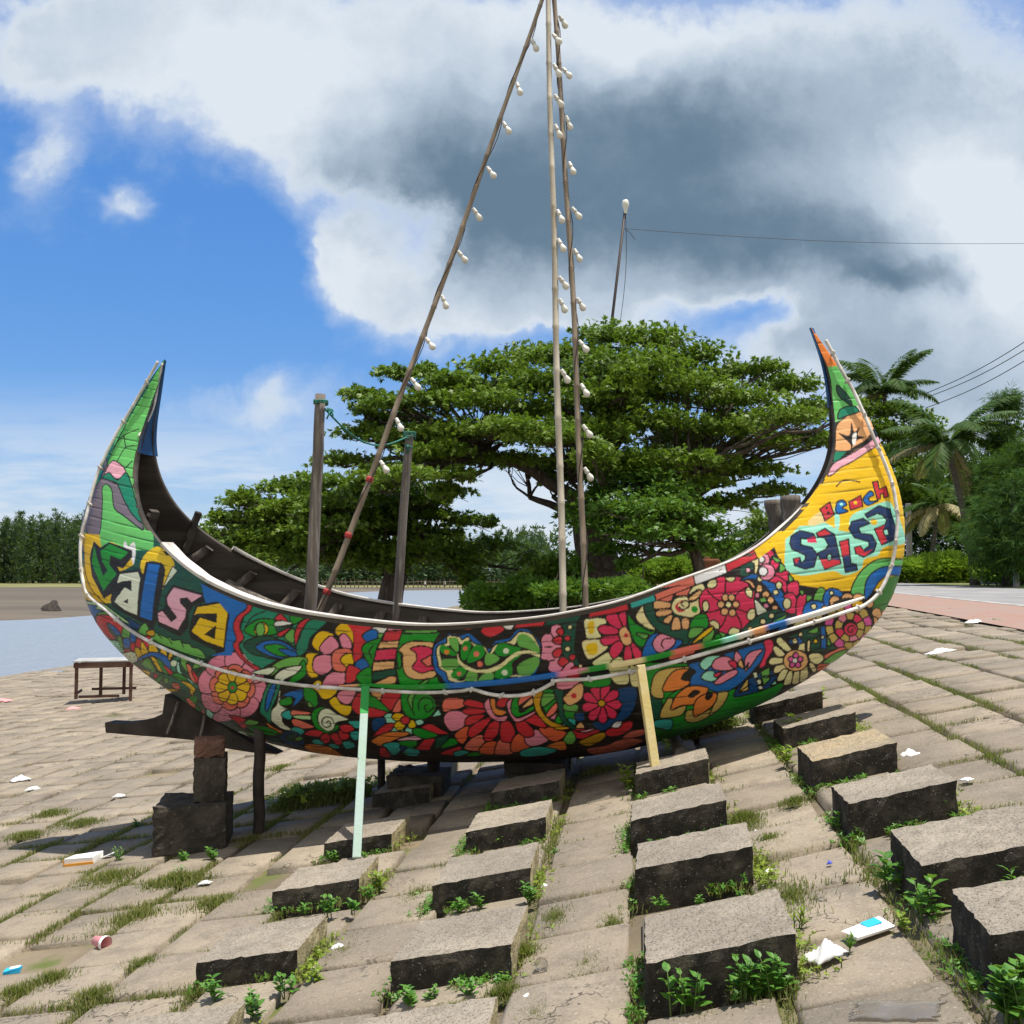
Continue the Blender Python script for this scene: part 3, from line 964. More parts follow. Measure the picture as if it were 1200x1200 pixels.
q L -346,1241 -127,1248 -137,1224 -354,1218
p E -394,1113 -327,1164 -223,1170 -151,1143 -158,958 -227,927 -293,921 -357,943 -377,1011 -371,1085
p C -317,1123 -244,1140 -171,1116 -163,996 -203,979 -260,964 -315,998 -280,1050 -285,1096
q S -254,1045 -181,1085 -183,1012 -218,1009
p G -410,1085 -384,1090 -385,1011 -408,990
p K -178,1097 -160,1162 -110,1226 -17,1253 74,1241 127,1219 196,1156 244,1220 335,1247 461,1301 555,1221 546,1022 487,929 321,890 44,857 -121,874 -166,968
p B -174,1088 -151,1153 -93,1190 -64,1222 9,1213 73,1225 125,1183 194,1129 233,1179 324,1198 371,1247 442,1252 501,1194 527,1131 512,1049 471,962 407,936 290,941 196,907 103,892 -27,885 -100,893 -132,940 -169,986
p W -150,1098 -133,1144 -77,1162 -69,1208 8,1201 25,1182 63,1202 97,1164 168,1139 193,1102 232,1152 323,1177 360,1211 397,1238 467,1221 512,1140 513,1113 496,1040 444,952 389,942 308,944 233,915 121,895 50,919 -16,899 -83,920 -97,969 -140,1003 -144,1052
f K -126,1107 -115,1139 -59,1145 -56,1194 -6,1190 14,1154 71,1182 96,1146 158,1129 192,1088 240,1129 304,1166 357,1157 378,1203 414,1221 474,1185 507,1122 489,1040 436,966 327,956 234,926 123,915 52,933 -5,914 -49,941 -53,988 -115,1015 -121,1052
f L -61,1185 -10,1195 1,1136 -14,1104 -50,1145
f G -125,1130 -95,1149 -15,1090 -63,1083 -108,1096
f G 23,1154 52,1177 80,1155 52,1072 21,1052 10,1090
f G 94,1137 123,1153 165,1129 148,1074 61,1034 52,1063
f L 167,1083 201,1099 256,1066 206,1027 163,1026
f L -120,1038 -93,1059 -18,1058 -3,1016 -44,991 -109,990
f G -57,969 4,1009 42,999 19,952 -22,926 -60,939
f L 22,922 57,982 103,971 99,925 50,912
f L 103,904 137,955 204,975 199,924
f G 228,1118 269,1168 331,1148 394,1130 336,1092 255,1082
f L 371,1192 396,1222 442,1214 501,1149 504,1102 438,1129 384,1147
f G 217,945 240,1001 296,1029 372,1085 380,1076 333,1039 328,965 271,936
f L 363,1012 423,1058 496,1077 502,1031 453,966 381,956
f W -12,1095 7,1044 59,1008 112,990 185,998 260,1031 317,1077 373,1110 445,1118 519,1093 518,1071 443,1097 381,1088 325,1055 268,1009 193,975 110,972 39,992 -8,1035
f S 55,1128 50,1117 39,1113 29,1117 26,1127 31,1137 41,1142 51,1138
f S 129,1093 123,1081 109,1075 97,1080 93,1093 99,1106 112,1112 124,1106
f S 146,1028 140,1015 126,1009 114,1014 110,1027 116,1040 129,1046 141,1041
f O -64,1103 -70,1092 -82,1087 -93,1091 -97,1103 -91,1115 -79,1120 -68,1115
f S 3,963 -2,952 -13,948 -22,952 -26,962 -20,973 -10,977 0,973
f V 318,1114 312,1101 299,1095 286,1101 282,1113 288,1126 301,1132 313,1126
f V 301,974 294,960 280,954 267,960 262,973 269,987 283,993 296,988
p G -426,790 -399,844 -269,885 -230,828 -194,785 -193,726 -247,662 -329,638 -408,675
l K -346,672 -355,752 -303,841
l K -310,708 -301,763 -252,803 -209,775 -212,725 -260,699 -267,739 -246,749
p L -366,801 -277,895 -209,920 -328,802 -353,712 -367,742
p E -611,834 -513,838 -543,785 -594,773
p R -557,774 -481,876 -411,879 -417,800 -500,701
p S -494,696 -424,791 -435,698
p R -766,740 -714,814 -666,815 -627,794 -689,742 -661,733 -527,691 -579,652 -700,648 -761,687
p G -691,740 -627,814 -507,695 -597,713
p I -562,653 -524,684 -485,668 -483,615 -543,601
p I -546,557 -505,595 -444,553 -507,515 -552,518
p I -440,550 -407,593 -368,565 -405,524
p I -351,630 -308,644 -293,616 -338,597
p Y -508,654 -474,685 -416,674 -447,635 -487,629
p Y -427,594 -445,567 -475,556 -500,566 -505,592 -488,617 -458,628 -431,619
p Y -406,605 -366,642 -350,598 -372,574 -403,573
p R -384,634 -399,612 -424,602 -446,610 -451,632 -436,654 -411,664 -389,656
q I -241,657 -177,724 -162,676
p B2 -646,631 -559,647 -573,589 -660,539
p R -686,496 -575,593 -500,606 -547,546
p O -700,472 -560,539 -427,544 -425,520 -528,480 -641,423 -688,433
p P3 -525,480 -377,518 -323,495 -431,471
p R -325,576 -257,614 -189,573 -145,539 -256,534
p G -391,551 -342,580 -218,526 -316,493 -377,519
q R -420,399 -327,491 -233,506 -319,396
q D -246,501 -149,535 -143,482 -276,404
p G -516,462 -389,478 -406,424 -505,408
p T -638,434 -565,459 -507,448 -540,370 -608,342 -619,403
p B2 -517,429 -461,413 -515,343
p T -520,355 -461,415 -389,390 -436,337
p G -234,418 -137,508 -101,460
p R -670,403 -628,405 -631,321 -708,317
p R -260,369 -152,423 -81,436 -157,357
p T -156,385 -90,406 -48,387 -110,352 -161,349
p G -62,374 23,396 31,362 -62,348
p S -149,754 -112,799 -8,796 -6,739 -136,700
p P -156,653 -117,704 -40,711 22,680 -33,593 -116,559 -147,591
p O2 -111,526 -44,586 3,598 -18,520 -73,459
p S -72,423 6,511 90,535 63,427 5,399
p O2 26,412 94,479 168,481 120,375 34,373
p S 123,368 179,497 230,493 259,444 241,377
p R -7,757 27,791 119,771 128,732 57,734
p R -24,707 28,737 126,722 118,697 21,683
p R -21,615 10,671 122,689 90,648 7,605
p R -18,540 27,609 152,674 158,651 84,564 6,512
p R 80,509 142,622 212,644 186,546 124,486
p R 194,511 216,623 266,645 298,601 290,500 227,477
g U -1176,269 -800,260 -349,241 172,261 374,274 391,235 -1127,192
p O2 258,478 316,550 358,515 382,444 251,390
p P 354,513 442,584 515,505 389,443
p O2 458,580 518,606 634,562 586,503 529,491
p R 313,632 352,667 417,593 418,538 366,519 319,568
p R 376,653 447,698 512,615 498,591 437,612
p P 127,760 166,801 176,713 205,673 271,684 247,641 174,649 136,710
p O 170,792 204,792 206,733 268,714 234,681 181,701
p R 206,761 240,809 292,805 273,752 232,736
p P 276,772 323,805 305,715 335,665 451,718 428,684 320,636 278,712
p G 297,713 317,796 361,806 354,706 447,758 443,724 334,672
p S 351,753 369,816 453,826 412,793
p E 389,764 440,807 443,766 369,733
p G 499,854 606,854 598,757 723,757 700,604 620,615 520,697
p L 495,774 506,836 598,837 584,804 507,745
p S 518,695 603,789 587,717 536,675
q P 533,665 596,715 572,654
p G 573,654 601,689 625,646 584,623
q T 608,612 662,669 708,658 699,613
p D 585,868 642,859 634,757 643,667 704,593 663,592 607,667 599,767
p L 643,769 726,759 713,715 640,725
p Y2 448,813 472,851 514,852 492,776 503,707 551,646 658,593 579,581 504,634 457,715
p E 699,602 731,637 757,603 725,581
p B2 701,697 755,707 760,656 714,646
p B2 961,852 1090,879 1094,772 1040,670 936,609 860,567 802,629 895,654 989,714
p C 888,760 935,735 973,727 998,745 1001,768 982,791 943,792 890,778
p C 879,754 898,700 921,665 950,661 966,678 965,711 937,740 892,767
p C 868,755 851,697 847,652 866,628 887,630 906,658 903,702 885,757
p C 861,764 816,730 788,696 787,663 804,649 833,658 856,696 874,753
p C 861,776 809,781 770,773 751,747 755,724 780,711 818,725 865,758
p C 868,785 833,826 800,847 772,840 762,819 772,790 808,775 860,769
p C 879,788 877,846 866,885 841,898 821,889 812,859 829,822 863,780
p C 888,782 921,830 936,869 925,898 905,903 881,886 872,845 873,788
p C 892,771 944,787 979,808 988,838 977,857 948,860 917,833 883,787
p Y2 900,771 892,754 875,747 858,754 852,771 860,788 878,795 894,787
p R 665,548 699,590 798,584 853,569 791,524 716,507
p P3 686,575 724,573 828,594 759,558
p Y2 700,478 754,517 859,560 887,547 861,498 762,445
p R 885,566 982,623 1058,642 1054,583 975,530 901,526
p X 924,598 957,639 999,633 971,591
p S 988,504 1032,555 1129,574 1120,521
p L 601,491 660,574 691,516 654,461
p O 484,452 604,494 610,417 534,420
p T 304,406 427,446 552,420 464,366 307,351
p S 738,415 873,450 971,496 1064,503 1105,459 839,333
p D 654,1294 742,1303 728,1131 751,1041 766,990 722,1011 671,1059 640,1150 660,1221
p P 521,1185 546,1223 580,1230 590,1272 636,1281 663,1248 650,1168 637,1068 653,1004 596,974 556,995 563,1050 516,1066 525,1131
l K 543,1140 587,1141
l K 565,1050 601,1059
l K 582,1230 598,1203
p R 619,1237 644,1263 667,1239 651,1211
p R 591,1184 625,1210 653,1205 647,1161 610,1161
p R 588,1103 622,1133 650,1124 639,1084 602,1075
p R 620,1039 646,1079 690,1052 652,1016
p W 719,1266 714,1255 703,1250 692,1255 688,1266 693,1277 704,1282 714,1277
p R 705,1194 698,1180 685,1175 671,1181 666,1195 672,1209 686,1214 699,1208
p W 702,1127 697,1114 684,1109 672,1114 667,1127 673,1140 685,1145 698,1140
p R 733,1075 726,1060 710,1053 696,1060 690,1075 697,1091 712,1097 727,1091
p W 771,1018 767,1007 756,1003 747,1007 743,1018 748,1028 758,1032 767,1028
p P 635,984 697,1047 732,1013 756,948 733,890 642,862 598,890
p R 673,947 704,1006 741,1015 756,958 718,937
p E 642,814 734,903 770,894 756,806 679,755 644,785
f R 724,823 718,810 705,804 693,810 689,823 695,837 707,842 720,837
p R 144,1239 202,1293 265,1293 297,1247 207,1199
g R -107,1280 157,1282 74,1250 -108,1253
q X 259,1291 380,1310 344,1249 308,1249
q R 351,1254 390,1310 576,1337 539,1273
q D 539,1273 576,1333 803,1381 749,1300
g R 824,1363 890,1416 1063,1425 1054,1380 906,1341 837,1332
p W 787,1300 819,1325 916,1320 924,1283 878,1246 894,1201 807,1192 794,1239
f Y 814,1292 849,1301 847,1230 817,1230
p W 770,1161 807,1187 913,1187 938,1140 856,1075 801,1066
f Y 797,1149 859,1167 865,1104 813,1095
p W 831,1038 873,1078 946,1114 962,1067 914,1001 870,1002
p W 930,1001 960,1060 1004,1078 1057,1029 1053,906 963,907
p W 1059,1011 1090,1020 1141,945 1139,888 1068,889
p C 872,1255 905,1281 974,1267 1010,1238 973,1219 904,1219
p C 884,1183 912,1209 1010,1213 1009,1183 919,1147
p C 938,1111 972,1168 1026,1177 1020,1121 969,1065
p C 1024,1065 1041,1150 1073,1141 1080,1048 1047,1037
p C 1070,1155 1085,1168 1138,1102 1127,1036 1098,1046
p C 921,1326 958,1356 1001,1338 1028,1265 1000,1254 948,1281
p C 1000,1343 1045,1364 1050,1265 1026,1272
p E 1002,1245 1044,1267 1071,1220 1078,1166 1041,1146 1010,1183
f R 1059,1213 1055,1203 1045,1199 1035,1203 1032,1213 1036,1223 1045,1227 1055,1223
p G 784,943 922,966 932,891 785,882
p G 1056,1347 1079,1329 1105,1282 1191,1255 1185,1163 1154,1132 1092,1173 1059,1265
g Y 2407,2345 2748,2551 2944,2048 2962,1684 2903,1525 2710,1483 2382,1486 2127,1528 1938,1721 1663,1611 1638,1746 1803,1817 2061,1989 2192,2063 2329,2225
g K 1756,1738 1913,1795 1977,1776 2011,1694 2073,1593 2155,1510 2229,1455 2343,1500 2449,1471 2567,1452 2599,1376 2323,1333 2115,1262 1749,1195
g D 1154,1398 1229,1477 1343,1486 1517,1315 1588,1242 1767,1194 1722,1158 1498,1116 1144,1074 1146,1147 1235,1228
p W 1104,1325 1150,1400 1164,1344 1226,1250 1165,1262
p D 1157,1396 1211,1453 1236,1317 1323,1272 1433,1244 1420,1152 1322,1180 1226,1253 1175,1325
p G 1056,1347 1105,1291 1191,1237 1231,1246 1146,1134 1077,1209
p L 1106,1227 1184,1217 1157,1189
g R 968,1420 1055,1438 1054,1398 967,1376
q T 1122,1429 1229,1477 1213,1427 1141,1409
p B 1140,1070 1173,1183 1235,1229 1348,1192 1392,1167 1320,1098 1232,1066
p P 1206,1163 1252,1220 1322,1202 1350,1172 1312,1126 1241,1099
l K 1322,1191 1278,1187 1260,1155 1273,1132
p S 1223,1440 1238,1482 1330,1499 1338,1449 1307,1422 1229,1431
p E 1213,1396 1229,1430 1318,1417 1317,1386 1228,1378
p E 1226,1351 1254,1377 1326,1372 1317,1342 1245,1329
p E 1273,1306 1324,1345 1334,1326 1306,1283
p E 1321,1252 1341,1323 1374,1318 1382,1253 1349,1243
p E 1388,1314 1429,1318 1439,1262 1411,1247 1389,1261
q S 1347,1459 1361,1548 1471,1562 1426,1457
p W 1429,1463 1466,1523 1524,1535 1541,1463 1519,1454 1497,1499
p E 1428,1439 1501,1496 1512,1468 1465,1430
p W 1323,1395 1351,1443 1413,1461 1441,1423 1465,1425 1503,1441 1506,1358 1455,1323 1385,1332 1340,1351
f R 1349,1397 1386,1428 1413,1432 1368,1406 1377,1379 1412,1365 1368,1359
l K 1373,1388 1394,1374 1430,1388 1434,1419 1408,1428 1386,1410 1403,1392
f G 1490,1374 1483,1359 1469,1353 1455,1359 1449,1374 1455,1389 1469,1395 1484,1388
q X 1449,1544 1476,1562 1645,1638 1592,1620
p C 1688,1368 1714,1287 1753,1246 1808,1264 1843,1309 1848,1367 1800,1395 1716,1403
p C 1658,1375 1613,1304 1605,1249 1653,1217 1710,1217 1758,1248 1750,1304 1703,1375
p C 1646,1403 1563,1395 1515,1366 1521,1309 1556,1265 1610,1246 1648,1287 1674,1368
p C 1660,1430 1601,1490 1550,1510 1509,1470 1497,1415 1516,1361 1571,1357 1650,1386
p C 1689,1436 1700,1520 1684,1573 1627,1580 1576,1555 1547,1506 1577,1460 1649,1416
p C 1713,1417 1785,1461 1817,1507 1787,1557 1736,1581 1678,1573 1661,1520 1672,1436
p C 1712,1386 1791,1357 1847,1361 1867,1416 1855,1472 1813,1512 1761,1491 1702,1430
p W 1546,1530 1564,1555 1604,1561 1608,1525 1581,1505 1550,1512
p W 1662,1570 1680,1577 1725,1575 1711,1548 1680,1548
p W 1787,1493 1810,1513 1834,1484 1827,1444 1796,1462
p W 1794,1331 1817,1371 1850,1367 1844,1312 1812,1303
p W 1677,1228 1704,1257 1749,1245 1740,1213 1690,1209
p W 1559,1288 1588,1306 1622,1278 1619,1246 1588,1256
p W 1520,1418 1545,1427 1560,1396 1549,1364 1522,1365
p E 1683,1447 1676,1431 1660,1425 1645,1431 1638,1447 1645,1463 1661,1470 1677,1463
p E 1724,1447 1717,1431 1701,1424 1685,1431 1678,1447 1685,1463 1701,1470 1717,1463
p E 1750,1403 1743,1387 1727,1381 1711,1388 1705,1404 1712,1420 1728,1426 1744,1420
p E 1729,1351 1722,1334 1704,1327 1687,1334 1680,1352 1687,1369 1705,1376 1722,1369
p E 1680,1357 1672,1340 1655,1333 1638,1340 1631,1358 1638,1375 1656,1382 1673,1375
p E 1656,1404 1649,1388 1633,1382 1617,1388 1611,1404 1618,1420 1634,1427 1649,1420
p W 1701,1402 1695,1387 1681,1381 1666,1388 1660,1402 1666,1417 1681,1423 1695,1417
p B 1756,1555 1825,1597 1906,1576 1979,1531 2047,1447 2046,1351 1995,1400 1932,1500 1869,1555 1806,1564
p W 1899,1565 1893,1553 1880,1547 1868,1553 1863,1566 1868,1578 1881,1584 1894,1578
p W 2001,1479 1995,1466 1982,1461 1969,1466 1964,1479 1970,1492 1983,1497 1996,1492
p E 1768,1555 1824,1554 1852,1509 1831,1509 1813,1537
p E 1899,1502 1892,1484 1877,1476 1863,1484 1857,1502 1863,1520 1878,1528 1893,1520
q P 1848,1475 1879,1481 1879,1441 1848,1446
p E 1943,1465 1935,1450 1918,1444 1900,1450 1893,1466 1901,1481 1918,1488 1936,1481
p E 1972,1429 1965,1412 1949,1404 1934,1412 1927,1429 1934,1447 1950,1454 1966,1447
p E 1997,1379 1991,1366 1976,1361 1962,1366 1956,1379 1962,1392 1977,1397 1991,1392
q L 1875,1439 1915,1454 1924,1418 1886,1414
p P 1938,1393 1933,1380 1920,1375 1907,1380 1902,1393 1907,1406 1920,1411 1933,1406
p V 1843,1439 1867,1422 1935,1347 1867,1328
p D 1771,1247 1858,1323 1967,1367 2045,1348 2045,1289 1912,1245 1848,1200 1762,1193
p W 1830,1247 1825,1236 1815,1231 1804,1236 1800,1247 1804,1258 1815,1262 1825,1257
p W 1918,1293 1912,1279 1898,1274 1885,1280 1879,1293 1885,1307 1898,1312 1912,1307
p W 1972,1329 1966,1316 1953,1311 1940,1316 1935,1329 1940,1342 1953,1347 1966,1342
p W 2009,1340 2005,1331 1997,1328 1988,1332 1984,1341 1988,1349 1997,1353 2005,1349
p L 1926,1254 1976,1303 2045,1321 2045,1289 1985,1263
l K 1930,1256 2041,1305
p G 1435,1251 1464,1326 1537,1344 1554,1270 1517,1250
p L 1426,1197 1446,1255 1527,1254 1472,1196
p L 1532,1223 1588,1244 1580,1168 1516,1159
p L 1585,1168 1605,1226 1661,1216 1651,1178 1722,1167
p Y 1443,1151 1516,1227 1581,1267 1571,1233 1498,1178
p G 1634,1196 1627,1181 1612,1175 1597,1181 1591,1197 1597,1212 1612,1219 1628,1212
p E 1842,1200 1866,1254 1923,1240 1942,1208
q W 1720,1193 1767,1215 1785,1185 1841,1218 1832,1192 1749,1165
p G 1498,1107 1722,1167 1858,1193 1587,1105
p S 1305,1080 1356,1110 1449,1124 1466,1096 1320,1052
g G 1143,1038 1426,1024 1406,921 1279,797 1406,882 1715,843 1865,846 2061,875 1978,735 1783,651 1533,569 1307,559 1209,623 1137,830
p D 1137,830 1251,788 1238,676 1183,646
p W2 1188,827 1212,955 1292,1000 1430,1007 1407,985 1318,959 1271,854 1262,796
p O 1260,855 1300,944 1354,990 1427,989 1380,929 1435,909 1406,871 1316,844
p K 1380,931 1407,978 1461,977 1433,911
p B 1424,1020 1533,1052 1767,1122 1917,1159 1927,1089 1842,975 1742,870 1632,824 1541,857 1442,879 1441,939 1470,975
p I 1495,1021 1542,1071 1631,1079 1654,1067 1586,1029 1532,983
p I 1503,936 1541,977 1588,971 1606,916 1550,906
p P 1571,1010 1605,1060 1677,1068 1724,1018 1695,979 1604,981
p P 1715,1073 1731,1105 1769,1046 1761,996 1722,1017
p P 1779,1034 1813,1093 1899,1113 1859,1060 1805,986
p P 1585,895 1650,955 1724,982 1734,951 1677,912 1623,884
p C 1679,1036 1722,1039 1733,997 1704,998
p C 1585,953 1642,970 1604,933
p E 1738,1016 1758,1048 1779,986
p E 1785,977 1806,1028 1797,976
p W2 1236,663 1287,789 1325,788 1314,715 1406,745 1384,678 1329,659
p W2 1400,632 1412,702 1460,700 1469,653 1562,706 1551,645 1457,604
p W2 1558,656 1605,788 1614,828 1680,826 1643,729
p O 1310,713 1342,808 1424,874 1543,866 1534,818 1459,749 1376,742
f K 1418,808 1460,852 1500,833 1450,797
p O 1465,651 1457,741 1495,803 1588,830 1607,796 1578,733
f K 1527,795 1550,839 1582,813 1550,773
p B2 1724,789 1770,893 1843,930 1935,985 1996,921 1984,857
q W2 1742,819 1806,931 1811,836
l K 1744,821 1826,878
q L 1887,963 1946,994 1949,901 1911,862
q I 1907,930 1986,933 1918,917
q I 1958,859 1987,903 2003,866
q V 1831,957 1861,966 1873,921 1848,916
q V 1860,907 1890,913 1899,875 1873,869
q V 1872,861 1902,866 1910,838 1880,832
p T 1189,633 1312,642 1300,559 1198,588
p C 1876,993 1913,1099 1902,1164 1954,1175 1970,1116 1924,1040 1916,1001
l K 2412,2182 2472,2227 2572,2214
l K 2866,2224 2889,2048
l K 2718,1897 2818,2044
g L2 2387,3098 2489,3067 2571,2899 2654,2777 2709,2686 2559,2696 2432,2634 2418,2942
g X 2562,2750 2654,2762 2708,2656 2675,2617 2620,2706
p D 2460,2903 2536,2819 2548,2755 2464,2831
p D2 2407,2330 2415,2420 2507,2439 2452,2373
p E 2422,2473 2437,2603 2484,2657 2544,2699 2620,2711 2687,2657 2697,2592 2636,2511 2559,2464 2513,2433 2424,2432
p D2 2452,2661 2473,2729 2562,2754 2597,2713 2499,2677
f K 2524,2482 2449,2557 2520,2542 2541,2635 2558,2566 2598,2605 2582,2544 2625,2530 2561,2498 2528,2441
f X 2545,2543 2573,2559 2560,2482 2541,2479
p P3 2359,2255 2400,2338 2512,2403 2603,2458 2748,2559 2754,2507 2630,2420 2523,2351 2449,2313 2403,2271
g O 2279,3348 2335,3270 2405,3161 2474,3045 2400,3035 2346,3176
p L2 2483,1471 2529,1583 2619,1668 2721,1701 2917,1684 2906,1641 2741,1638 2648,1609 2587,1544 2577,1456
p B 2575,1456 2597,1566 2679,1632 2762,1647 2915,1642 2895,1586 2751,1586 2678,1543 2628,1468 2588,1428
g G3 2604,1395 2679,1470 2740,1578 2905,1587 2855,1457 2797,1322 2688,1335
f S 2698,1249 2712,1339 2806,1342 2749,1260
p C 1894,1767 1980,1735 1946,1691 1901,1711
p C 1953,1684 2015,1677 1971,1606
p C 1979,1600 2066,1613 2069,1554 2016,1561
p C 1927,1555 1989,1585 2055,1538 2044,1470 2006,1527
p C 2060,1527 2127,1549 2132,1463 2070,1463
p C 2031,1454 2089,1476 2123,1419 2106,1341 2041,1360 2080,1410
p C 2124,1444 2184,1461 2153,1331 2115,1334
p W 2026,1524 2019,1507 2004,1500 1989,1507 1983,1524 1990,1541 2005,1548 2020,1541
p P 1949,1689 1935,1657 1904,1644 1873,1657 1861,1688 1874,1720 1906,1733 1937,1720
p P 1980,1609 1963,1571 1924,1556 1887,1571 1872,1609 1888,1647 1927,1663 1965,1647
p X 1917,1689 1910,1674 1895,1667 1880,1673 1875,1688 1881,1703 1896,1710 1911,1704
p X 1933,1613 1923,1592 1902,1583 1881,1592 1873,1613 1882,1634 1904,1642 1924,1634
p D 1752,1593 1772,1665 1836,1693 1844,1638 1806,1584
p W 1799,1674 1837,1702 1877,1693 1866,1611 1848,1602 1845,1665
p P3 1824,1620 1819,1608 1807,1603 1795,1608 1790,1620 1795,1632 1808,1637 1820,1632
p W 2082,1405 2074,1380 2055,1369 2036,1380 2028,1406 2036,1431 2056,1442 2075,1431
p L 1961,1712 2020,1686 1992,1670
p L 2017,1666 2051,1629 2007,1606
p L 2068,1595 2100,1563 2072,1545
p L 2136,1494 2168,1482 2154,1455
p L 2186,1457 2224,1448 2186,1415
p L 2229,1432 2267,1507 2310,1489 2287,1406
p B 2297,1397 2295,1454 2334,1502 2401,1492 2434,1451 2362,1442 2323,1387
p W 2366,1472 2361,1462 2351,1458 2340,1462 2336,1472 2340,1483 2351,1487 2361,1482
p B 2155,1336 2181,1409 2247,1424 2297,1408 2287,1357 2209,1330
p W 2249,1385 2243,1372 2230,1367 2217,1373 2211,1386 2217,1399 2230,1404 2243,1398
p D 1995,1347 2069,1337 1995,1264 1894,1211 1939,1265
p L 1912,1252 1976,1301 2059,1337 1985,1265
p B 1986,1228 2069,1328 2060,1254 2023,1227
p E 1835,1193 1857,1248 1885,1257 1926,1219 1858,1193
p E 2408,1421 2397,1397 2371,1388 2345,1398 2335,1421 2346,1445 2372,1454 2397,1444
p E 2500,1441 2488,1420 2459,1412 2430,1421 2418,1442 2430,1463 2459,1471 2488,1462
p E 2570,1440 2559,1421 2533,1413 2506,1422 2495,1441 2506,1461 2532,1468 2559,1460
p E 2644,1399 2636,1378 2615,1369 2593,1379 2583,1400 2592,1421 2613,1429 2634,1420
p E 2712,1333 2717,1306 2676,1300 2647,1312 2634,1337 2643,1361 2668,1370 2695,1359
p E 2698,1269 2690,1245 2673,1234 2643,1247 2629,1274 2634,1298 2655,1308 2680,1296
p E 2332,1356 2324,1333 2304,1324 2284,1334 2276,1357 2284,1380 2304,1390 2324,1380
p K 2668,1250 2618,1117 2497,1061 2347,1131 2290,1264 2340,1391 2464,1443 2591,1388
q W2 2579,1251 2645,1248 2656,1208 2639,1175 2574,1205 2579,1228
q C2 2574,1205 2639,1175 2624,1142 2595,1120 2547,1169 2563,1185
q W2 2547,1169 2595,1120 2568,1096 2532,1089 2502,1151 2526,1157
q W2 2502,1151 2532,1089 2491,1083 2445,1098 2450,1153 2476,1149
q C2 2450,1153 2445,1098 2404,1108 2372,1134 2405,1176 2426,1162
q W2 2405,1176 2372,1134 2341,1157 2323,1191 2372,1213 2387,1193
q W2 2372,1213 2323,1191 2306,1223 2305,1259 2360,1258 2364,1235
q C2 2360,1258 2305,1259 2304,1294 2320,1325 2370,1302 2363,1280
q W2 2370,1302 2320,1325 2335,1357 2364,1378 2398,1336 2382,1321
q W2 2398,1336 2364,1378 2392,1400 2428,1407 2440,1355 2418,1348
q C2 2440,1355 2428,1407 2464,1415 2499,1406 2488,1354 2464,1357
q W2 2488,1354 2499,1406 2536,1399 2566,1375 2532,1334 2511,1346
q W2 2532,1334 2566,1375 2598,1353 2616,1320 2564,1297 2550,1317
q C2 2564,1297 2616,1320 2638,1286 2645,1248 2579,1251 2574,1275
q W2 2531,1233 2589,1219 2584,1183 2558,1159 2514,1204 2526,1217
q P 2514,1204 2558,1159 2526,1141 2484,1142 2480,1195 2498,1196
q W2 2480,1195 2484,1142 2444,1149 2412,1172 2445,1209 2461,1199
q C 2445,1209 2412,1172 2385,1199 2375,1234 2427,1240 2433,1223
q W2 2427,1240 2375,1234 2372,1269 2388,1300 2433,1273 2427,1257
q P 2433,1273 2388,1300 2409,1327 2442,1341 2460,1293 2444,1285
q W2 2460,1293 2442,1341 2478,1348 2514,1337 2495,1291 2478,1295
q C 2495,1291 2514,1337 2548,1320 2570,1290 2523,1267 2511,1281
q W2 2523,1267 2570,1290 2589,1256 2589,1219 2531,1233 2531,1250
p C 2536,1229 2525,1196 2490,1183 2454,1198 2437,1232 2450,1264 2483,1277 2519,1262
l K 2520,1234 2498,1254 2468,1245 2470,1216 2496,1211 2499,1230
p Y 2488,1382 2508,1424 2568,1409 2548,1377
p W 2092,1258 2134,1308 2171,1331 2186,1278
p E 2184,1284 2200,1342 2239,1336 2244,1286
p W 2241,1293 2256,1341 2287,1326 2278,1274
g D 2069,1189 2163,1234 2296,1259 2383,1102 2235,1084 2204,1129
q B 2275,1250 2307,1261 2326,1103 2285,1105
q L 2314,1221 2356,1123 2331,1120
q D 2211,1138 2273,1203 2282,1107 2215,1090
p L 2189,1219 2257,1252 2251,1211
p B 2068,1168 2135,1189 2157,1147 2089,1140
p W 2159,1206 2155,1195 2145,1191 2134,1196 2129,1206 2134,1217 2144,1221 2155,1216
p W 2126,1161 2121,1148 2108,1143 2095,1149 2089,1162 2094,1175 2107,1180 2121,1175
p Y 2261,1158 2257,1147 2246,1143 2235,1148 2231,1159 2235,1169 2245,1173 2256,1169
p V 2305,1183 2302,1175 2294,1171 2285,1175 2281,1184 2284,1192 2293,1196 2301,1192
p S 2307,1036 2325,1067 2436,1111 2462,1087 2360,1040
p L 2302,992 2377,1064 2486,1086 2377,981
p O2 2273,951 2283,998 2383,982 2321,941
p W 1984,1161 2004,1192 2042,1163 2087,1102 2043,1098
p W 1962,1114 1987,1132 2046,1076 1998,1061
p W 1936,1030 1961,1057 2038,1049 2034,1019 1962,1005
p W 1971,970 1990,1003 2058,1005 2051,969 1983,945
p W 1998,909 2030,971 2070,965 2055,907 2016,887
p W 2045,863 2069,949 2100,958 2103,871 2068,855
p W 2105,868 2113,952 2149,950 2157,864 2130,853
p W 2162,873 2156,965 2200,983 2219,902 2195,865
p W 2210,999 2230,1017 2269,965 2265,935 2239,944
p W 2205,1071 2275,1076 2313,1035 2273,995 2220,1019
q W 2126,1101 2136,1142 2176,1151 2178,1089
q W 2189,1089 2188,1165 2209,1169 2212,1088
p E 2203,1026 2182,973 2122,954 2060,980 2033,1033 2056,1084 2114,1103 2175,1080
p C2 2135,1066 2130,1052 2116,1047 2103,1053 2096,1067 2101,1080 2114,1086 2128,1080
p C2 2168,1038 2163,1024 2150,1019 2136,1025 2129,1040 2134,1053 2147,1058 2161,1052
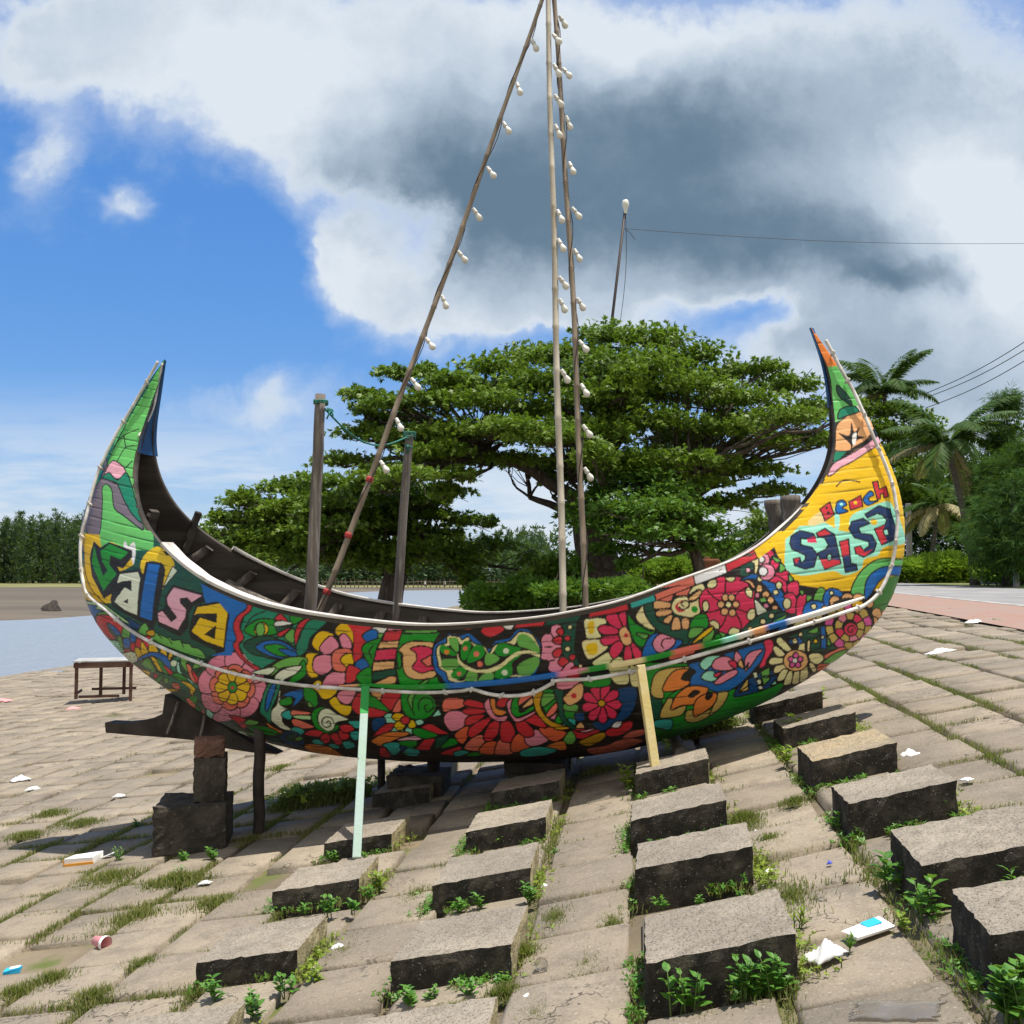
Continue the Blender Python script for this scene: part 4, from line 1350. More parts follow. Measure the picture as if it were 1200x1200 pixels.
p C2 2155,999 2150,985 2137,980 2123,986 2116,1001 2121,1014 2134,1020 2148,1013
p C2 2114,1001 2109,987 2096,982 2082,988 2076,1002 2080,1016 2094,1021 2108,1015
p C2 2102,1041 2097,1027 2084,1022 2071,1028 2064,1042 2069,1055 2082,1061 2096,1055
f X 2126,1030 2123,1020 2113,1016 2103,1021 2098,1031 2102,1041 2112,1045 2122,1040
f V2 2209,1938 2297,2006 2332,1940 2245,1910
f I 2051,1758 2063,1842 2141,1907 2255,1915 2322,1935 2396,1895 2482,1876 2485,1941 2517,1994 2626,2044 2758,2086 2802,2043 2851,1938 2881,1810 2723,1777 2671,1720 2581,1696 2549,1625 2442,1588 2365,1616 2194,1588 2101,1597 2046,1643
f I 2389,2027 2413,2036 2423,1941 2395,1864
f Y 2438,1960 2487,1970 2473,1903 2415,1883
q N 2154,1881 2243,1860 2255,1830 2203,1825 2157,1829 2154,1787 2229,1769 2262,1722 2235,1642 2177,1628 2110,1651 2102,1694 2146,1703 2152,1666 2179,1685 2185,1717 2097,1757 2083,1791 2094,1843
g C 2198,1825 2251,1844 2264,1800 2200,1801
g R 2106,1692 2145,1700 2122,1660
q N 2262,1863 2320,1896 2383,1855 2417,1665 2309,1626 2263,1732 2323,1760 2339,1788 2317,1831 2270,1842
g R 2268,1863 2320,1890 2361,1859 2280,1844
g R 2275,1695 2408,1686 2413,1665 2309,1630
q I 2321,1713 2351,1732 2361,1695 2334,1684
q N 2414,1808 2476,1826 2484,1667 2521,1660 2530,1623 2448,1607
g R 2419,1806 2471,1820 2475,1723 2426,1712
q N 2481,1894 2504,1943 2583,1968 2627,1934 2580,1914 2546,1904 2559,1866 2636,1857 2666,1800 2643,1741 2571,1708 2521,1731 2513,1771 2555,1781 2573,1752 2613,1781 2615,1809 2516,1837
g R 2517,1769 2552,1777 2582,1741 2640,1760 2581,1715 2528,1730
q N 2597,1995 2696,2054 2773,2033 2824,1839 2703,1789 2656,1896 2729,1925 2746,1955 2722,1988 2683,2002 2612,1970
g R 2662,1894 2727,1922 2717,1877 2743,1820 2701,1794
q I 2715,1887 2748,1899 2759,1859 2726,1852
f Y 2678,1944 2671,1928 2654,1921 2638,1928 2632,1943 2640,1959 2656,1966 2672,1959
q R 2292,2025 2363,2076 2377,2022 2394,1993 2323,1947 2309,1997
f K 2348,2036 2345,2029 2338,2026 2332,2029 2330,2036 2333,2042 2339,2045 2346,2042
f K 2360,2002 2356,1995 2349,1992 2342,1995 2339,2002 2343,2009 2350,2012 2357,2009
p B 2399,2017 2414,2077 2455,2089 2476,2057 2444,2035 2483,2016 2421,1994
f I 2451,2061 2447,2053 2439,2050 2432,2053 2429,2061 2432,2069 2440,2072 2448,2069
q R 2490,2076 2574,2123 2585,2048 2499,2021
f Y 2547,2072 2544,2063 2535,2060 2526,2063 2523,2072 2527,2080 2536,2084 2545,2081
p B 2593,2107 2642,2154 2664,2127 2630,2107 2638,2083 2692,2089 2627,2057 2596,2071
q R 2659,2215 2698,2223 2704,2167 2756,2190 2768,2120 2734,2107 2731,2139 2710,2133 2710,2102 2686,2097
q T 1060,1451 1212,1509 1232,1429 1080,1377
q S 1212,1509 1455,1616 1475,1525 1232,1429
q X 1455,1616 1654,1692 1674,1605 1475,1525
q R 1654,1692 1840,1775 1871,1698 1674,1605
g Y 1840,1775 2088,1970 2208,2098 2261,2029 2100,1856 1877,1693
q R 820,1409 1050,1462 1064,1371 819,1319
"""
CELL = 0.0025
U0, Z0 = -3.46, 0.12
NU, NZ = 2620, 1360
paint = np.empty((NZ, NU, 3), np.float32)
paint[:] = PALN['K']
paint[:, :int((-1.75 - U0) / CELL)] = PALN['D']
paint[:int((0.75 - Z0) / CELL), int((1.2 - U0) / CELL):] = PALN['G'] * 0.6


def fill(pts, col):
    x = (pts[:, 0] - U0) / CELL
    y = (pts[:, 1] - Z0) / CELL
    j0, j1 = max(int(y.min()), 0), min(int(y.max()) + 1, NZ - 1)
    x2, y2 = np.roll(x, -1), np.roll(y, -1)
    for j in range(j0, j1 + 1):
        m_ = (y <= j) != (y2 <= j)
        if not m_.any():
            continue
        xs = np.sort(x[m_] + (j - y[m_]) / (y2[m_] - y[m_]) * (x2[m_] - x[m_]))
        for a, b in zip(xs[::2], xs[1::2]):
            a_, b_ = max(int(math.ceil(a)), 0), min(int(b), NU - 1)
            if b_ >= a_:
                paint[j, a_:b_ + 1] = col


def stroke(pts, r):
    P = (pts - np.array([U0, Z0])) / CELL
    rc = r / CELL
    for a, b in zip(P[:-1], P[1:]):
        lo = np.floor(np.minimum(a, b) - rc).astype(int)
        hi = np.ceil(np.maximum(a, b) + rc).astype(int) + 1
        lo = np.maximum(lo, 0)
        hi = np.minimum(hi, [NU, NZ])
        if (hi <= lo).any():
            continue
        gx = np.arange(lo[0], hi[0])[None, :]
        gy = np.arange(lo[1], hi[1])[:, None]
        d = b - a
        L = max(d @ d, 1e-9)
        t = np.clip(((gx - a[0]) * d[0] + (gy - a[1]) * d[1]) / L, 0, 1)
        m_ = (gx - a[0] - t * d[0]) ** 2 + (gy - a[1] - t * d[1]) ** 2 < rc * rc
        paint[lo[1]:hi[1], lo[0]:hi[0]][m_] = PALN['K']


prng = np.random.default_rng(5)
for ln in MURAL.strip().split('\n'):
    t_, c_, rest = ln.split(' ', 2)
    pts = parse(rest)
    if t_ in 'pf':
        pts = crspline(pts, 5, True)
    if t_ == 'l':
        stroke(crspline(pts, 5), 0.0046)
        continue
    fill(pts, PALN[c_] * (1 + prng.uniform(-0.07, 0.07)))
    if t_ in 'pq' and c_ != 'K':
        stroke(np.vstack([pts, pts[:1]]), 0.0046 if c_ not in ('N', 'I') else 0.0050)


def sample(u, z):
    x = np.clip((u - U0) / CELL, 0, NU - 1.001)
    y = np.clip((z - Z0) / CELL, 0, NZ - 1.001)
    i, j = x.astype(int), y.astype(int)
    fx, fy = (x - i)[..., None], (y - j)[..., None]
    return (paint[j, i] * (1 - fx) * (1 - fy) + paint[j, i + 1] * fx * (1 - fy) + paint[j + 1, i] * (1 - fx) * fy + paint[j + 1, i + 1] * fx * fy)


def paint_mat(name, rough=0.42):
    m = bpy.data.materials.new(name)
    m.use_nodes = True
    T = NT(m.node_tree)
    bs = T.n['Principled BSDF']
    at_ = T.add('ShaderNodeAttribute', attribute_name='paint')
    tcn = T.add('ShaderNodeTexCoord')
    v = tcn.outputs['Object']
    w1 = T.noise(v, 9, 8, 0.65)
    w2 = T.noise(T.vmath('MULTIPLY', v, (0.6, 1, 5)), 30, 5, 0.7)
    c = T.mix(T.ramp(w1, 0.45, 0.8, 0, 0.16), at_.outputs['Color'], (0.16, 0.13, 0.10))
    c = T.mix(T.ramp(w2, 0.68, 0.76, 0, 0.55), c, (0.11, 0.085, 0.065))
    c = T.mix(T.ramp(w2, 0.32, 0.2, 0, 0.12), c, (0.62, 0.58, 0.52))
    br = T.noise(T.vmath('MULTIPLY', v, (2.2, 2.2, 16)), 5, 7, 0.7)
    c = T.mix(T.ramp(br, 0.35, 0.7, 0, 0.30), c, T.mix(1.0, c, (0.62, 0.60, 0.58), 'MULTIPLY'))
    c = T.mix(T.ramp(br, 0.45, 0.25, 0, 0.10), c, (0.75, 0.73, 0.68))
    sz_ = T.add('ShaderNodeSeparateXYZ')
    T.l.new(v, sz_.inputs[0])
    keelz = T.math('SUBTRACT', sz_.outputs[2], T.math('MULTIPLY', T.math('MULTIPLY', sz_.outputs[0], sz_.outputs[0]), 0.11))
    scuff = T.math('MULTIPLY', T.ramp(keelz, 0.50, 0.26), T.ramp(w2, 0.40, 0.6))
    c = T.mix(T.math('MULTIPLY', scuff, 0.75), c, (0.055, 0.038, 0.03))
    T.l.new(c, bs.inputs['Base Color'])
    T.l.new(T.ramp(w1, 0.3, 0.7, rough - 0.08, rough + 0.2), bs.inputs['Roughness'])
    bs.inputs['Specular IOR Level'].default_value = 0.38
    b = T.add('ShaderNodeBump')
    b.inputs['Strength'].default_value = 0.35
    b.inputs['Distance'].default_value = 0.004
    T.l.new(T.math('ADD', w2, w1), b.inputs['Height'])
    T.l.new(b.outputs[0], bs.inputs['Normal'])
    return m


M_paint = paint_mat('mural_paint')
M_wood_in = mat('weathered_planks', (0.04, 0.033, 0.027), 0.9, (0.085, 0.07, 0.056), 3, 8, 0.5, 30, stretch=(0.3, 1, 3))
M_greywood = mat('grey_timber', (0.20, 0.175, 0.15), 0.9, (0.115, 0.095, 0.08), 5, 8, 0.6, 40, stretch=(4, 4, 0.35), col3=(0.30, 0.27, 0.23), scale3=9)
M_rail = mat('worn_white_rail', (0.62, 0.585, 0.53), 0.75, (0.33, 0.29, 0.25), 4, 9, 0.5, 40, amount=(0.48, 0.72), stretch=(1, 3, 3), col3=(0.50, 0.40, 0.38), scale3=3)
M_darkwood = mat('dark_timber', (0.028, 0.022, 0.018), 0.8, (0.06, 0.048, 0.04), 5, 8, 0.6, 25, col3=(0.03, 0.025, 0.02), scale3=8)  # very dark brown for the support timbers and driftwood


def grid_faces(n, k_, o=0, flip=False):
    i = np.arange(n - 1)[:, None] * k_ + np.arange(k_ - 1)[None]
    f = np.stack([i, i + k_, i + k_ + 1, i + 1], -1).reshape(-1, 4) + o
    return f[:, ::-1] if flip else f


# near side, fine enough to carry the painting; strakes are real steps with open seams
NSN, NWN = 1500, 262
sN = np.linspace(0, 1, NSN)
wN = np.linspace(0, 1, NWN)
base = skin(sN, wN[None], -1)
eta = (base[..., 2] - 0.032 * base[..., 0] ** 2 - 0.02 * np.sin(base[..., 0] * 1.1)) / 0.072 + 40
idx = np.floor(eta).astype(int)
fr = eta - idx
edge_d = np.minimum(fr, 1 - fr)
seam = np.exp(-(edge_d / 0.075) ** 2)
seam[:, -4:] = 0
lap = (fr - 0.5) * 0.0014 + prng.uniform(-0.0014, 0.0014, 100)[idx % 100]
# seams open and close along their length
tab = prng.uniform(0, 1, (100, 64))
row = np.round(eta).astype(int) % 100
cx_ = (base[..., 0] + 3.5) * 8
ci_ = np.clip(cx_.astype(int), 0, 62)
cf_ = cx_ - ci_
op = tab[row, ci_] * (1 - cf_) + tab[row, ci_ + 1] * cf_
groove = seam * (0.001 + 0.0045 * np.clip(op - 0.25, 0, 1))
du = np.gradient(base, axis=0)
dw = np.gradient(base, axis=1)
nrm = np.cross(du, dw)
nrm /= np.maximum(np.linalg.norm(nrm, axis=-1, keepdims=True), 1e-9)
nrm *= IN                                  # side=-1: inward
near = base + nrm * (groove - lap)[..., None]
colN = np.clip(sample(base[..., 0], base[..., 2]) * 1.2, 0, 0.86)
crack = np.exp(-(edge_d / 0.05) ** 2)
colN = colN * (1 - np.clip(crack * np.clip(op - 0.3, 0, 1) * 1.6, 0, 0.85))[..., None]
# far side, coarse, brushed in broad fields
NSF, NWF = 300, 40
sF = np.linspace(0, 1, NSF)
wF = np.linspace(0, 1, NWF)
far = skin(sF, wF[None], 1)
colF = np.empty((NSF, NWF, 3), np.float32)
fields = [PALN[k_] for k_ in ('T2', 'B', 'Y', 'D', 'R', 'G', 'Y', 'B')]
for i in range(NSF):
    for j in range(NWF):
        colF[i, j] = fields[int(i / NSF * 7.99 + 0.8 * math.sin(j * 0.35)) % 8]
Vh = np.concatenate([near.reshape(-1, 3), far.reshape(-1, 3)])
Fh = np.concatenate([grid_faces(NSN, NWN, 0, False), grid_faces(NSF, NWF, NSN * NWN, True)])
me = np_mesh('hull', Vh, Fh, True)
ca_ = me.color_attributes.new('paint', 'FLOAT_COLOR', 'POINT')
cc = np.ones((len(Vh), 4), np.float32)
cc[:, :3] = np.concatenate([colN.reshape(-1, 3), colF.reshape(-1, 3)])
ca_.data.foreach_set('color', cc.ravel())
hull = link('hull', me, M_paint, boat)

# inner planking with the rim between both skins
NI, WI = 260, 34
sI = np.linspace(0, 1, NI)
wI = np.linspace(0, 1, WI)
Vp, Fp, o = [], [], 0
for side in (-1, 1):
    g = hull_skin(sI, wI[None], side, 0.045)
    out = skin(sI, np.array([[0.985, 1.0]]), side)
    g = np.concatenate([g, out[:, ::-1]], 1)
    Vp.append(g.reshape(-1, 3))
    Fp.append(grid_faces(NI, WI + 2, o, side < 0))
    o += NI * (WI + 2)
link('inner_planking', np_mesh('inner_planking', np.concatenate(Vp), np.concatenate(Fp), True), M_wood_in, boat)


def sweep(name, P, N1, N2, w1, w2, m, smooth=False):
    """box section swept along P: from -w along N1 / N2 given as (lo,hi) pairs"""
    n = len(P)
    V_ = []
    for a, b in ((w1[0], w2[0]), (w1[1], w2[0]), (w1[1], w2[1]), (w1[0], w2[1])):
        V_.append(P + N1 * (a if np.isscalar(a) else a[:, None]) + N2 * (b if np.isscalar(b) else b[:, None]))
    V_ = np.stack(V_, 1).reshape(-1, 3)
    f = []
    for i in range(n - 1):
        for k_ in range(4):
            k2 = (k_ + 1) % 4
            f.append((i * 4 + k_, i * 4 + k2, i * 4 + 4 + k2, i * 4 + 4 + k_))
    f.append((0, 1, 2, 3))
    f.append((n * 4 - 1, n * 4 - 2, n * 4 - 3, n * 4 - 4))
    me_ = np_mesh(name, V_, np.array(f), smooth)
    return link(name, me_, m, boat)


# gunwale caps
sz = along(HGc, np.linspace(0, 1, 2001))[:, 2 - 1]
s_all = np.linspace(0, 1, 2001)
sl = s_all[:1000][np.argmax(sz[:1000] < 1.80)]
sr = s_all[1000:][np.argmax(sz[1000:] > 2.05)]
for side in (-1, 1):
    s_ = np.linspace(sl, sr, 120)
    G = along(HGc, s_)
    P = np.stack([G[:, 0], side * G[:, 2], G[:, 1]], -1)
    t = np.gradient(P, axis=0)
    t /= np.linalg.norm(t, axis=1, keepdims=True)
    inw = np.cross(t, np.array([0, 0, 1.0])) * (-1 if side < 0 else 1)
    inw[:, 2] = 0
    inw /= np.linalg.norm(inw, axis=1, keepdims=True)
    if (inw[60, 1] > 0) != (side < 0):
        inw = -inw
    upv = np.cross(t, inw)
    upv *= np.sign(upv[:, 2:3])
    wob = 0.004 * np.sin(np.arange(120) * 0.9)
    tp = np.interp(s_, [sl, 0.40, 0.55, 0.70, sr], [0.08, 0.07, 0.065, 0.055, 0.02])
    hi = np.interp(s_, [sl, 0.40, 0.55, 0.70, sr], [0.028, 0.022, 0.014, 0.012, 0.006])
    rail = sweep('gunwale_rail', P, inw, upv, (np.interp(s_, [sl, .45, .6], [-0.014, -0.010, -0.003]), tp + wob), (0.001, hi), M_rail)
    md = rail.modifiers.new('bevel', 'BEVEL')
    md.width = 0.004
    md.segments = 2
    # stringer inside
    s2 = np.linspace(sl + 0.02, sr - 0.02, 100)
    q = hull_skin(s2, np.array([[0.80, 0.87]]), side, 0.052)
    P = q[:, 0]
    dn = q[:, 1] - q[:, 0]
    dn /= np.linalg.norm(dn, axis=1, keepdims=True)
    t = np.gradient(P, axis=0)
    nn_ = np.cross(t, dn)
    nn_ /= np.linalg.norm(nn_, axis=1, keepdims=True)
    if (nn_[50, 1] > 0) != (side < 0):
        nn_ = -nn_
    sweep('stringer', P, dn, nn_, (0, 0.11), (0.0, 0.05), M_greywood)

# ribs
for i, s0 in enumerate(np.linspace(sl - 0.015, sr + 0.01, 15)):
    for side in (-1, 1):
        q = hull_skin(np.array([s0 - 0.004, s0, s0 + 0.004]), np.linspace(0.12, 0.955, 16)[None], side, 0.046)
        P = q[1]
        al = q[2] - q[0]
        al /= np.linalg.norm(al, axis=1, keepdims=True)
        t = np.gradient(P, axis=0)
        nn_ = np.cross(t, al)
        nn_ /= np.linalg.norm(nn_, axis=1, keepdims=True)
        if (nn_[12, 1] > 0) != (side < 0):
            nn_ = -nn_
        sweep('rib', P, al, nn_, (-0.035, 0.035), (0, 0.05), M_greywood)

# closed decks in the two horns
M_blue = mat('deep_blue_paint', (0.012, 0.07, 0.20), 0.45, (0.02, 0.10, 0.24), 4, 6, 0.3, 30)
for s0, s1 in ((0.002, 0.098), (0.998, 0.925)):
    s_ = np.linspace(s0, s1, 30)
    G = along(HGc, s_)
    b = np.maximum(G[:, 2] + 0.002, 0.004)
    mid = np.array([2.2 if s0 < 0.5 else -2.2, 0, 0.6])
    mb = MB()
    for k_ in (-1, 0, 1):
        for (u, z, _), bb in zip(G, b):
            mb.v.append((u + (0.014 - 0.03 * (1 - abs(k_))) * (1 if s0 < .5 else -1), k_ * bb, z))
    n = 30
    for L in (0, n):
        for i in range(n - 1):
            mb.f.append((L + i, L + i + 1, L + n + i + 1, L + n + i))
            mb.m.append(0)
    mb.build('horn_deck', M_blue, boat, smooth=True)

# rub rail with its painted lengths
M_rub = paint_mat('rub_rail_paint', 0.4)
Wl = crspline(np.array(WALE), 6)
t = np.gradient(Wl, axis=0)
t /= np.linalg.norm(t, axis=1, keepdims=True)
outv = np.tile(np.array([0.0, -1.0, -0.12]), (len(Wl), 1))
outv[:, 0] = np.interp(Wl[:, 0], [-1, 1.6, 2.4, 2.9], [0, 0.25, 0.6, 1.2])
outv -= t * (outv * t).sum(1, keepdims=True)
outv /= np.linalg.norm(outv, axis=1, keepdims=True)
upv = np.cross(t, outv)
upv *= np.sign(upv[:, 2:3])
tq = np.minimum(np.linspace(0, 1, len(Wl)) / .18, (1 - np.linspace(0, 1, len(Wl))) / .12).clip(0, 1)
rub = sweep('rub_rail', Wl, upv, outv, (-0.004 - 0.009 * tq, 0.006 + 0.015 * tq), (-0.03, 0.008 + 0.022 * tq), M_rub)
segs = [(-9, 'E'), (-0.70, 'G'), (-0.12, 'B'), (0.60, 'P'), (0.78, 'G'), (0.92, 'W'), (1.16, 'G'), (1.33, 'S'), (1.50, 'G'), (1.66, 'I'), (1.72, 'X'), (1.83, 'E'), (1.93, 'B'), (2.06, 'X')]
ca_ = rub.data.color_attributes.new('paint', 'FLOAT_COLOR', 'CORNER')
nl = len(rub.data.loops)
lv = np.empty(nl, np.int32)
rub.data.loops.foreach_get('vertex_index', lv)
vco = np.empty(len(rub.data.vertices) * 3, np.float32)
rub.data.vertices.foreach_get('co', vco)
vu = vco.reshape(-1, 3)[lv, 0]
cc = np.ones((nl, 4), np.float32)
for u0, k_ in segs:
    cc[vu > u0, :3] = PALN[k_]
ca_.data.foreach_set('color', cc.ravel())
md = rub.modifiers.new('bevel', 'BEVEL')
md.width = 0.006
md.segments = 2


def stake(name, a, b, r0, r1, m, parent=boat, n=10, square=False, top=None):
    mb = MB()
    a, b = Vector(a), Vector(b)
    k_ = 9
    pts = []
    for i in range(k_):
        f = i / (k_ - 1)
        p = a.lerp(b, f)
        if 0 < i < k_ - 1:
            p += Vector((random.uniform(-1, 1), random.uniform(-1, 1), 0)) * (r0 * 0.12)
        pts.append(p)
    mb.tube(pts, [r0 + (r1 - r0) * i / (k_ - 1) for i in range(k_)], 4 if square else n)
    return mb.build(name, m, parent, smooth=not square, bevel=0.008 if square else 0)


# timber heads in both horns
M_tealtop = mat('teal_top', (0.05, 0.25, 0.24), 0.7)
h1 = stake('timber_head', bpx(172, 632, -0.05), bpx(181, 598, -0.05), 0.055, 0.05, M_wood_in, square=True)
stake('timber_head', bpx(216, 648, 0.36), bpx(233, 600, 0.36), 0.04, 0.036, M_wood_in, square=True)
stake('timber_head', bpx(930, 628, 0.12), bpx(926, 582, 0.12), 0.075, 0.07, M_greywood)
stake('timber_head', bpx(915, 632, 0.25), bpx(905, 586, 0.25), 0.065, 0.06, M_greywood)
# two upright posts
a, b = bpx(361, 735, -0.76), bpx(375.5, 462, -0.76)
p1 = stake('mooring_post', (a[0], a[1], 1.0), b, 0.046, 0.036, M_greywood)
a, b = bpx(461, 712, 0.98), bpx(480, 510, 0.98)
p2 = stake('mooring_post', (a[0], a[1], 0.9), b, 0.042, 0.036, M_greywood)

# ------------------------------------------------------------------ raised paving blocks
def block_mat(name, ca=(0.335, 0.29, 0.225), cb_=(0.26, 0.225, 0.18)):
    m = bpy.data.materials.new(name)
    m.use_nodes = True
    T = NT(m.node_tree)
    bs = T.n['Principled BSDF']
    g = T.add('ShaderNodeNewGeometry')
    tcn = T.add('ShaderNodeTexCoord')
    oi = T.add('ShaderNodeObjectInfo')
    v = T.vmath('ADD', tcn.outputs['Object'], oi.outputs['Location'])
    big = T.noise(v, 2.4, 6, 0.6)
    mid = T.noise(v, 11, 8, 0.7)
    fine = T.noise(v, 90, 3, 0.7)
    c = T.mix(T.ramp(big, 0.35, 0.65), ca, cb_)
    c = T.mix(T.ramp(mid, 0.45, 0.7, 0, 0.7), c, (0.19, 0.165, 0.125))
    c = T.mix(T.ramp(fine, 0.55, 0.68, 0, 0.6), c, (0.08, 0.07, 0.055))
    c = T.mix(T.ramp(fine, 0.42, 0.3, 0, 0.5), c, (0.52, 0.47, 0.40))
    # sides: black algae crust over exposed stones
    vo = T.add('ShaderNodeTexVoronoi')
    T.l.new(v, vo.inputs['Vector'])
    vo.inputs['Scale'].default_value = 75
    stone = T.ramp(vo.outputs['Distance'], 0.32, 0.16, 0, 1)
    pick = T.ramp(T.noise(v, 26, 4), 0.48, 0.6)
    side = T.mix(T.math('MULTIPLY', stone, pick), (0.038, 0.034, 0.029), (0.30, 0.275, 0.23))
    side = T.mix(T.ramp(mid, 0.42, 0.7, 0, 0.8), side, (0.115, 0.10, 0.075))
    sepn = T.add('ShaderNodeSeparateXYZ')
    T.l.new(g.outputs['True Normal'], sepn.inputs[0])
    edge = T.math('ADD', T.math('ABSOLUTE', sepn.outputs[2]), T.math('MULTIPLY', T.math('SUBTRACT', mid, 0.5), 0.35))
    # uphill face gets a lighter olive: sunlight painted into its colour
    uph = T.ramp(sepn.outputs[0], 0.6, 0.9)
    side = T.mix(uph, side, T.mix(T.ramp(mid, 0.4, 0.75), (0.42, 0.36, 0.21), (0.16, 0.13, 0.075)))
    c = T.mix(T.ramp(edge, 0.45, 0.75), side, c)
    T.l.new(c, bs.inputs['Base Color'])
    bs.inputs['Roughness'].default_value = 0.95
    bs.inputs['Specular IOR Level'].default_value = 0.12
    b = T.add('ShaderNodeBump')
    b.inputs['Strength'].default_value = 0.9
    b.inputs['Distance'].default_value = 0.014
    T.l.new(T.math('ADD', T.math('MULTIPLY', fine, 0.6), T.math('ADD', mid, T.math('MULTIPLY', stone, 0.4))), b.inputs['Height'])
    T.l.new(b.outputs[0], bs.inputs['Normal'])
    return m


M_block = block_mat('rough_concrete')
M_block2 = block_mat('yellowish_concrete', (0.40, 0.315, 0.19), (0.33, 0.27, 0.185))


def rough_box(name, corner_fn, m, n=(9, 7, 4), rough=0.006, edge=0.016, parent=None, loc=(0, 0, 0), seed=0):
    """box whose faces are grids; worn edges and uneven faces. corner_fn(a,b,c) maps 0..1 cubed to space"""
    r_ = np.random.default_rng(seed)
    bm = bmesh.new()
    vid = {}

    def vert(i, j, k_):
        if (i, j, k_) not in vid:
            a, b, c = i / n[0], j / n[1], k_ / n[2]
            p = Vector(corner_fn(a, b, c))
            cen = Vector(corner_fn(0.5, 0.5, 0.5))
            ext = (i in (0, n[0])) + (j in (0, n[1])) + (k_ in (0, n[2]))
            d = Vector(r_.normal(0, rough, 3))
            if ext >= 2:
                d += (cen - p).normalized() * edge * r_.uniform(0.2, 1.1)
            vid[(i, j, k_)] = bm.verts.new(p + d - Vector(loc))
        return vid[(i, j, k_)]
    for i in range(n[0]):
        for j in range(n[1]):
            bm.faces.new([vert(i, j, n[2]), vert(i + 1, j, n[2]), vert(i + 1, j + 1, n[2]), vert(i, j + 1, n[2])])
            bm.faces.new([vert(i, j + 1, 0), vert(i + 1, j + 1, 0), vert(i + 1, j, 0), vert(i, j, 0)])
    for i in range(n[0]):
        for k_ in range(n[2]):
            bm.faces.new([vert(i, 0, k_), vert(i + 1, 0, k_), vert(i + 1, 0, k_ + 1), vert(i, 0, k_ + 1)])
            bm.faces.new([vert(i + 1, n[1], k_), vert(i, n[1], k_), vert(i, n[1], k_ + 1), vert(i + 1, n[1], k_ + 1)])
    for j in range(n[1]):
        for k_ in range(n[2]):
            bm.faces.new([vert(0, j + 1, k_), vert(0, j, k_), vert(0, j, k_ + 1), vert(0, j + 1, k_ + 1)])
            bm.faces.new([vert(n[0], j, k_), vert(n[0], j + 1, k_), vert(n[0], j + 1, k_ + 1), vert(n[0], j, k_ + 1)])
    me_ = bpy.data.meshes.new(name)
    bm.to_mesh(me_)
    bm.free()
    o = link(name, me_, m, parent)
    o.location = loc
    return o


COLN = ['leftmost', 'second', 'third', 'rightmost']
ORD = ['nearest', 'second nearest', 'third', 'fourth', 'fifth', 'farthest']
cnt = {}
for bi, (p0, p1, q0, q1, hh) in enumerate(BLOCK_SPEC):
    ci = 0 if p0 < -1.2 else 1 if p0 < -0.3 else 2 if p0 < 0.5 else 3
    k_ = cnt.get(ci, 0)
    cnt[ci] = k_ + 1
    tw = random.uniform(-0.012, 0.012)
    ti = random.uniform(-0.01, 0.01)

    def cf(a, b, c, p0=p0, p1=p1, q0=q0, q1=q1, hh=hh, tw=tw, ti=ti):
        p = p0 + (p1 - p0) * a + tw * (b - .5)
        q = q0 + (q1 - q0) * b - tw * (a - .5) * 2
        zz = gh(p0) + (gh(p1) - gh(p0)) * a
        return pq(p, q) * Vector((1, 1, 0)) + Vector((0, 0, float(zz) + (hh - 0.025) * c - 0.12 * (1 - c) + ti * (b - .5)))
    loc = pq((p0 + p1) / 2, (q0 + q1) / 2)
    o = rough_box('paving_block', cf, M_block2 if (ci, k_) == (3, 3) else M_block, (16, 14, 7), 0.0018, 0.005, None, loc, bi)
    inb = {(0, 4): 'in the shade under the boat', (0, 5): 'in the shade under the boat', (1, 4): 'in the shade under the boat', (1, 5): 'in the shade under the boat'}.get((ci, k_))
    lab = f'rough raised concrete block, {ORD[k_]} in the {COLN[ci]} column of blocks' + (', shaded by the boat' if inb else '')
    if (ci, k_) == (0, 3):
        lab = 'raised concrete block behind the foot of the pale green prop, half in shade'
    if (ci, k_) == (2, 3):
        lab = 'raised concrete block behind the foot of the yellow prop, with small weeds'
    if (ci, k_) == (3, 3):
        lab = 'raised block with a smooth yellowish top in the rightmost column of blocks'
    tag(o, lab, 'paving block', 'raised blocks in the paving')

# ------------------------------------------------------------------ props and supports
M_pgreen = mat('pale_green_board', (0.32, 0.43, 0.35), 0.6, (0.37, 0.47, 0.46), 2.2, 5, 0.3, 40, col3=(0.16, 0.2, 0.16), scale3=14, a3=(0.66, 0.72))
M_pgreen2 = mat('fresh_green_paint', (0.03, 0.32, 0.06), 0.5)
M_pyel = mat('pale_yellow_board', (0.60, 0.47, 0.18), 0.6, (0.66, 0.57, 0.32), 3, 5, 0.3, 40, col3=(0.3, 0.24, 0.12), scale3=12, a3=(0.66, 0.72))


def plank(name, a, b, w, d, m, face):
    """board from a (foot) to b (head); face: direction its broad side looks to"""
    a, b = Vector(a), Vector(b)
    z = (b - a).normalized()
    y = (Vector(face) - z * z.dot(Vector(face))).normalized()
    x = y.cross(z)
    M = Matrix((x, y, z)).transposed()
    mb = MB()
    mb.box((0, 0, (b - a).length / 2), (w, d, (b - a).length), None)
    o = mb.build(name, m, None, bevel=0.004)
    o.matrix_world = Matrix.Translation(a) @ M.to_4x4()
    return o


def wsurf(px, py):
    return None


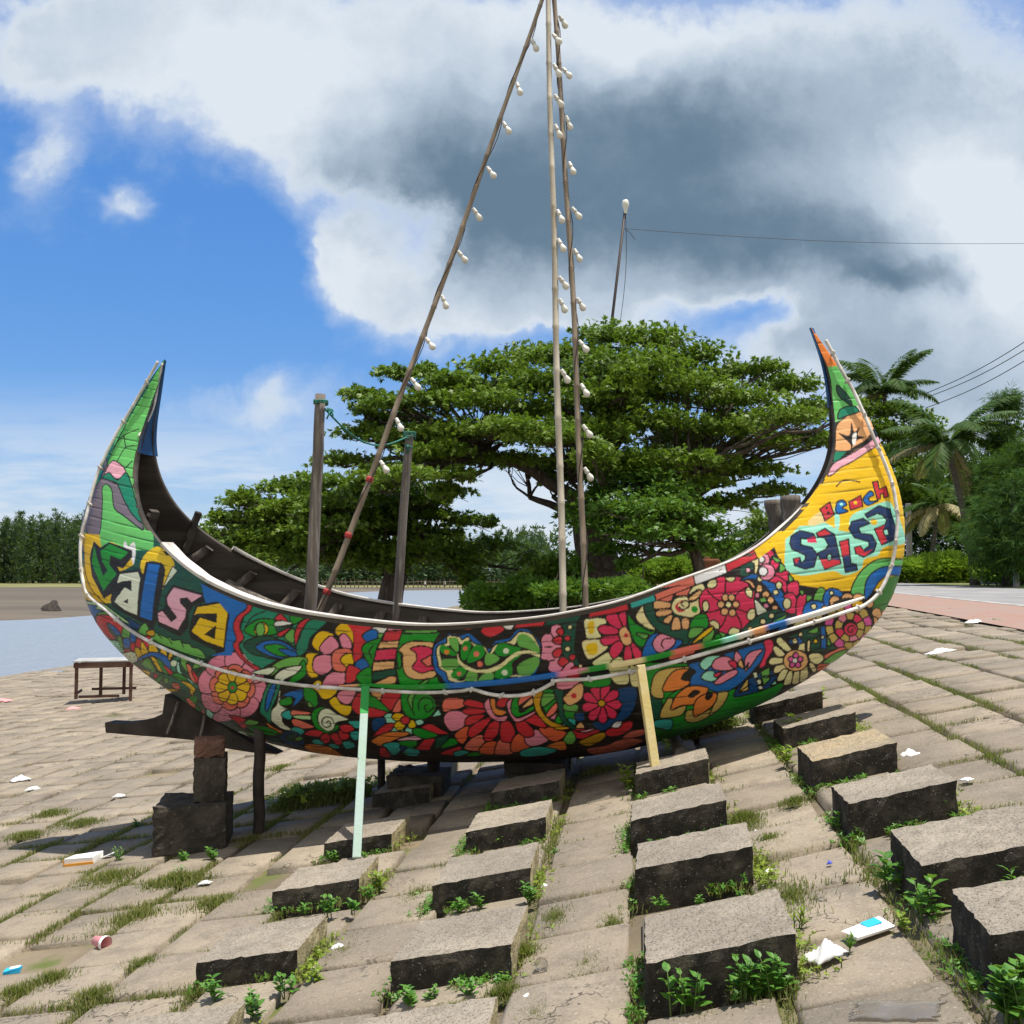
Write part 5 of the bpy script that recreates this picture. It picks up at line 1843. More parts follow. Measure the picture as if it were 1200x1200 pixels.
gfoot = hit(418, 1006, 0.02)
ghead = bw(-0.63, -0.955, 0.87)
o = plank('prop_board', gfoot, ghead, 0.050, 0.032, M_pgreen, (0.1, -1, 0.2))
tag(o, 'pale green painted board propping up the boat between the left two block columns', 'prop', 'boards propping the boat')
z = (ghead - gfoot).normalized()
t2 = MB()
t2.box((0, 0, 0), (0.0525, 0.035, 0.2))
q = t2.build('painted_end', M_pgreen2, o, bevel=0.004)
q.location = (0, 0, (ghead - gfoot).length - 0.1)
yfoot = hit(771, 925, 0.0)
yfoot.z = gz(yfoot.x, yfoot.y) + 0.02
yhead = bw(1.13, -0.885, 1.03)
o = plank('prop_board', yfoot, yhead, 0.055, 0.036, M_pyel, (0.25, -1, 0.25))
tag(o, 'pale yellow wooden board propping up the right half of the boat', 'prop', 'boards propping the boat')

# left stack: big block, upright block, brick
M_stack = mat('dark_concrete', (0.085, 0.073, 0.057), 0.95, (0.042, 0.037, 0.03), 6, 8, 0.9, 45, col3=(0.14, 0.12, 0.095), scale3=40, a3=(0.6, 0.7), bdist=0.02)  # very dark speckled concrete for the support blocks
M_brk = mat('worn_brick', (0.20, 0.105, 0.075), 0.95, (0.13, 0.075, 0.055), 8, 8, 0.9, 50, bdist=0.015)


def place_box(name, px0, px1, pytop, pybot, Y, depth, m, label, cat, yaw=0.0, n=(12, 9, 10), rough=0.006, edge=0.03, seed=1, group=None):
    a = at(px0, pybot, Y)
    b = at(px1, pybot, Y)
    top = at((px0 + px1) / 2, pytop, Y).z
    bot = a.z
    c, s_ = math.cos(yaw), math.sin(yaw)
    x = Vector((c, s_, 0))
    y = Vector((-s_, c, 0))
    w = (b - a).length

    def cf(i, j, k_):
        return a + x * (w * i) + y * (depth * j) + Vector((0, 0, (top - bot) * k_))
    loc = cf(.5, .5, 0)
    o = rough_box(name, cf, m, n, rough, edge, None, loc, seed)
    return tag(o, label, cat, group)


BASE_Y = 6.95
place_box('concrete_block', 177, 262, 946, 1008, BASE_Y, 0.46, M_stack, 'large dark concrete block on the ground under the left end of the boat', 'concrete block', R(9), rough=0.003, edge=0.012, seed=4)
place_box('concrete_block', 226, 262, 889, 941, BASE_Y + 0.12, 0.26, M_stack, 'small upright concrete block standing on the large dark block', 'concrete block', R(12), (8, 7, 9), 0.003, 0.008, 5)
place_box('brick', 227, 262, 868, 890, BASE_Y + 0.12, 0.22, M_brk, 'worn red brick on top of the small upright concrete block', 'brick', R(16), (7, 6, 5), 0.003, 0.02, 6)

# dark shaped timber under the left end
mb = MB()
outl = [(129, 845), (150, 846), (168, 844), (185, 840), (196, 835), (199, 812), (225, 822), (262, 846), (300, 868), (330, 882), (300, 880), (262, 874), (235, 866), (205, 863), (165, 860), (130, 857)]
fr_, bk_ = [], []
for x, y in outl:
    u, v, z = bpx(x, y, 0.05)
    fr_.append(bw(u, -0.03, z))
    bk_.append(bw(u, 0.12, z))
n = len(outl)
mb.add(fr_ + bk_, [tuple(range(n - 1, -1, -1)), tuple(range(n, 2 * n))] + [(i, (i + 1) % n, n + (i + 1) % n, n + i) for i in range(n)])
o = mb.build('support_timber', M_darkwood, None, loc=bw(-2.2, 0, 0.2), bevel=0.008)
tag(o, 'dark tapering timber jutting out to the left under the boat', 'timber')
for (x0, y0, x1, y1), nm in (((209, 822, 196, 860), 'leaning dark stick against the timber under the boat, the left one'), ((240, 838, 235, 863), 'short dark stick against the timber under the boat, above the brick')):
    u, v, z = bpx(x0, y0, -0.07)
    a = bw(u, v, z)
    u, v, z = bpx(x1, y1, -0.07)
    b = bw(u, v, z)
    mb = MB()
    mb.tube([a, a.lerp(b, 0.5) + Vector((0.004, 0, 0)), b], 0.012, 7)
    tag(mb.build('stick', M_greywood, None, loc=b), nm, 'stick')
# round post under the hull
a = hit(303, 976)
b = at(304, 866, a.y)
mb = MB()
mb.tube([a - Vector((0, 0, .1))] + [a.lerp(b, f) + Vector((0.006 * math.sin(f * 9), 0, 0)) for f in (0, .2, .4, .6, .8, 1)] + [b + Vector((0, 0, 0.12))], 0.041, 10)
tag(mb.build('support_post', M_darkwood, None, True, loc=a), 'dark round post standing upright under the left half of the boat', 'post')
# short posts, boards and log beneath the middle
for (px, y0, y1, Y, w, lab) in ((508, 893, 930, 7.9, 0.05, 'short dark stub post under the middle of the boat'), (447, 890, 935, 8.0, 0.03, 'thin far post under the boat left of the middle')):
    a, b = at(px, y1, Y), at(px, y0 - 8, Y)
    a.z = gz(a.x, a.y) - 0.05
    mb = MB()
    mb.tube([a, a.lerp(b, .5), b], w, 9)
    tag(mb.build('support_post', M_darkwood, None, True, loc=a), lab, 'post')
place_box('timber_baulk', 590, 662, 893, 908, 7.4, 0.5, M_darkwood, 'dark timber baulk lying across the packing block under the keel', 'timber', R(-8), (8, 6, 4), 0.003, 0.008, 8)
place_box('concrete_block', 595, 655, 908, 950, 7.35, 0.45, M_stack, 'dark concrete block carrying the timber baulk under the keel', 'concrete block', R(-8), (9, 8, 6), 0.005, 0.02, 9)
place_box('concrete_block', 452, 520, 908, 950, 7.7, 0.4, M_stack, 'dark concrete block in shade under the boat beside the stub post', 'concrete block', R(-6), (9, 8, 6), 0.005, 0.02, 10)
a = at(799, 884, 6.95)
M_logend = mat('sawn_log', (0.17, 0.145, 0.115), 0.9, (0.09, 0.075, 0.06), 20, 6, 0.5, 40)
mb = MB()
mb.tube([a, a + Vector((0.05, 0.75, 0.02))], 0.047, 16)
tag(mb.build('log', M_logend, None, False, loc=a), 'round log whose sawn end shows under the right half of the boat', 'log')

# ------------------------------------------------------------------ light cable on the hull
M_cable = mat('white_cable', (0.80, 0.78, 0.74), 0.5, (0.46, 0.43, 0.38), 8, 5, 0.2, 40)
cab = empty('light_cable', bw(-2.6, 0, 3.2))
tag(cab, 'long white light cable clipped along the painted side of the boat', 'cable')
rp = crspline(np.array(ROPE), 6)
cen = np.array([0, 0.0])
ro = []
for i, (u, v, z) in enumerate(rp):
    ou = np.interp(u, [-3.1, -2.4, -1.0, 1.6, 2.4, 2.8], [-0.028, -0.015, -0.004, 0.02, 0.03, 0.045])
    ro.append(bw(u + ou * 0.6, v - 0.028, z))
mb = MB()
mb.tube(ro, 0.0125, 8)
cbl = mb.build('cable', M_cable, cab, True)
cbl.matrix_parent_inverse = Matrix.Translation(-cab.location)
clip = None
for i in range(6, len(ro) - 3, 9):
    p = ro[i]
    if clip is None:
        mb = MB()
        mb.box((0, 0, 0), (0.022, 0.03, 0.034))
        mb.box((0, 0.012, 0), (0.014, 0.02, 0.048))
        clip = mb.build('clip', M_cable, cab, bevel=0.004)
        c = clip
    else:
        c = clip.copy()
        COL.objects.link(c)
    c.matrix_parent_inverse = Matrix.Translation(-cab.location)
    c.location = p
    c.rotation_euler = (0, random.uniform(-.8, .8), -BTH)
# second cable on the near lip of the left horn and along the cap
pts = [bpx(x, y, v) for x, y, v in ((191, 426, 0), (187, 447, -.0), (180, 480, -.02), (170, 500, -.05), (163, 512, -.1))]
mb = MB()
mb.tube([bw(u, v - 0.01, z) for u, v, z in crspline(pts, 5)], 0.009, 7)
tag(mb.build('light_cable', M_cable, None, True, loc=bw(*pts[0])), 'short white cable running down the blue face of the left horn', 'cable')

# ------------------------------------------------------------------ bamboo poles and bulbs
M_bamA = mat('brown_bamboo', (0.21, 0.16, 0.115), 0.6, (0.30, 0.24, 0.17), 3, 6, 0.3, 40, stretch=(6, 6, 0.7))
M_bamB = mat('pale_bamboo', (0.50, 0.45, 0.36), 0.55, (0.36, 0.31, 0.23), 3, 6, 0.3, 40, stretch=(6, 6, 0.7))
M_tie = mat('red_binding', (0.42, 0.05, 0.05), 0.7)
M_wire = mat('dark_flex', (0.05, 0.035, 0.03), 0.6)


def bamboo(a, b, r0, r1, m, label, ties=0, seed=0, bow=0.03):
    rn = random.Random(seed)
    a, b = Vector(a), Vector(b)
    L = (b - a).length
    e = empty('bamboo_pole', a)
    tag(e, label, 'bamboo pole', 'bamboo poles rising from the boat')
    pts, rad = [], []
    d = 0.0
    side = (b - a).cross(Vector((0, 1, 0))).normalized()
    while d < L:
        step = rn.uniform(0.24, 0.36)
        for f, k_ in ((0.0, 1.16), (0.05, 1.0), (0.5, 0.965), (0.95, 1.0)):
            x = min(d + step * f, L)
            p = a.lerp(b, x / L) + side * (bow * math.sin(math.pi * x / L) + 0.004 * math.sin(x * 3.1 + seed))
            pts.append(p)
            rad.append((r0 + (r1 - r0) * x / L) * k_)
        d += step
    mb = MB()
    mb.tube(pts, rad, 9)
    c = mb.build('culm', m, e, True)
    c.matrix_parent_inverse = Matrix.Translation(-e.location)
    for i in range(ties):
        x = 0.35 + i * 0.42
        p = a.lerp(b, x / L) + side * (bow * math.sin(math.pi * x / L))
        ax = (b - a).normalized()
        mb = MB()
        rr_ = (r0 + (r1 - r0) * x / L) * 1.3
        mb.tube([p - ax * 0.02, p - ax * .01, p + ax * 0.01, p + ax * 0.02], [rr_ * .9, rr_, rr_, rr_ * .9], 9)
        t_ = mb.build('binding', M_tie, e, True)
        t_.matrix_parent_inverse = Matrix.Translation(-e.location)
    return a, b, side, bow


def polepts(px0, py0, v0, px1, py1, v1, zlow):
    u, v, z = bpx(px0, py0, v0)
    a = bw(u, v, z)
    u, v, z = bpx(px1, py1, v1)
    b = bw(u, v, z)
    ext = a + (a - b) * ((a.z - zlow) / (b.z - a.z))
    return ext, b


PA = polepts(372, 718, -0.55, 645, -30, 0.0, 0.75)
PB = polepts(660, 712, -0.80, 641, -30, -0.06, 1.12)
PC = polepts(684, 704, -0.45, 647, -30, 0.06, 0.95)
bA = bamboo(*PA, 0.023, 0.015, M_bamA, 'long brown bamboo pole leaning from the left up to the masthead', 4, 1, -0.03)
bB = bamboo(*PB, 0.024, 0.019, M_bamB, 'pale straight bamboo pole in the middle of the boat, nearest of the upright pair', 0, 2, 0.0)
bC = bamboo(*PC, 0.022, 0.018, M_bamA, 'darker brown bamboo pole standing just right of the pale one', 0, 3, -0.03)

M_sock = mat('white_plastic', (0.60, 0.585, 0.53), 0.45)
M_bulb = mat('frosted_bulb', (0.72, 0.70, 0.62), 0.25)
mb = MB()
I4 = Matrix.Identity(4)
mb.lathe([(0.001, 0.0), (0.013, 0.0), (0.016, -0.008), (0.017, -0.03), (0.020, -0.034), (0.020, -0.05), (0.016, -0.054), (0.001, -0.054)], I4, 12)
sock_me = mb.build('socket', M_sock, None, True)
mb = MB()
mb.lathe([(0.014, -0.05), (0.016, -0.062), (0.022, -0.076), (0.028, -0.092), (0.029, -0.104), (0.025, -0.118), (0.014, -0.128), (0.001, -0.131)], I4, 14)
bulb_me = mb.build('bulb', M_bulb, None, True)
sock_d, bulb_d = sock_me.data, bulb_me.data
for x in (sock_me, bulb_me):
    bpy.data.objects.remove(x)


def bulb(px, py, Y, ang, yaw, label, grp):
    p = at(px, py, Y)
    e = empty('light_bulb', p, (0, -ang, yaw))
    tag(e, label, 'light bulb', grp)
    e.scale = (0.82, 0.82, 0.82)
    for nm, dta in (('socket', sock_d), ('bulb', bulb_d)):
        c = bpy.data.objects.new(nm, dta)
        COL.objects.link(c)
        c.parent = e
        if not dta.materials:
            dta.materials.append(M_sock if nm == 'socket' else M_bulb)


def pole_at(py, pole, dx=0.0):
    """pixel column and distance of a pole at pixel row py"""
    a, b, side, bow = pole
    for i in range(400):
        f = i / 399
        p = a.lerp(b, f) + side * (bow * math.sin(math.pi * f))
        d = p - Vector((0, 0, EYE))
        dep = d.y * math.cos(PITCH) + d.z * math.sin(PITCH)
        up = -d.y * math.sin(PITCH) + d.z * math.cos(PITCH)
        if 600 - 1200 * up / dep <= py:
            return 600 + 1200 * d.x / dep, p.y
    return 600, 7.5


ORDN = ['lowest', 'second lowest', 'third from the bottom', 'fourth from the bottom', 'fifth from the bottom', 'sixth from the bottom', 'seventh from the bottom', 'eighth from the bottom',
        'ninth from the bottom', 'tenth from the bottom', 'eleventh from the bottom', 'twelfth from the bottom', 'thirteenth from the bottom']
for pole, ys, nm, sgn in ((bA, [540, 490, 443, 396, 346, 294, 244, 196, 143, 97, 46], 'brown pole leaning from the left', 1),
                          (bB, [433, 350, 324, 280, 246, 146, 111, 75, 40], 'pale middle pole', 1),
                          (bC, [548, 498, 450, 399, 349, 292, 243, 190, 136, 80, 18], 'right brown pole', 1)):
    for i, py in enumerate(ys):
        px, Y = pole_at(py, pole)
        off = 4 if pole is bA else 5
        bulb(px + off, py, Y - 0.02, R(random.uniform(18, 42)), random.uniform(-.5, .5), f'white bulb hanging on the {nm}, {ORDN[i]}', 'bulbs hung along the bamboo poles')
# flex running up each lit pole
for pole, nm in ((bA, 'dark flex wound up the left leaning bamboo pole'), (bC, 'dark flex running up the right brown bamboo pole')):
    a, b, side, bow = pole
    mb = MB()
    pts = []
    for i in range(60):
        f = 0.02 + 0.97 * i / 59
        pts.append(a.lerp(b, f) + side * (bow * math.sin(math.pi * f)) + Vector((0.024 * math.cos(i * .7) + 0.006, 0.02 * math.sin(i * .7) - 0.006, 0)))
    mb.tube(pts, 0.0035, 5)
    tag(mb.build('flex', M_wire, None, True, loc=pts[0]), nm, 'cable')

# green rope between the two posts
M_rope = mat('green_rope', (0.02, 0.22, 0.16), 0.8, (0.05, 0.12, 0.09), 40, 3)
e = empty('green_rope', bw(*bpx(375, 472, -0.76)))
tag(e, 'green rope tied between the tops of the two grey posts', 'rope')
a = Vector(bw(*bpx(376, 474, -0.76)))
b = Vector(bw(*bpx(480, 514, 0.98)))


def ring(c, r, nm, turns=2.5, h=0.03):
    mb_ = MB()
    mb_.tube([c + Vector((math.cos(t_) * r, math.sin(t_) * r, h * t_ / (turns * 6.28))) for t_ in np.linspace(0, turns * 6.283, 30)], 0.007, 6)
    o_ = mb_.build(nm, M_rope, e, True)
    o_.matrix_parent_inverse = Matrix.Translation(-e.location)


ring(a, 0.046, 'knot')
ring(b, 0.05, 'knot', 3.5, 0.06)
mb = MB()
mb.tube([a.lerp(b, f) - Vector((0, 0, 0.16 * math.sin(math.pi * min(f * 1.05, 1)))) for f in np.linspace(0, 1, 20)], 0.007, 6)
for cc_, k_ in ((a + Vector((0.05, -0.03, -0.03)), 5), (b + Vector((-0.03, -0.05, -0.06)), 5)):
    for i in range(k_):
        d = Vector((random.uniform(-.02, .07), random.uniform(-.03, .03), random.uniform(-.10, -.02)))
        mb.tube([cc_, cc_ + d * .5 + Vector((.015, 0, 0)), cc_ + d], 0.006, 5)
o = mb.build('line', M_rope, e, True)
o.matrix_parent_inverse = Matrix.Translation(-e.location)

# ------------------------------------------------------------------ broken table by the water
M_tab = mat('dark_red_wood', (0.075, 0.03, 0.022), 0.7, (0.12, 0.07, 0.05), 6, 6)
M_tabtop = mat('worn_table_top', (0.42, 0.43, 0.42), 0.6, (0.3, 0.28, 0.26), 4, 6)
TY = 20.6
c = at(125, 816, TY)
e = empty('wooden_table', c, (0, 0, R(14)))
tag(e, 'dark wooden table frame standing on the paving near the water', 'table')
tz = at(125, 774, TY).z - c.z
w = 0.52
for i, (x, y, lean) in enumerate(((-w, -0.32, 0), (w * 0.95, -0.42, 0.04), (-w * 0.3, 0.3, 0), (w * 0.55, 0.3, 0))):
    zb = -0.12 if i == 1 else 0.0
    mb = MB()
    mb.box((x, y, (tz + zb) / 2), (0.06, 0.06, tz - zb))
    mb.build('leg', M_tab, e, bevel=0.005)
mb = MB()
mb.box((0, 0, tz + 0.015), (1.16, 0.78, 0.03))
mb.build('table_top', M_tabtop, e, bevel=0.005)
for x, y, sx, sy, z_ in ((-0.02, -0.37, 1.1, 0.03, tz - 0.06), (0, 0.34, 1.1, 0.03, tz - 0.06), (0.1, 0.3, 0.85, 0.03, 0.12), (-w, 0, 0.03, 0.66, 0.1), (-.1, -.32, 0.75, 0.035, 0.04)):
    mb = MB()
    mb.box((x, y, z_), (sx, sy, 0.10 if z_ > .3 else 0.05))
    mb.build('rail', M_tab, e, bevel=0.004)

# ------------------------------------------------------------------ far bank: fence, people, driftwood
M_fpost = mat('fence_bamboo', (0.16, 0.12, 0.085), 0.9)
FY = 176
e = empty('bamboo_fence', (at(490, 690, FY).x, FY, -1.2))
tag(e, 'low fence of thin posts standing in the water by the far bank', 'fence')
x0, x1 = at(378, 690, FY).x, at(606, 690, FY).x
post = None
N_ = 44
for i in range(N_):
    x = x0 + (x1 - x0) * i / (N_ - 1) + random.uniform(-.15, .15)
    if post is None:
        mb = MB()
        mb.tube([(0, 0, -0.6), (0.02, 0, 0.8), (0, 0, 1.75)], 0.075, 6)
        post = mb.build('post', M_fpost, e)
        p = post
    else:
        p = post.copy()
        COL.objects.link(p)
    p.location = (x - e.location.x, random.uniform(-.4, .4), random.uniform(-.1, .25))
    p.rotation_euler = (random.uniform(-.03, .03), random.uniform(-.05, .05), 0)
for z_ in (0.85, 1.35):
    mb = MB()
    mb.tube([(x0 - e.location.x + (x1 - x0) * f, 0, z_ + 0.06 * math.sin(f * 40)) for f in np.linspace(0, 1, 60)], 0.05, 5)
    mb.build('rail', M_fpost, e)


M_shirt = mat('white_shirt', (0.62, 0.6, 0.58), 0.9)
M_skinp = mat('skin', (0.20, 0.11, 0.07), 0.7)
M_pants = mat('dark_trousers', (0.04, 0.04, 0.05), 0.9)
M_hair = mat('black_hair', (0.012, 0.01, 0.01), 0.7)


def person(px, py, Y, label, step, shirt):
    """small standing figure: one skinned body, hair and shirt as its children"""
    base_ = at(px, py, Y)
    J = {'pelvis': (0, 0, .95), 'chest': (0, 0, 1.30), 'neck': (0, 0, 1.50), 'head': (0, -.01, 1.62), 'crown': (0, 0, 1.74),
         'shl': (-.19, 0, 1.43), 'ell': (-.25, .02, 1.14), 'hal': (-.24, -.08, .88), 'shr': (.19, 0, 1.43), 'elr': (.25, .02, 1.14), 'har': (.24, -.05, .88),
         'hil': (-.10, 0, .9), 'knl': (-.11, -.03 - step, .5), 'anl': (-.11, .02 - step, .08), 'tol': (-.12, -.14 - step, .03),
         'hir': (.10, 0, .9), 'knr': (.11, -.03 + step, .5), 'anr': (.11, .04 + step, .08), 'tor': (.12, -.12 + step, .03)}
    rad = {'pelvis': .13, 'chest': .15, 'neck': .06, 'head': .1, 'crown': .075, 'shl': .07, 'ell': .048, 'hal': .036, 'shr': .07, 'elr': .048, 'har': .036,
           'hil': .10, 'knl': .065, 'anl': .045, 'tol': .035, 'hir': .10, 'knr': .065, 'anr': .045, 'tor': .035}
    E_ = [('pelvis', 'chest'), ('chest', 'neck'), ('neck', 'head'), ('head', 'crown'), ('chest', 'shl'), ('shl', 'ell'), ('ell', 'hal'), ('chest', 'shr'), ('shr', 'elr'), ('elr', 'har'),
          ('pelvis', 'hil'), ('hil', 'knl'), ('knl', 'anl'), ('anl', 'tol'), ('pelvis', 'hir'), ('hir', 'knr'), ('knr', 'anr'), ('anr', 'tor')]
    nm = list(J)
    me_ = bpy.data.meshes.new('person')
    me_.from_pydata([J[k_] for k_ in nm], [(nm.index(a_), nm.index(b_)) for a_, b_ in E_], [])
    o_ = link('person', me_, M_skinp)
    md_ = o_.modifiers.new('skin', 'SKIN')
    for i_, k_ in enumerate(nm):
        sv = me_.skin_vertices[0].data[i_]
        sv.radius = (rad[k_], rad[k_] * .85)
        sv.use_root = k_ == 'pelvis'
    o_.modifiers.new('sub', 'SUBSURF').levels = 1
    o_.location = base_
    o_.rotation_euler = (0, 0, random.uniform(-1, 1))
    tag(o_, label, 'person')
    mb_ = MB()
    mb_.lathe([(.2, .86), (.19, 1.0), (.18, 1.2), (.19, 1.36), (.15, 1.46), (.07, 1.51)], I4, 12)
    mb_.build('shirt', shirt, o_, True)
    mb_ = MB()
    for s_ in (-1, 1):
        st = -step if s_ < 0 else step
        mb_.tube([(s_ * .09, 0, .95), (s_ * .11, -.03 + st, .5), (s_ * .11, .02 + st, .12)], [.125, .085, .07], 10)
    mb_.build('trousers', M_pants, o_, True)
    mb_ = MB()
    mb_.lathe([(.001, 1.775), (.07, 1.76), (.108, 1.70), (.112, 1.64)], I4, 12)
    mb_.build('hair', M_hair, o_, True)


person(498, 690, 200, 'person in a white shirt walking on the far bank, the left one', 0.12, M_shirt)
person(521, 690, 200, 'person in a white shirt standing on the far bank, the right one', 0.05, M_shirt)
mb = MB()
c = at(61, 705, 70)
c.z = -0.92
mb.lathe([(0.001, .75), (.18, .7), (.3, .45), (.62, .2), (.75, -.1)], Matrix.Translation(c) @ Matrix.Rotation(.3, 4, 'Y') @ Matrix.Scale(.8, 4, (0, 1, 0)), 9)
tag(mb.build('driftwood', M_darkwood, None, True, loc=c), 'small dark lump of driftwood on the bare sand bank', 'driftwood')

# ------------------------------------------------------------------ right background: wall, posts, pillar, lamp pole, wires
M_wall = mat('grey_render', (0.22, 0.21, 0.195), 0.9, (0.15, 0.14, 0.13), 1.2, 8, 0.3, 20)
a, b = at(1146, 652, 46), at(1215, 650, 43)
mb = MB()
d = (b - a)
d.z = 0
ang = math.atan2(d.y, d.x)
h_ = at(1150, 622, 46).z - 0.9
mb.box((d.length / 2, 0, h_ / 2), (d.length, 0.2, h_))
mb.box((d.length / 2, 0, h_ + 0.04), (d.length + .1, 0.28, 0.08))
o = mb.build('garden_wall', M_wall, None, bevel=0.01)
o.location = (a.x, a.y, 0.9)
o.rotation_euler = (0, 0, ang)
tag(o, 'plain grey rendered wall beyond the road hedge', 'wall')
M_conc = mat('pale_concrete', (0.40, 0.39, 0.36), 0.9, (0.30, 0.29, 0.27), 2, 6)
for (px, y0, y1, Y, r_, lab) in ((1066, 590, 668, 55, 0.17, 'pale concrete post by the road beside the boat bow'), (1190, 560, 650, 36, 0.10, 'slim concrete post behind the grey wall')):
    a, b = at(px, y1, Y), at(px, y0, Y)
    a.z = 1.05
    mb = MB()
    mb.box((0, 0, (b.z - a.z) / 2), (r_ * 1.6, r_ * 1.6, b.z - a.z), taper=.15)
    o = mb.build('concrete_post', M_conc, None, bevel=0.01)
    o.location = a
    tag(o, lab, 'post')
a = at(833, 690, 25)
mb = MB()
zt = at(833, 655, 25).z
zb = 1.0
mb.box((0, 0, (zt - zb) / 2), (0.34, 0.34, zt - zb))
mb.box((0, 0, zt - zb - 0.06), (0.4, 0.4, 0.07))
mb.box((-.09, 0, zt - zb + 0.02), (0.10, 0.3, 0.05))
o = mb.build('brick_pillar', mat('orange_brick', (0.36, 0.15, 0.08), 0.9, (0.26, 0.12, 0.07), 9, 5), None, bevel=0.01)
o.location = (a.x, a.y, zb)
tag(o, 'small orange brick pillar top showing above the boat edge', 'pillar')
# lamp pole behind the big tree
LY = 27
a, b = at(700, 520, LY), at(733, 242, LY)
e = empty('lamp_pole', Vector((a.x - .5, LY, 0.3)))
tag(e, 'thin dark pole with a lamp on top rising behind the big tree', 'lamp pole')
mb = MB()
mb.tube([Vector((a.x - .35, LY, .3)), a, a.lerp(b, .5), b], [0.06, .045, .04, .034], 8)
o = mb.build('pole', M_wire, e, True)
o.matrix_parent_inverse = Matrix.Translation(-e.location)
mb = MB()
mb.lathe([(.001, .2), (.07, .17), (.1, .08), (.09, 0), (.05, -.1), (.05, -.2)], Matrix.Translation(b), 10)
o = mb.build('lamp', M_bulb, e, True)
o.matrix_parent_inverse = Matrix.Translation(-e.location)
mb = MB()
p0, p1 = at(732, 268, LY), at(1230, 285, LY + 3)
mb.tube([p0.lerp(p1, f) - Vector((0, 0, .16 * math.sin(math.pi * f))) for f in np.linspace(0, 1, 40)], 0.006, 5)
mb.tube([p0, p0 + Vector((.15, 0, -.12)), p0 + Vector((.28, 0, -.3))], 0.008, 5)
tag(mb.build('overhead_wire', M_wire, None, loc=p0), 'thin sagging wire running right from the lamp pole', 'wire')
mb = MB()
p0, p1 = at(733, 250, LY), at(727, 376, LY)
mb.tube([p0.lerp(p1, f) + Vector((.08 * math.sin(3.14 * f), 0, 0)) for f in np.linspace(0, 1, 16)], 0.008, 5)
tag(mb.build('hanging_wire', M_wire, None, loc=p0), 'loose wire hanging down beside the lamp pole', 'wire')
for i, (ya, yb, w_) in enumerate(((447, 396, 'topmost'), (452, 407, 'middle'), (464, 420, 'lowest'))):
    p0, p1 = at(1085, ya + 14, 60), at(1240, yb - 22, 48)
    mb = MB()
    mb.tube([p0.lerp(p1, f) - Vector((0, 0, .3 * math.sin(math.pi * f))) for f in np.linspace(0, 1, 24)], 0.022, 5)
    tag(mb.build('power_line', M_wire, None, loc=p0), f'power line crossing the sky above the palms, the {w_} of three', 'power line', 'power lines above the palms')

# ------------------------------------------------------------------ litter
M_white = mat('white_paper', (0.78, 0.77, 0.74), 0.8)
M_plas = mat('white_plastic_bag', (0.68, 0.68, 0.67), 0.35, (0.5, 0.5, 0.5), 9, 4)
M_clear = mat('clear_film', (0.45, 0.41, 0.34), 0.15, (0.33, 0.29, 0.23), 9, 5, trans=0.5)
M_clear.node_tree.nodes['Principled BSDF'].inputs['Alpha'].default_value = 0.55
M_cyan = mat('cyan_print', (0.03, 0.42, 0.72), 0.5)
M_orange = mat('orange_print', (0.75, 0.33, 0.04), 0.6)
M_pink = mat('pink_print', (0.72, 0.3, 0.3), 0.6)
M_gold = mat('brown_wrap', (0.3, 0.2, 0.1), 0.6)


def crumple(name, px, py, w, d, h, m, label, cat, yaw=0.0, seed=0, n=12, dz=0.0, fine=0.5):
    r_ = np.random.default_rng(seed)
    c = hit(px, py, dz)
    gx, gy = np.meshgrid(np.linspace(-.5, .5, n), np.linspace(-.5, .5, n), indexing='ij')
    k_ = r_.normal(0, 1, (6, 4))
    z_ = sum(np.abs(np.sin(gx * a_ * 5 + gy * b_ * 5 + c_ * 6)) * abs(d_) for a_, b_, c_, d_ in k_)
    z_ = z_ / z_.max() + r_.uniform(0, fine, z_.shape)
    edge_ = 1 - 0.97 * np.maximum(np.abs(gx), np.abs(gy)) * 2
    rr2 = 1 - 0.22 * r_.uniform(0, 1, gx.shape) * (np.maximum(np.abs(gx), np.abs(gy)) > .45)
    cy, sy = math.cos(yaw), math.sin(yaw)
    X_ = gx * w * rr2
    Y_ = gy * d * rr2
    x = X_ * cy - Y_ * sy
    y = X_ * sy + Y_ * cy
    slope = np.array([gz(c.x + a_, c.y + b_) for a_, b_ in zip(x.ravel(), y.ravel())]) - gz(c.x, c.y)
    V_ = np.stack([x.ravel(), y.ravel(), slope + (z_ * edge_ * h + 0.004).ravel()], -1)
    me_ = np_mesh(name, V_, grid_faces(n, n), False)
    o_ = link(name, me_, m)
    o_.location = c
    sol = o_.modifiers.new('thick', 'SOLIDIFY')
    sol.thickness = 0.003
    return tag(o_, label, cat)


def flatbox(name, px, py, size, yaw, mats, label, cat, dz=0.0):
    c = hit(px, py, dz)
    e_ = empty(name, c + Vector((0, 0, 0.0)), (0, math.atan2(gz(c.x - .1, c.y) - gz(c.x + .1, c.y), .2), yaw))
    tag(e_, label, cat)
    mb_ = MB()
    mb_.box((0, 0, size[2] / 2), size, jit=0.006)
    mb_.build('box', mats[0], e_, bevel=0.003)
    return e_


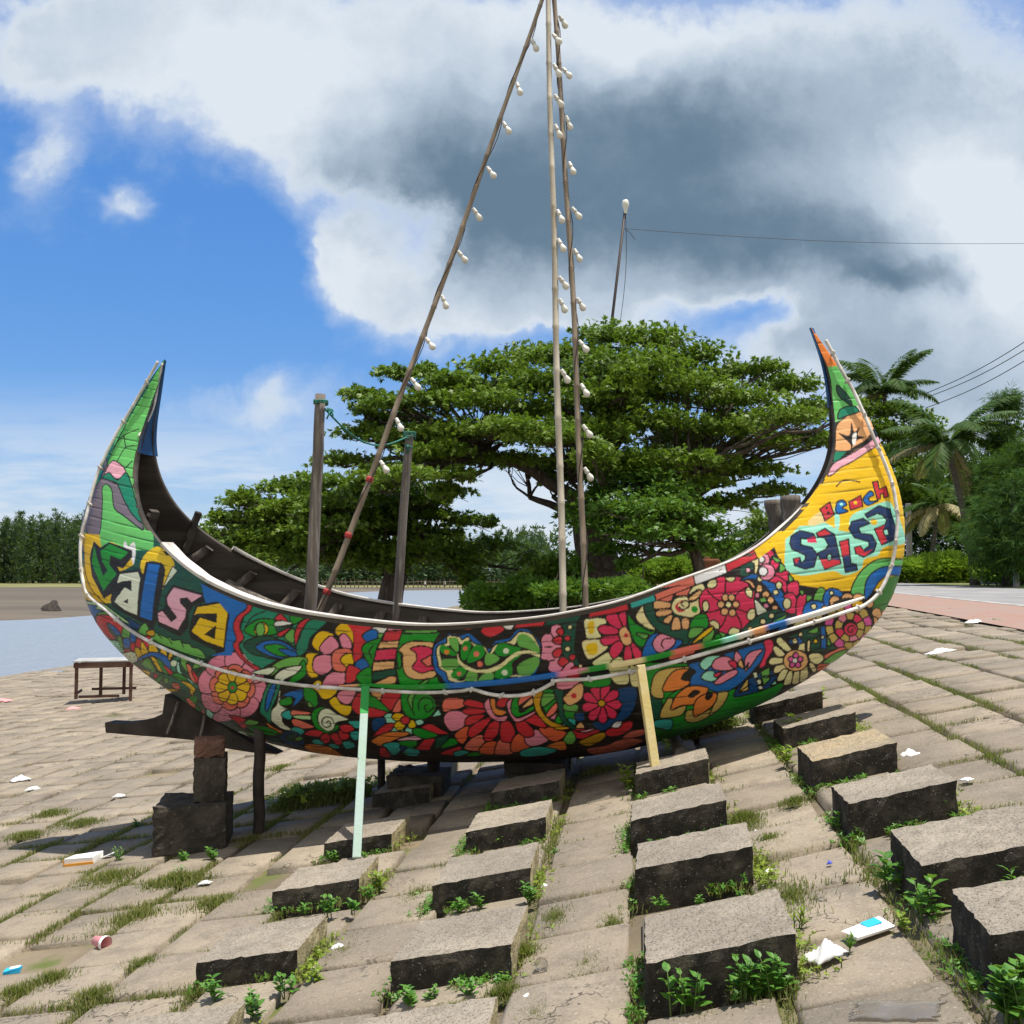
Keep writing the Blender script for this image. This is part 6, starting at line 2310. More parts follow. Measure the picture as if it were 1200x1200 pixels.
e = flatbox('paper_box', 99, 1011, (0.20, 0.15, 0.05), R(-4), (M_white,), 'white paper food box with an orange edge lying in the sun', 'paper box')
mb = MB()
mb.box((0, -.078, .012), (0.205, 0.006, 0.016))
mb.box((-.115, .0, .022), (0.03, 0.08, 0.035))
mb.build('orange_edge', M_orange, e)
mb = MB()
mb.box((0.14, .06, .02), (0.08, 0.05, 0.006), Matrix.Rotation(-.3, 3, 'Y'))
mb.build('flap', M_white, e)
c = hit(117, 1111)
e = empty('paper_cup', c + Vector((0, 0, .03)), (R(90), R(20), R(60)))
tag(e, 'crushed pink and white paper cup lying on the paving at left', 'paper cup')
mb = MB()
mb.lathe([(.001, -.035), (.022, -.035), (.032, .04), (.034, .042), (.030, .04), (.02, -.03)], I4, 14)
mb.build('cup', M_pink, e, True)
mb = MB()
mb.lathe([(.033, .028), (.0355, .044), (.034, .047)], I4, 14)
mb.build('rim', M_white, e, True)
e = flatbox('cigarette_packet', 15, 1139, (0.075, 0.04, 0.018), R(10), (M_cyan,), 'flattened pale blue packet at the far left edge of the paving', 'packet')
mb = MB()
mb.box((0.012, 0, .0195), (0.045, 0.03, 0.002))
mb.build('print', M_white, e)
e = flatbox('sachet', 1018, 1090, (0.145, 0.085, 0.012), R(15), (M_white,), 'white sachet with a bright cyan square lying between the right blocks', 'sachet')
mb = MB()
mb.box((0.022, 0.012, .0135), (0.055, 0.045, 0.002))
mb.build('cyan_square', M_cyan, e)
for i, (px, py, w_, d_, h_, m_, lab, cat) in enumerate([
        (966, 1122, .13, .10, .045, M_plas, 'crumpled white plastic bag beside the nearest right block', 'plastic bag'),
        (1050, 1186, .24, .12, .02, M_clear, 'crumpled clear plastic film at the bottom right edge', 'plastic film'),
        (1066, 886, .09, .10, .04, M_white, 'torn white paper right of the yellowish block', 'paper scrap'),
        (1133, 915, .05, .06, .02, M_white, 'small white scrap behind a block at the right', 'paper scrap'),
        (871, 958, .06, .05, .02, M_white, 'white scrap right of the block with the yellow prop', 'paper scrap'),
        (899, 1022, .055, .04, .012, M_white, 'white scrap beside the right end of a third column block', 'paper scrap'),
        (886, 976, .05, .03, .01, M_white, 'thin white scrap on a slab between the third and rightmost columns', 'paper scrap'),
        (395, 1112, .07, .05, .02, M_plas, 'white plastic scrap between the two left block columns', 'plastic scrap'),
        (240, 1036, .09, .05, .02, M_plas, 'white plastic scrap on sunlit paving below the big dark block', 'plastic scrap'),
        (638, 1041, .04, .04, .02, M_white, 'small white lump at the corner of a second column block', 'paper scrap'),
        (616, 1170, .05, .06, .01, M_white, 'white and red scrap on grass near the bottom edge', 'paper scrap'),
        (24, 915, .22, .16, .06, M_plas, 'white plastic bag far left on the paving', 'plastic bag'),
        (38, 926, .16, .1, .04, M_plas, 'smaller white plastic piece far left on the paving', 'plastic scrap'),
        (139, 934, .12, .08, .03, M_plas, 'white plastic piece on the paving left of the boat supports', 'plastic scrap'),
        (86, 831, .25, .2, .05, M_pink, 'faded pink plastic piece on the paving below the table', 'plastic scrap'),
        (3, 822, .4, .2, .08, M_pink, 'faded pink plastic scrap at the left edge near the water', 'plastic scrap'),
        (972, 1013, .022, .02, .012, mat('blue_cap', (.08, .1, .5), .4), 'tiny blue bottle cap on a slab between right columns', 'bottle cap'),
        (614, 1035, .06, .05, .02, M_gold, 'brown wrapper scrap on grass right of a second column block', 'wrapper'),
        (1101, 765, .3, .15, .04, M_white, 'white paper scrap far up the sloping paving at right', 'paper scrap'),
        (1142, 730, .25, .15, .04, M_white, 'white paper scrap at the edge of the red pavement', 'paper scrap')]):
    crumple(cat.replace(' ', '_'), px, py, w_, d_, h_, m_, lab, cat, random.uniform(-.6, .6), 20 + i, 14 if w_ > .1 else 9)
mb = MB()
c = hit(634, 1137)
mb.lathe([(.001, .004), (.018, .003), (.021, .04), (.023, .041), (.0225, .036), (.02, .006)], Matrix.Translation(c + Vector((0, 0, .02))) @ Matrix.Rotation(1.2, 4, 'X') @ Matrix.Scale(1.1, 4), 14)
tag(mb.build('plastic_cup', M_clear, None, True, loc=c), 'small clear plastic cup lying on grass near the bottom edge', 'plastic cup')

# ------------------------------------------------------------------ trees and plants
M_bark = mat('bark', (0.060, 0.047, 0.036), 0.95, (0.12, 0.098, 0.078), 5, 8, 0.9, 16, stretch=(3, 3, 0.7), bdist=0.04)
M_palmbark = mat('palm_bark', (0.12, 0.105, 0.085), 0.95, (0.07, 0.06, 0.05), 4, 6, 0.8, 14, stretch=(1, 1, 5))


class Leaves:
    """many leaf-sized faces gathered in arrays"""
    def __init__(s, seed):
        s.r = np.random.default_rng(seed)
        s.V = []

    def quads(s, c, ax, wd):
        """c centres, ax half length vectors, wd half width vectors: pointed leaf quads"""
        s.V.append(np.stack([c - ax, c + wd - ax * 0.1, c + ax, c - wd - ax * 0.1], 1))

    def sprays(s, pos, out, size, k_, tilt=0.35, aspect=0.36, spread=1.0, droop=0.15):
        """feathery sprays: k leaflets fanned around direction out"""
        r = s.r
        n = len(pos)
        out = out / np.maximum(np.linalg.norm(out, axis=1, keepdims=True), 1e-6)
        up = np.array([0, 0, 1.0]) + r.normal(0, tilt, (n, 3))
        side = np.cross(out, up)
        side /= np.maximum(np.linalg.norm(side, axis=1, keepdims=True), 1e-6)
        nn = np.cross(side, out)
        for i in range(k_):
            a = (i / max(k_ - 1, 1) - 0.5) * 2
            d = out * math.cos(a * spread) + side * math.sin(a * spread) + r.normal(0, .12, (n, 3))
            d[:, 2] -= droop
            d /= np.linalg.norm(d, axis=1, keepdims=True)
            L = size * r.uniform(.7, 1.25, (n, 1)) * (1 - 0.25 * abs(a))
            w = np.cross(d, nn)
            w /= np.maximum(np.linalg.norm(w, axis=1, keepdims=True), 1e-6)
            s.quads(pos + d * L, d * L, w * L * aspect + nn * 0.0)

    def build(s, name, m, parent=None, loc=None):
        V_ = np.concatenate(s.V).reshape(-1, 3)
        if loc is not None:
            V_ = V_ - np.array(loc)
        f = np.arange(len(V_)).reshape(-1, 4)
        return link(name, np_mesh(name, V_, f), m, parent)


def pad_points(r, c, rad, n, shell=0.55, full=False):
    """points in a flattened clump, denser towards its upper surface, with uneven rim"""
    d = r.normal(0, 1, (n, 3))
    d /= np.linalg.norm(d, axis=1, keepdims=True)
    if not full:
        d[:, 2] = np.where(d[:, 2] < -0.25, -d[:, 2] * 0.6, d[:, 2])
    rr_ = r.uniform(0, 1, (n, 1)) ** shell
    ang = np.arctan2(d[:, 1], d[:, 0])
    lob = 1 + 0.22 * np.sin(ang * 3 + c[0] * 7) + 0.15 * np.sin(ang * 7 + c[2] * 5) + 0.1 * np.sin(ang * 13 + c[1] * 3)
    p = d * rr_ * rad
    p[:, :2] *= lob[:, None]
    return p + c, d


def limb(mb, a, b, r0, r1, r, sag=0.0, n=7, wob=0.06):
    a, b = np.array(a, float), np.array(b, float)
    L = np.linalg.norm(b - a)
    pts, rad = [], []
    off = r.normal(0, wob * L, 3) * np.array([1, 1, .6])
    for i in range(n):
        f = i / (n - 1)
        p = a + (b - a) * f
        p = p + off * math.sin(math.pi * f) + np.array([0, 0, sag * L * math.sin(math.pi * f)])
        if 0 < i < n - 1:
            p = p + r.normal(0, wob * L * .22, 3)
        pts.append(Vector(p))
        rad.append(r0 + (r1 - r0) * f)
    mb.tube(pts, rad, 7, caps=False)
    return [np.array(p) for p in pts]


L_rain = leaf_mat('rain_tree_leaves', (0.055, 0.12, 0.014), (0.20, 0.29, 0.03), 0.5, 0.28)
L_rain2 = leaf_mat('bright_tree_leaves', (0.045, 0.12, 0.014), (0.12, 0.24, 0.03), 0.5, 0.3)
L_dark = leaf_mat('dark_tree_leaves', (0.018, 0.05, 0.014), (0.045, 0.095, 0.024), 0.55, 0.2)
L_hedge = leaf_mat('hedge_leaves', (0.10, 0.20, 0.02), (0.22, 0.33, 0.04), 0.5, 0.35)
L_casu = leaf_mat('casuarina_needles', (0.032, 0.07, 0.03), (0.075, 0.125, 0.05), 0.7, 0.15)
L_casr = leaf_mat('soft_needles', (0.022, 0.062, 0.018), (0.06, 0.12, 0.03), 0.9, 0.2, 0.6, 0.08)
L_verge = leaf_mat('sunlit_verge_leaves', (0.15, 0.28, 0.025), (0.30, 0.42, 0.05), 0.6, 0.35, 0.6, 0.15)
L_palm = leaf_mat('palm_leaves', (0.022, 0.06, 0.014), (0.07, 0.125, 0.024), 0.6, 0.22, 0.6, 0.15)
L_palmdry = leaf_mat('dry_palm_leaves', (0.26, 0.22, 0.09), (0.36, 0.31, 0.15), 0.6, 0.25)
L_weed = leaf_mat('weed_leaves', (0.05, 0.17, 0.025), (0.14, 0.30, 0.04), 0.45, 0.3, 6)
L_weedy = leaf_mat('yellow_weed_leaves', (0.17, 0.27, 0.03), (0.30, 0.36, 0.05), 0.45, 0.35, 6)
L_grass = leaf_mat('grass_blades', (0.10, 0.12, 0.03), (0.22, 0.20, 0.07), 0.7, 0.3, 2)


def big_tree(name, Y, trunk, pads, leafm, label, cat, seed, per=95, size=0.085, k_=6, twig=True, group=None, depth=2.2, density=1.0, back=True):
    """trunk: list of (px, py, radius m); pads: (px, py, rx, ry, depth offset). Directions give width and height, the depth is the tree's own"""
    r = np.random.default_rng(seed)
    base_ = at(trunk[0][0], trunk[0][1], Y)
    e = empty(name, base_)
    tag(e, label, cat, group)
    mb = MB()
    tp = [at(x, y, Y) for x, y, _ in trunk]
    mb.tube([Vector(p) for p in crspline([tuple(p) for p in tp], 5)], list(np.interp(np.linspace(0, 1, (len(tp) - 1) * 5 + 1), np.linspace(0, 1, len(tp)), [t_[2] for t_ in trunk])), 12)
    top = np.array(tp[-1])
    lv = Leaves(seed + 1)
    sc = Y / 1200
    cs = []
    pads = [(a, b + 2, c * 1.06, d * 1.25, e_) for a, b, c, d, e_ in pads]
    pads += [(a + r.normal(0, c * .6), b + abs(r.normal(0, d * .9)) - d * .35, c * r.uniform(.3, .5), d * r.uniform(.8, 1.3), e_ + r.normal(0, .6)) for a, b, c, d, e_ in pads if r.uniform() < .7]
    for (px, py, rx, ry, dy) in pads:
        cs.append((np.array(at(px, py, Y + dy)), np.array([rx * sc * 1.0, max(rx * sc * 0.95, 0.5), ry * sc]), dy))
    if back:
        for c, rad, dy in list(cs):
            if r.uniform() < 0.45:
                c2 = c.copy()
                f = r.uniform(0.55, 0.9)
                c2[0] = top[0] + (c[0] - top[0]) * f
                c2[1] = Y + r.uniform(-depth, depth) * 1.25
                c2[2] = top[2] + (c[2] - top[2]) * r.uniform(.6, .95)
                cs.append((c2, rad * np.array([1.0, 1.0, 0.8]), dy))
    far_ = [c for c, _, _ in cs]
    hubs = []
    for i in r.permutation(len(far_))[:9]:
        hp = top + (far_[i] - top) * r.uniform(.42, .55) - np.array([0, 0, .06 * np.linalg.norm(far_[i] - top)])
        if twig:
            D_ = np.linalg.norm(hp - top)
            A = limb(mb, top, hp, min(trunk[-1][2] * .55, .05 + .05 * D_), .035 + .014 * D_, r, -.03, 7, .06)
        hubs.append(hp)
    for c, rad, dy in cs:
        vol = rad[0] * rad[1]
        n = max(int(per * density * (0.35 + vol * 0.9)), 12)
        p, d = pad_points(r, c, rad, n)
        o_ = p - c
        o_[:, 2] *= .5
        o_ += r.normal(0, .25, p.shape)
        lv.sprays(p, o_, size, k_, .75, .36, 1.1, .22)
        if twig:
            hp = min(hubs, key=lambda q: np.linalg.norm(q - c) + .3 * max(0, np.linalg.norm(q - top) - np.linalg.norm(c - top)))
            D_ = np.linalg.norm(c - hp)
            R0_ = min(.016 + .016 * D_, .07)
            B = limb(mb, hp, c - np.array([0, 0, rad[2] * .4]), R0_, R0_ * .35, r, 0.02, 7, .07)
            for _ in range(6):
                q = B[r.integers(2, 7)]
                t_ = c + r.normal(0, .5, 3) * rad
                limb(mb, q, t_, R0_ * .32, .006, r, .02, 4, .07)
    tr = mb.build('trunk', M_bark, e, True)
    tr.matrix_parent_inverse = Matrix.Translation(-e.location)
    cr = lv.build('crown', leafm, e)
    cr.matrix_parent_inverse = Matrix.Translation(-e.location)
    return e


rt_pads = [(715, 396, 48, 18, 0), (765, 400, 45, 18, -.5), (680, 418, 45, 18, .5), (815, 418, 40, 18, -.2), (740, 430, 60, 22, -1.6), (620, 418, 42, 16, .2), (580, 432, 42, 17, -.6), (640, 448, 50, 20, -1.4),
           (540, 452, 40, 15, .3), (470, 438, 34, 11, .2), (425, 462, 26, 9, 0), (455, 474, 40, 13, -.8), (505, 470, 42, 15, -1.2), (570, 472, 50, 18, -1.9), (850, 440, 36, 15, .3), (890, 432, 34, 11, -.3), (925, 452, 40, 13, .2),
           (960, 478, 34, 12, -.2), (800, 455, 55, 20, -1.5), (870, 468, 50, 17, -1.0), (920, 488, 44, 14, -.6), (700, 468, 55, 20, -2.0), (430, 508, 40, 13, .2), (480, 512, 42, 14, -.9), (535, 506, 45, 15, -1.6),
           (405, 540, 40, 12, .3), (455, 552, 42, 13, -.7), (600, 505, 45, 15, -1.9), (770, 498, 60, 20, -1.8), (840, 505, 50, 17, -1.3), (900, 520, 44, 13, -.7), (940, 512, 34, 10, 0), (880, 552, 44, 13, -.6), (905, 575, 34, 10, -.2),
           (820, 545, 50, 16, -1.2), (690, 510, 50, 17, -2.2), (740, 540, 55, 18, -2.2), (640, 480, 44, 17, .8), (560, 540, 36, 11, .5), (500, 548, 40, 12, .3), (850, 590, 34, 12, -.4), (660, 545, 30, 12, 1.2), (770, 430, 50, 18, .9), (830, 470, 50, 16, .7), (720, 440, 50, 18, 1.2), (600, 455, 40, 14, 1.0), (870, 500, 45, 14, .8), (480, 490, 40, 13, .8)]
big_tree('rain_tree', 22, [(722, 735, .62), (712, 690, .5), (700, 655, .44), (693, 622, .40), (690, 600, .36)], rt_pads, L_rain, 'big spreading rain tree with a flat layered crown and dark limbs behind the boat', 'tree', 101, per=560, size=0.056, k_=7, depth=2.4)
lt_pads = [(375, 565, 44, 13, 0), (330, 572, 34, 12, .2), (285, 588, 30, 11, 0), (352, 592, 40, 14, -.8), (310, 604, 38, 14, -.6), (262, 606, 22, 10, 0), (400, 585, 44, 15, -.3), (450, 590, 40, 13, -.2), (420, 612, 44, 16, -.9), (360, 622, 44, 16, -1.0),
           (300, 630, 40, 15, -.8), (258, 632, 22, 12, -.2), (470, 618, 40, 14, -.4), (500, 600, 34, 11, .3), (340, 655, 50, 22, -.9), (290, 648, 40, 18, -.4), (390, 655, 48, 22, -.6), (330, 636, 40, 18, .4), (400, 636, 40, 18, .3), (440, 660, 44, 20, -.4), (495, 652, 44, 20, -.6), (540, 655, 40, 20, -.3), (250, 650, 20, 14, 0), (575, 640, 30, 14, .5), (520, 628, 30, 14, .6), (520, 575, 34, 10, .4), (545, 610, 30, 11, .2), (455, 650, 30, 10, .3), (430, 575, 40, 14, -.2), (480, 575, 36, 12, .2), (395, 600, 40, 16, .5), (345, 610, 36, 16, .5), (300, 618, 34, 16, .4)]
big_tree('shade_tree', 24, [(455, 720, .32), (462, 680, .27), (480, 640, .24), (500, 620, .2)], lt_pads, L_rain, 'lower leafy tree left of the rain tree, its branches reaching down to the boat edge', 'tree', 131, per=560, size=0.056, k_=7, depth=1.6)
ft_pads = [(745, 560, 40, 18, 0), (705, 580, 40, 18, .2), (785, 578, 42, 18, -.2), (740, 596, 55, 20, -.9), (800, 602, 42, 17, -.4), (700, 615, 40, 17, -.4), (835, 622, 28, 13, 0), (765, 625, 52, 17, -.9), (815, 640, 28, 12, -.2), (720, 645, 40, 13, -.2), (850, 640, 16, 8, 0), (682, 600, 26, 13, .3)]
big_tree('leafy_tree', 19.5, [(822, 700, .14), (820, 670, .12), (812, 640, .1)], ft_pads, L_rain2, 'small bright leafy tree with a thin trunk in front of the rain tree trunk', 'tree', 151, per=520, size=0.048, k_=6, depth=.9, back=True)
rb_pads = [(1035, 482, 40, 14, 0), (1075, 490, 26, 12, .2), (1015, 505, 36, 15, 0), (1055, 512, 42, 16, -.5), (1090, 515, 18, 9, 0), (1030, 540, 44, 18, -.5), (1065, 545, 34, 15, -.2), (1000, 540, 26, 14, .2), (1040, 575, 44, 18, -.4), (1075, 580, 30, 14, 0), (1010, 580, 30, 14, .2), (900, 610, 30, 14, .6), (880, 635, 26, 14, .6), (920, 640, 30, 14, .6)]
big_tree('roadside_tree', 59, [(1040, 690, .35), (1042, 640, .3), (1040, 590, .25)], rb_pads, L_rain, 'rounded green tree behind the bow with its spray of small leaves', 'tree', 171, per=110, size=0.13, k_=6, depth=3.2)


def bush(name, px, py, rx, ry, Y, leafm, label, seed, n=2600, size=0.05, group=None, cat='bush', dep=None):
    r = np.random.default_rng(seed)
    c = np.array(at(px, py, Y))
    sc = Y / 1200
    gl = gz(c[0], c[1]) if Y < 40 else 1.1
    e = empty(name, (c[0], c[1], gl))
    tag(e, label, cat, group)
    lv = Leaves(seed)
    nb = max(6, int(rx / 9))
    mb = MB()
    for i in range(nb):
        f = (i + .5) / nb * 2 - 1
        cx_ = c[0] + f * rx * sc
        h_ = ry * sc * (0.75 + 0.5 * r.uniform()) * (1 - .5 * f * f)
        rad = np.array([rx * sc / nb * 2.4, dep or rx * sc * .5, h_])
        cc_ = np.array([cx_, c[1] + r.normal(0, .3), c[2] + (h_ - ry * sc) * .5])
        p, d = pad_points(r, cc_, rad, n // nb, .4, True)
        p[:, 2] = np.maximum(p[:, 2], gl + .03)
        o_ = d + r.normal(0, .3, d.shape) + np.array([0, 0, .5])
        lv.sprays(p, o_, size, 4, .5, .45, 1.0, .05)
        for _ in range(3):
            mb.tube([(cx_ + r.normal(0, .15), cc_[1] + r.normal(0, .2), gl - .05), (cx_ + r.normal(0, .2), cc_[1], (gl + cc_[2]) / 2), tuple(cc_ + r.normal(0, .2, 3))], [.03, .02, .01], 6)
    x = mb.build('stems', M_bark, e, True)
    x.matrix_parent_inverse = Matrix.Translation(-e.location)
    x = lv.build('foliage', leafm, e)
    x.matrix_parent_inverse = Matrix.Translation(-e.location)
    return e


bush('bush', 618, 700, 62, 26, 20, L_rain2, 'green bush on the bank left of the tree trunk, seen over the boat edge', 201, 4200, .05)
bush('bush', 655, 680, 44, 30, 22.5, L_hedge, 'yellow green shrub right behind the pale bamboo pole', 202, 3600, .05)
bush('hedge', 775, 668, 75, 16, 27, L_hedge, 'bright yellow green hedge in the sun behind the small leafy tree', 203, 6500, .06, cat='hedge')
bush('bush', 700, 690, 60, 14, 18, L_rain2, 'low green scrub around the rain tree trunk', 204, 2600, .045)
bush('hedge', 1105, 666, 62, 18, 52, L_verge, 'bright green hedge along the far side of the road at right', 205, 9000, .10, cat='hedge', dep=1.2)
bush('hedge', 1190, 666, 40, 17, 40, L_verge, 'rank green growth beside the grey wall', 206, 4200, .08, cat='hedge', dep=1.0)
bush('bush', 1195, 640, 22, 22, 38, L_rain2, 'broad leaved shrub at the right edge in front of the grey wall', 207, 1500, .12)
bush('bush', 1110, 600, 70, 75, 62, L_dark, 'dark thicket under the palms beyond the road', 208, 12000, .12, dep=2.5)
bush('bush', 1185, 575, 60, 85, 60, L_dark, 'dark thicket behind the grey wall at the right edge', 209, 10000, .12, dep=2.5)
bush('bush', 870, 655, 60, 20, 60, L_dark, 'distant dark scrub between the leafy tree and the boat bow', 210, 2600, .16, dep=2.5)


def palm(base_px, Y, crown_px, label, seed, n=19, L=3.2, dry=3, r0=.17):
    r = np.random.default_rng(seed)
    b = np.array(at(base_px[0], base_px[1], Y))
    b[2] = 1.05
    c = np.array(at(crown_px[0], crown_px[1], Y))
    e = empty('coconut_palm', b)
    tag(e, label, 'palm tree', 'coconut palms beyond the road')
    mb = MB()
    pts = []
    for i in range(14):
        f = i / 13
        pts.append(Vector(b + (c - b) * f + np.array([.25 * math.sin(f * 2.6) * (1 - f), 0, 0])))
    mb.tube(pts, [r0 * (1.5 if i == 0 else 1.0 - .35 * i / 13) for i in range(14)], 9)
    x = mb.build('trunk', M_palmbark, e, True)
    x.matrix_parent_inverse = Matrix.Translation(-e.location)

    def frond(az, el, Lf, dr):
        lv_ = Leaves(int(r.integers(1e6)))
        h = np.array([math.cos(az), math.sin(az), 0])
        N_ = 26
        P = []
        p = c.copy()
        a = el
        for i in range(N_):
            P.append(p.copy())
            p = p + (h * math.cos(a) + np.array([0, 0, math.sin(a)])) * (Lf / N_)
            a -= dr / N_ * (0.6 + 0.8 * i / N_)
        P = np.array(P)
        t_ = np.gradient(P, axis=0)
        t_ /= np.linalg.norm(t_, axis=1, keepdims=True)
        sd_ = np.cross(t_, np.array([0, 0, 1.0]))
        sd_ /= np.linalg.norm(sd_, axis=1, keepdims=True)
        un = np.cross(sd_, t_)
        for rep in range(4):
            f = np.linspace(0.08, 1, N_)[:, None]
            ln = Lf * .24 * np.sin(np.pi * np.clip(f * .88 + .1, 0, 1)) ** .6 * r.uniform(.8, 1.1, (N_, 1))
            for s_ in (-1, 1):
                d = sd_ * s_ * .8 + t_ * .55 - un * .35 + r.normal(0, .1, (N_, 3))
                d[:, 2] -= .3
                d /= np.linalg.norm(d, axis=1, keepdims=True)
                w = np.cross(d, un)
                w /= np.maximum(np.linalg.norm(w, axis=1, keepdims=True), 1e-6)
                q = P + t_ * (Lf / N_ * rep / 4)
                lv_.quads(q + d * ln * .5, d * ln * .5, w * .034)
        rach = MB()
        rach.tube([Vector(q) for q in P[::3]], list(np.linspace(.035, .008, len(P[::3]))), 5)
        return lv_, rach

    for i in range(n):
        az = 2 * math.pi * i / n * 2.4 + r.uniform(-.3, .3)
        el = r.uniform(.1, 1.25)
        dr = r.uniform(1.0, 1.9)
        lv_, rach = frond(az, el, L * r.uniform(.8, 1.1), dr)
        isdry = i < dry
        if isdry:
            lv_, rach = frond(az if i else math.pi * .98, r.uniform(-.5, .1), L * .9, 1.1)
        o_ = lv_.build('frond', L_palmdry if isdry else L_palm, e)
        o_.matrix_parent_inverse = Matrix.Translation(-e.location)
        x = rach.build('rib', M_palmdry if isdry else M_palmrib, o_, True)
        x.matrix_parent_inverse = Matrix.Translation(-e.location)
    return e


M_palmrib = mat('palm_rib', (0.12, 0.16, 0.05), 0.6)
M_palmdry = mat('dry_palm_rib', (0.34, 0.28, 0.14), 0.7)
palm((1052, 680), 60, (1036, 458), 'tall coconut palm with a dark crown just right of the bow tip', 301, 22, 3.9, 1)
palm((1143, 684), 42, (1110, 520), 'nearer coconut palm with yellowing upright fronds left of the grey wall', 302, 22, 3.5, 3, .16)
palm((1082, 678), 53, (1100, 590), 'short coconut palm with pale dry fronds hanging over the road side', 303, 15, 2.9, 7, .15)
palm((905, 690), 70, (892, 622), 'small distant palm between the leafy tree and the bow', 304, 13, 3.0, 1, .14)


def casuarina(px, pybase, pytop, Y, label, seed, leafm, wid=.22, n=3000, ls=.16, group=None):
    r = np.random.default_rng(seed)
    b = np.array(at(px, pybase, Y))
    tz_ = at(px, pytop, Y).z
    b[2] = 1.0
    H = tz_ - b[2]
    e = empty('casuarina', b)
    tag(e, label, 'tree', group)
    mb = MB()
    mb.tube([Vector(b), Vector(b) + Vector((.1, 0, H * .5)), Vector(b) + Vector((.05, .1, H * .98))], [.16, .1, .02], 8)
    lv = Leaves(seed)
    for i in range(26):
        f = r.uniform(.12, .97)
        az = r.uniform(0, 6.28)
        Lb = H * wid * (1.05 - f) ** .6 * r.uniform(.6, 1.1)
        st = b + np.array([.05, .05, H * f])
        en = st + np.array([math.cos(az) * Lb, math.sin(az) * Lb, Lb * .45])
        B = limb(mb, st, en, .035, .008, r, .03, 5, .05)
        m_ = n // 26
        tt = r.uniform(.2, 1.05, (m_, 1))
        p = st + (en - st) * tt + r.normal(0, .16 + Lb * .1, (m_, 3))
        d = np.array([math.cos(az), math.sin(az), .2]) + r.normal(0, .6, (m_, 3))
        d[:, 2] -= .35
        lv.sprays(p, d, ls, 4, .6, .07, .7, .3)
    x = mb.build('trunk', M_bark, e, True)
    x.matrix_parent_inverse = Matrix.Translation(-e.location)
    x = lv.build('crown', leafm, e)
    x.matrix_parent_inverse = Matrix.Translation(-e.location)


casuarina(1184, 660, 462, 42, 'slim feathery casuarina with a pointed top at the right edge', 401, L_casr, .2, 5000, .2, 'casuarinas beyond the road')
casuarina(1178, 660, 540, 38, 'soft grey green casuarina spreading above the grey wall', 402, L_casr, .30, 7000, .2, 'casuarinas beyond the road')
casuarina(1205, 655, 520, 36, 'bushy casuarina cut by the right edge of the view', 403, L_casr, .42, 6000, .2, 'casuarinas beyond the road')

# far plantation: hundreds of casuarinas that read as one mass
r = np.random.default_rng(501)
lv = Leaves(502)
mb = MB()
for i in range(460):
    px = r.uniform(-260, 640) if i < 300 else r.uniform(-150, 130)
    Y = r.uniform(250, 285)
    b = np.array(at(px, 683, Y))
    b[2] = -.9
    H = (15.5 + r.normal(0, 1.3)) * (1 if px < 130 else .82)
    if i % 3 == 0:
        mb.tube([Vector(b), Vector(b) + Vector((0, 0, H * .9))], [.22, .05], 5)
    m_ = 120
    f = r.uniform(.0, 1, (m_, 1)) ** .9
    az = r.uniform(0, 6.28, (m_, 1))
    rr_ = (1.03 - f) ** .85 * 2.7 * r.uniform(.3, 1.0, (m_, 1))
    p = b + np.concatenate([np.cos(az) * rr_, np.sin(az) * rr_, f * H], 1)
    d = np.concatenate([np.cos(az), np.sin(az), .9 + 0 * az], 1) + r.normal(0, .3, (m_, 3))
    lv.sprays(p, d, .62, 3, .6, .22, .8, -.1)
for i in range(150):
    px = r.uniform(235, 660)
    Y = r.uniform(215, 240)
    b = np.array(at(px, 684, Y))
    b[2] = -.9
    rad = np.array([3.2, 3.0, r.uniform(4, 8.5)])
    p, d = pad_points(r, b + np.array([0, 0, rad[2] * .6]), rad, 110, .4, True)
    p[:, 2] = np.maximum(p[:, 2], -.8)
    lv.sprays(p, d, .6, 3, .6, .4, 1.0, 0)
fo = lv.build('far_plantation', L_casu)
tag(fo, kind='stuff')
tag(mb.build('far_plantation_trunks', M_bark), kind='stuff')

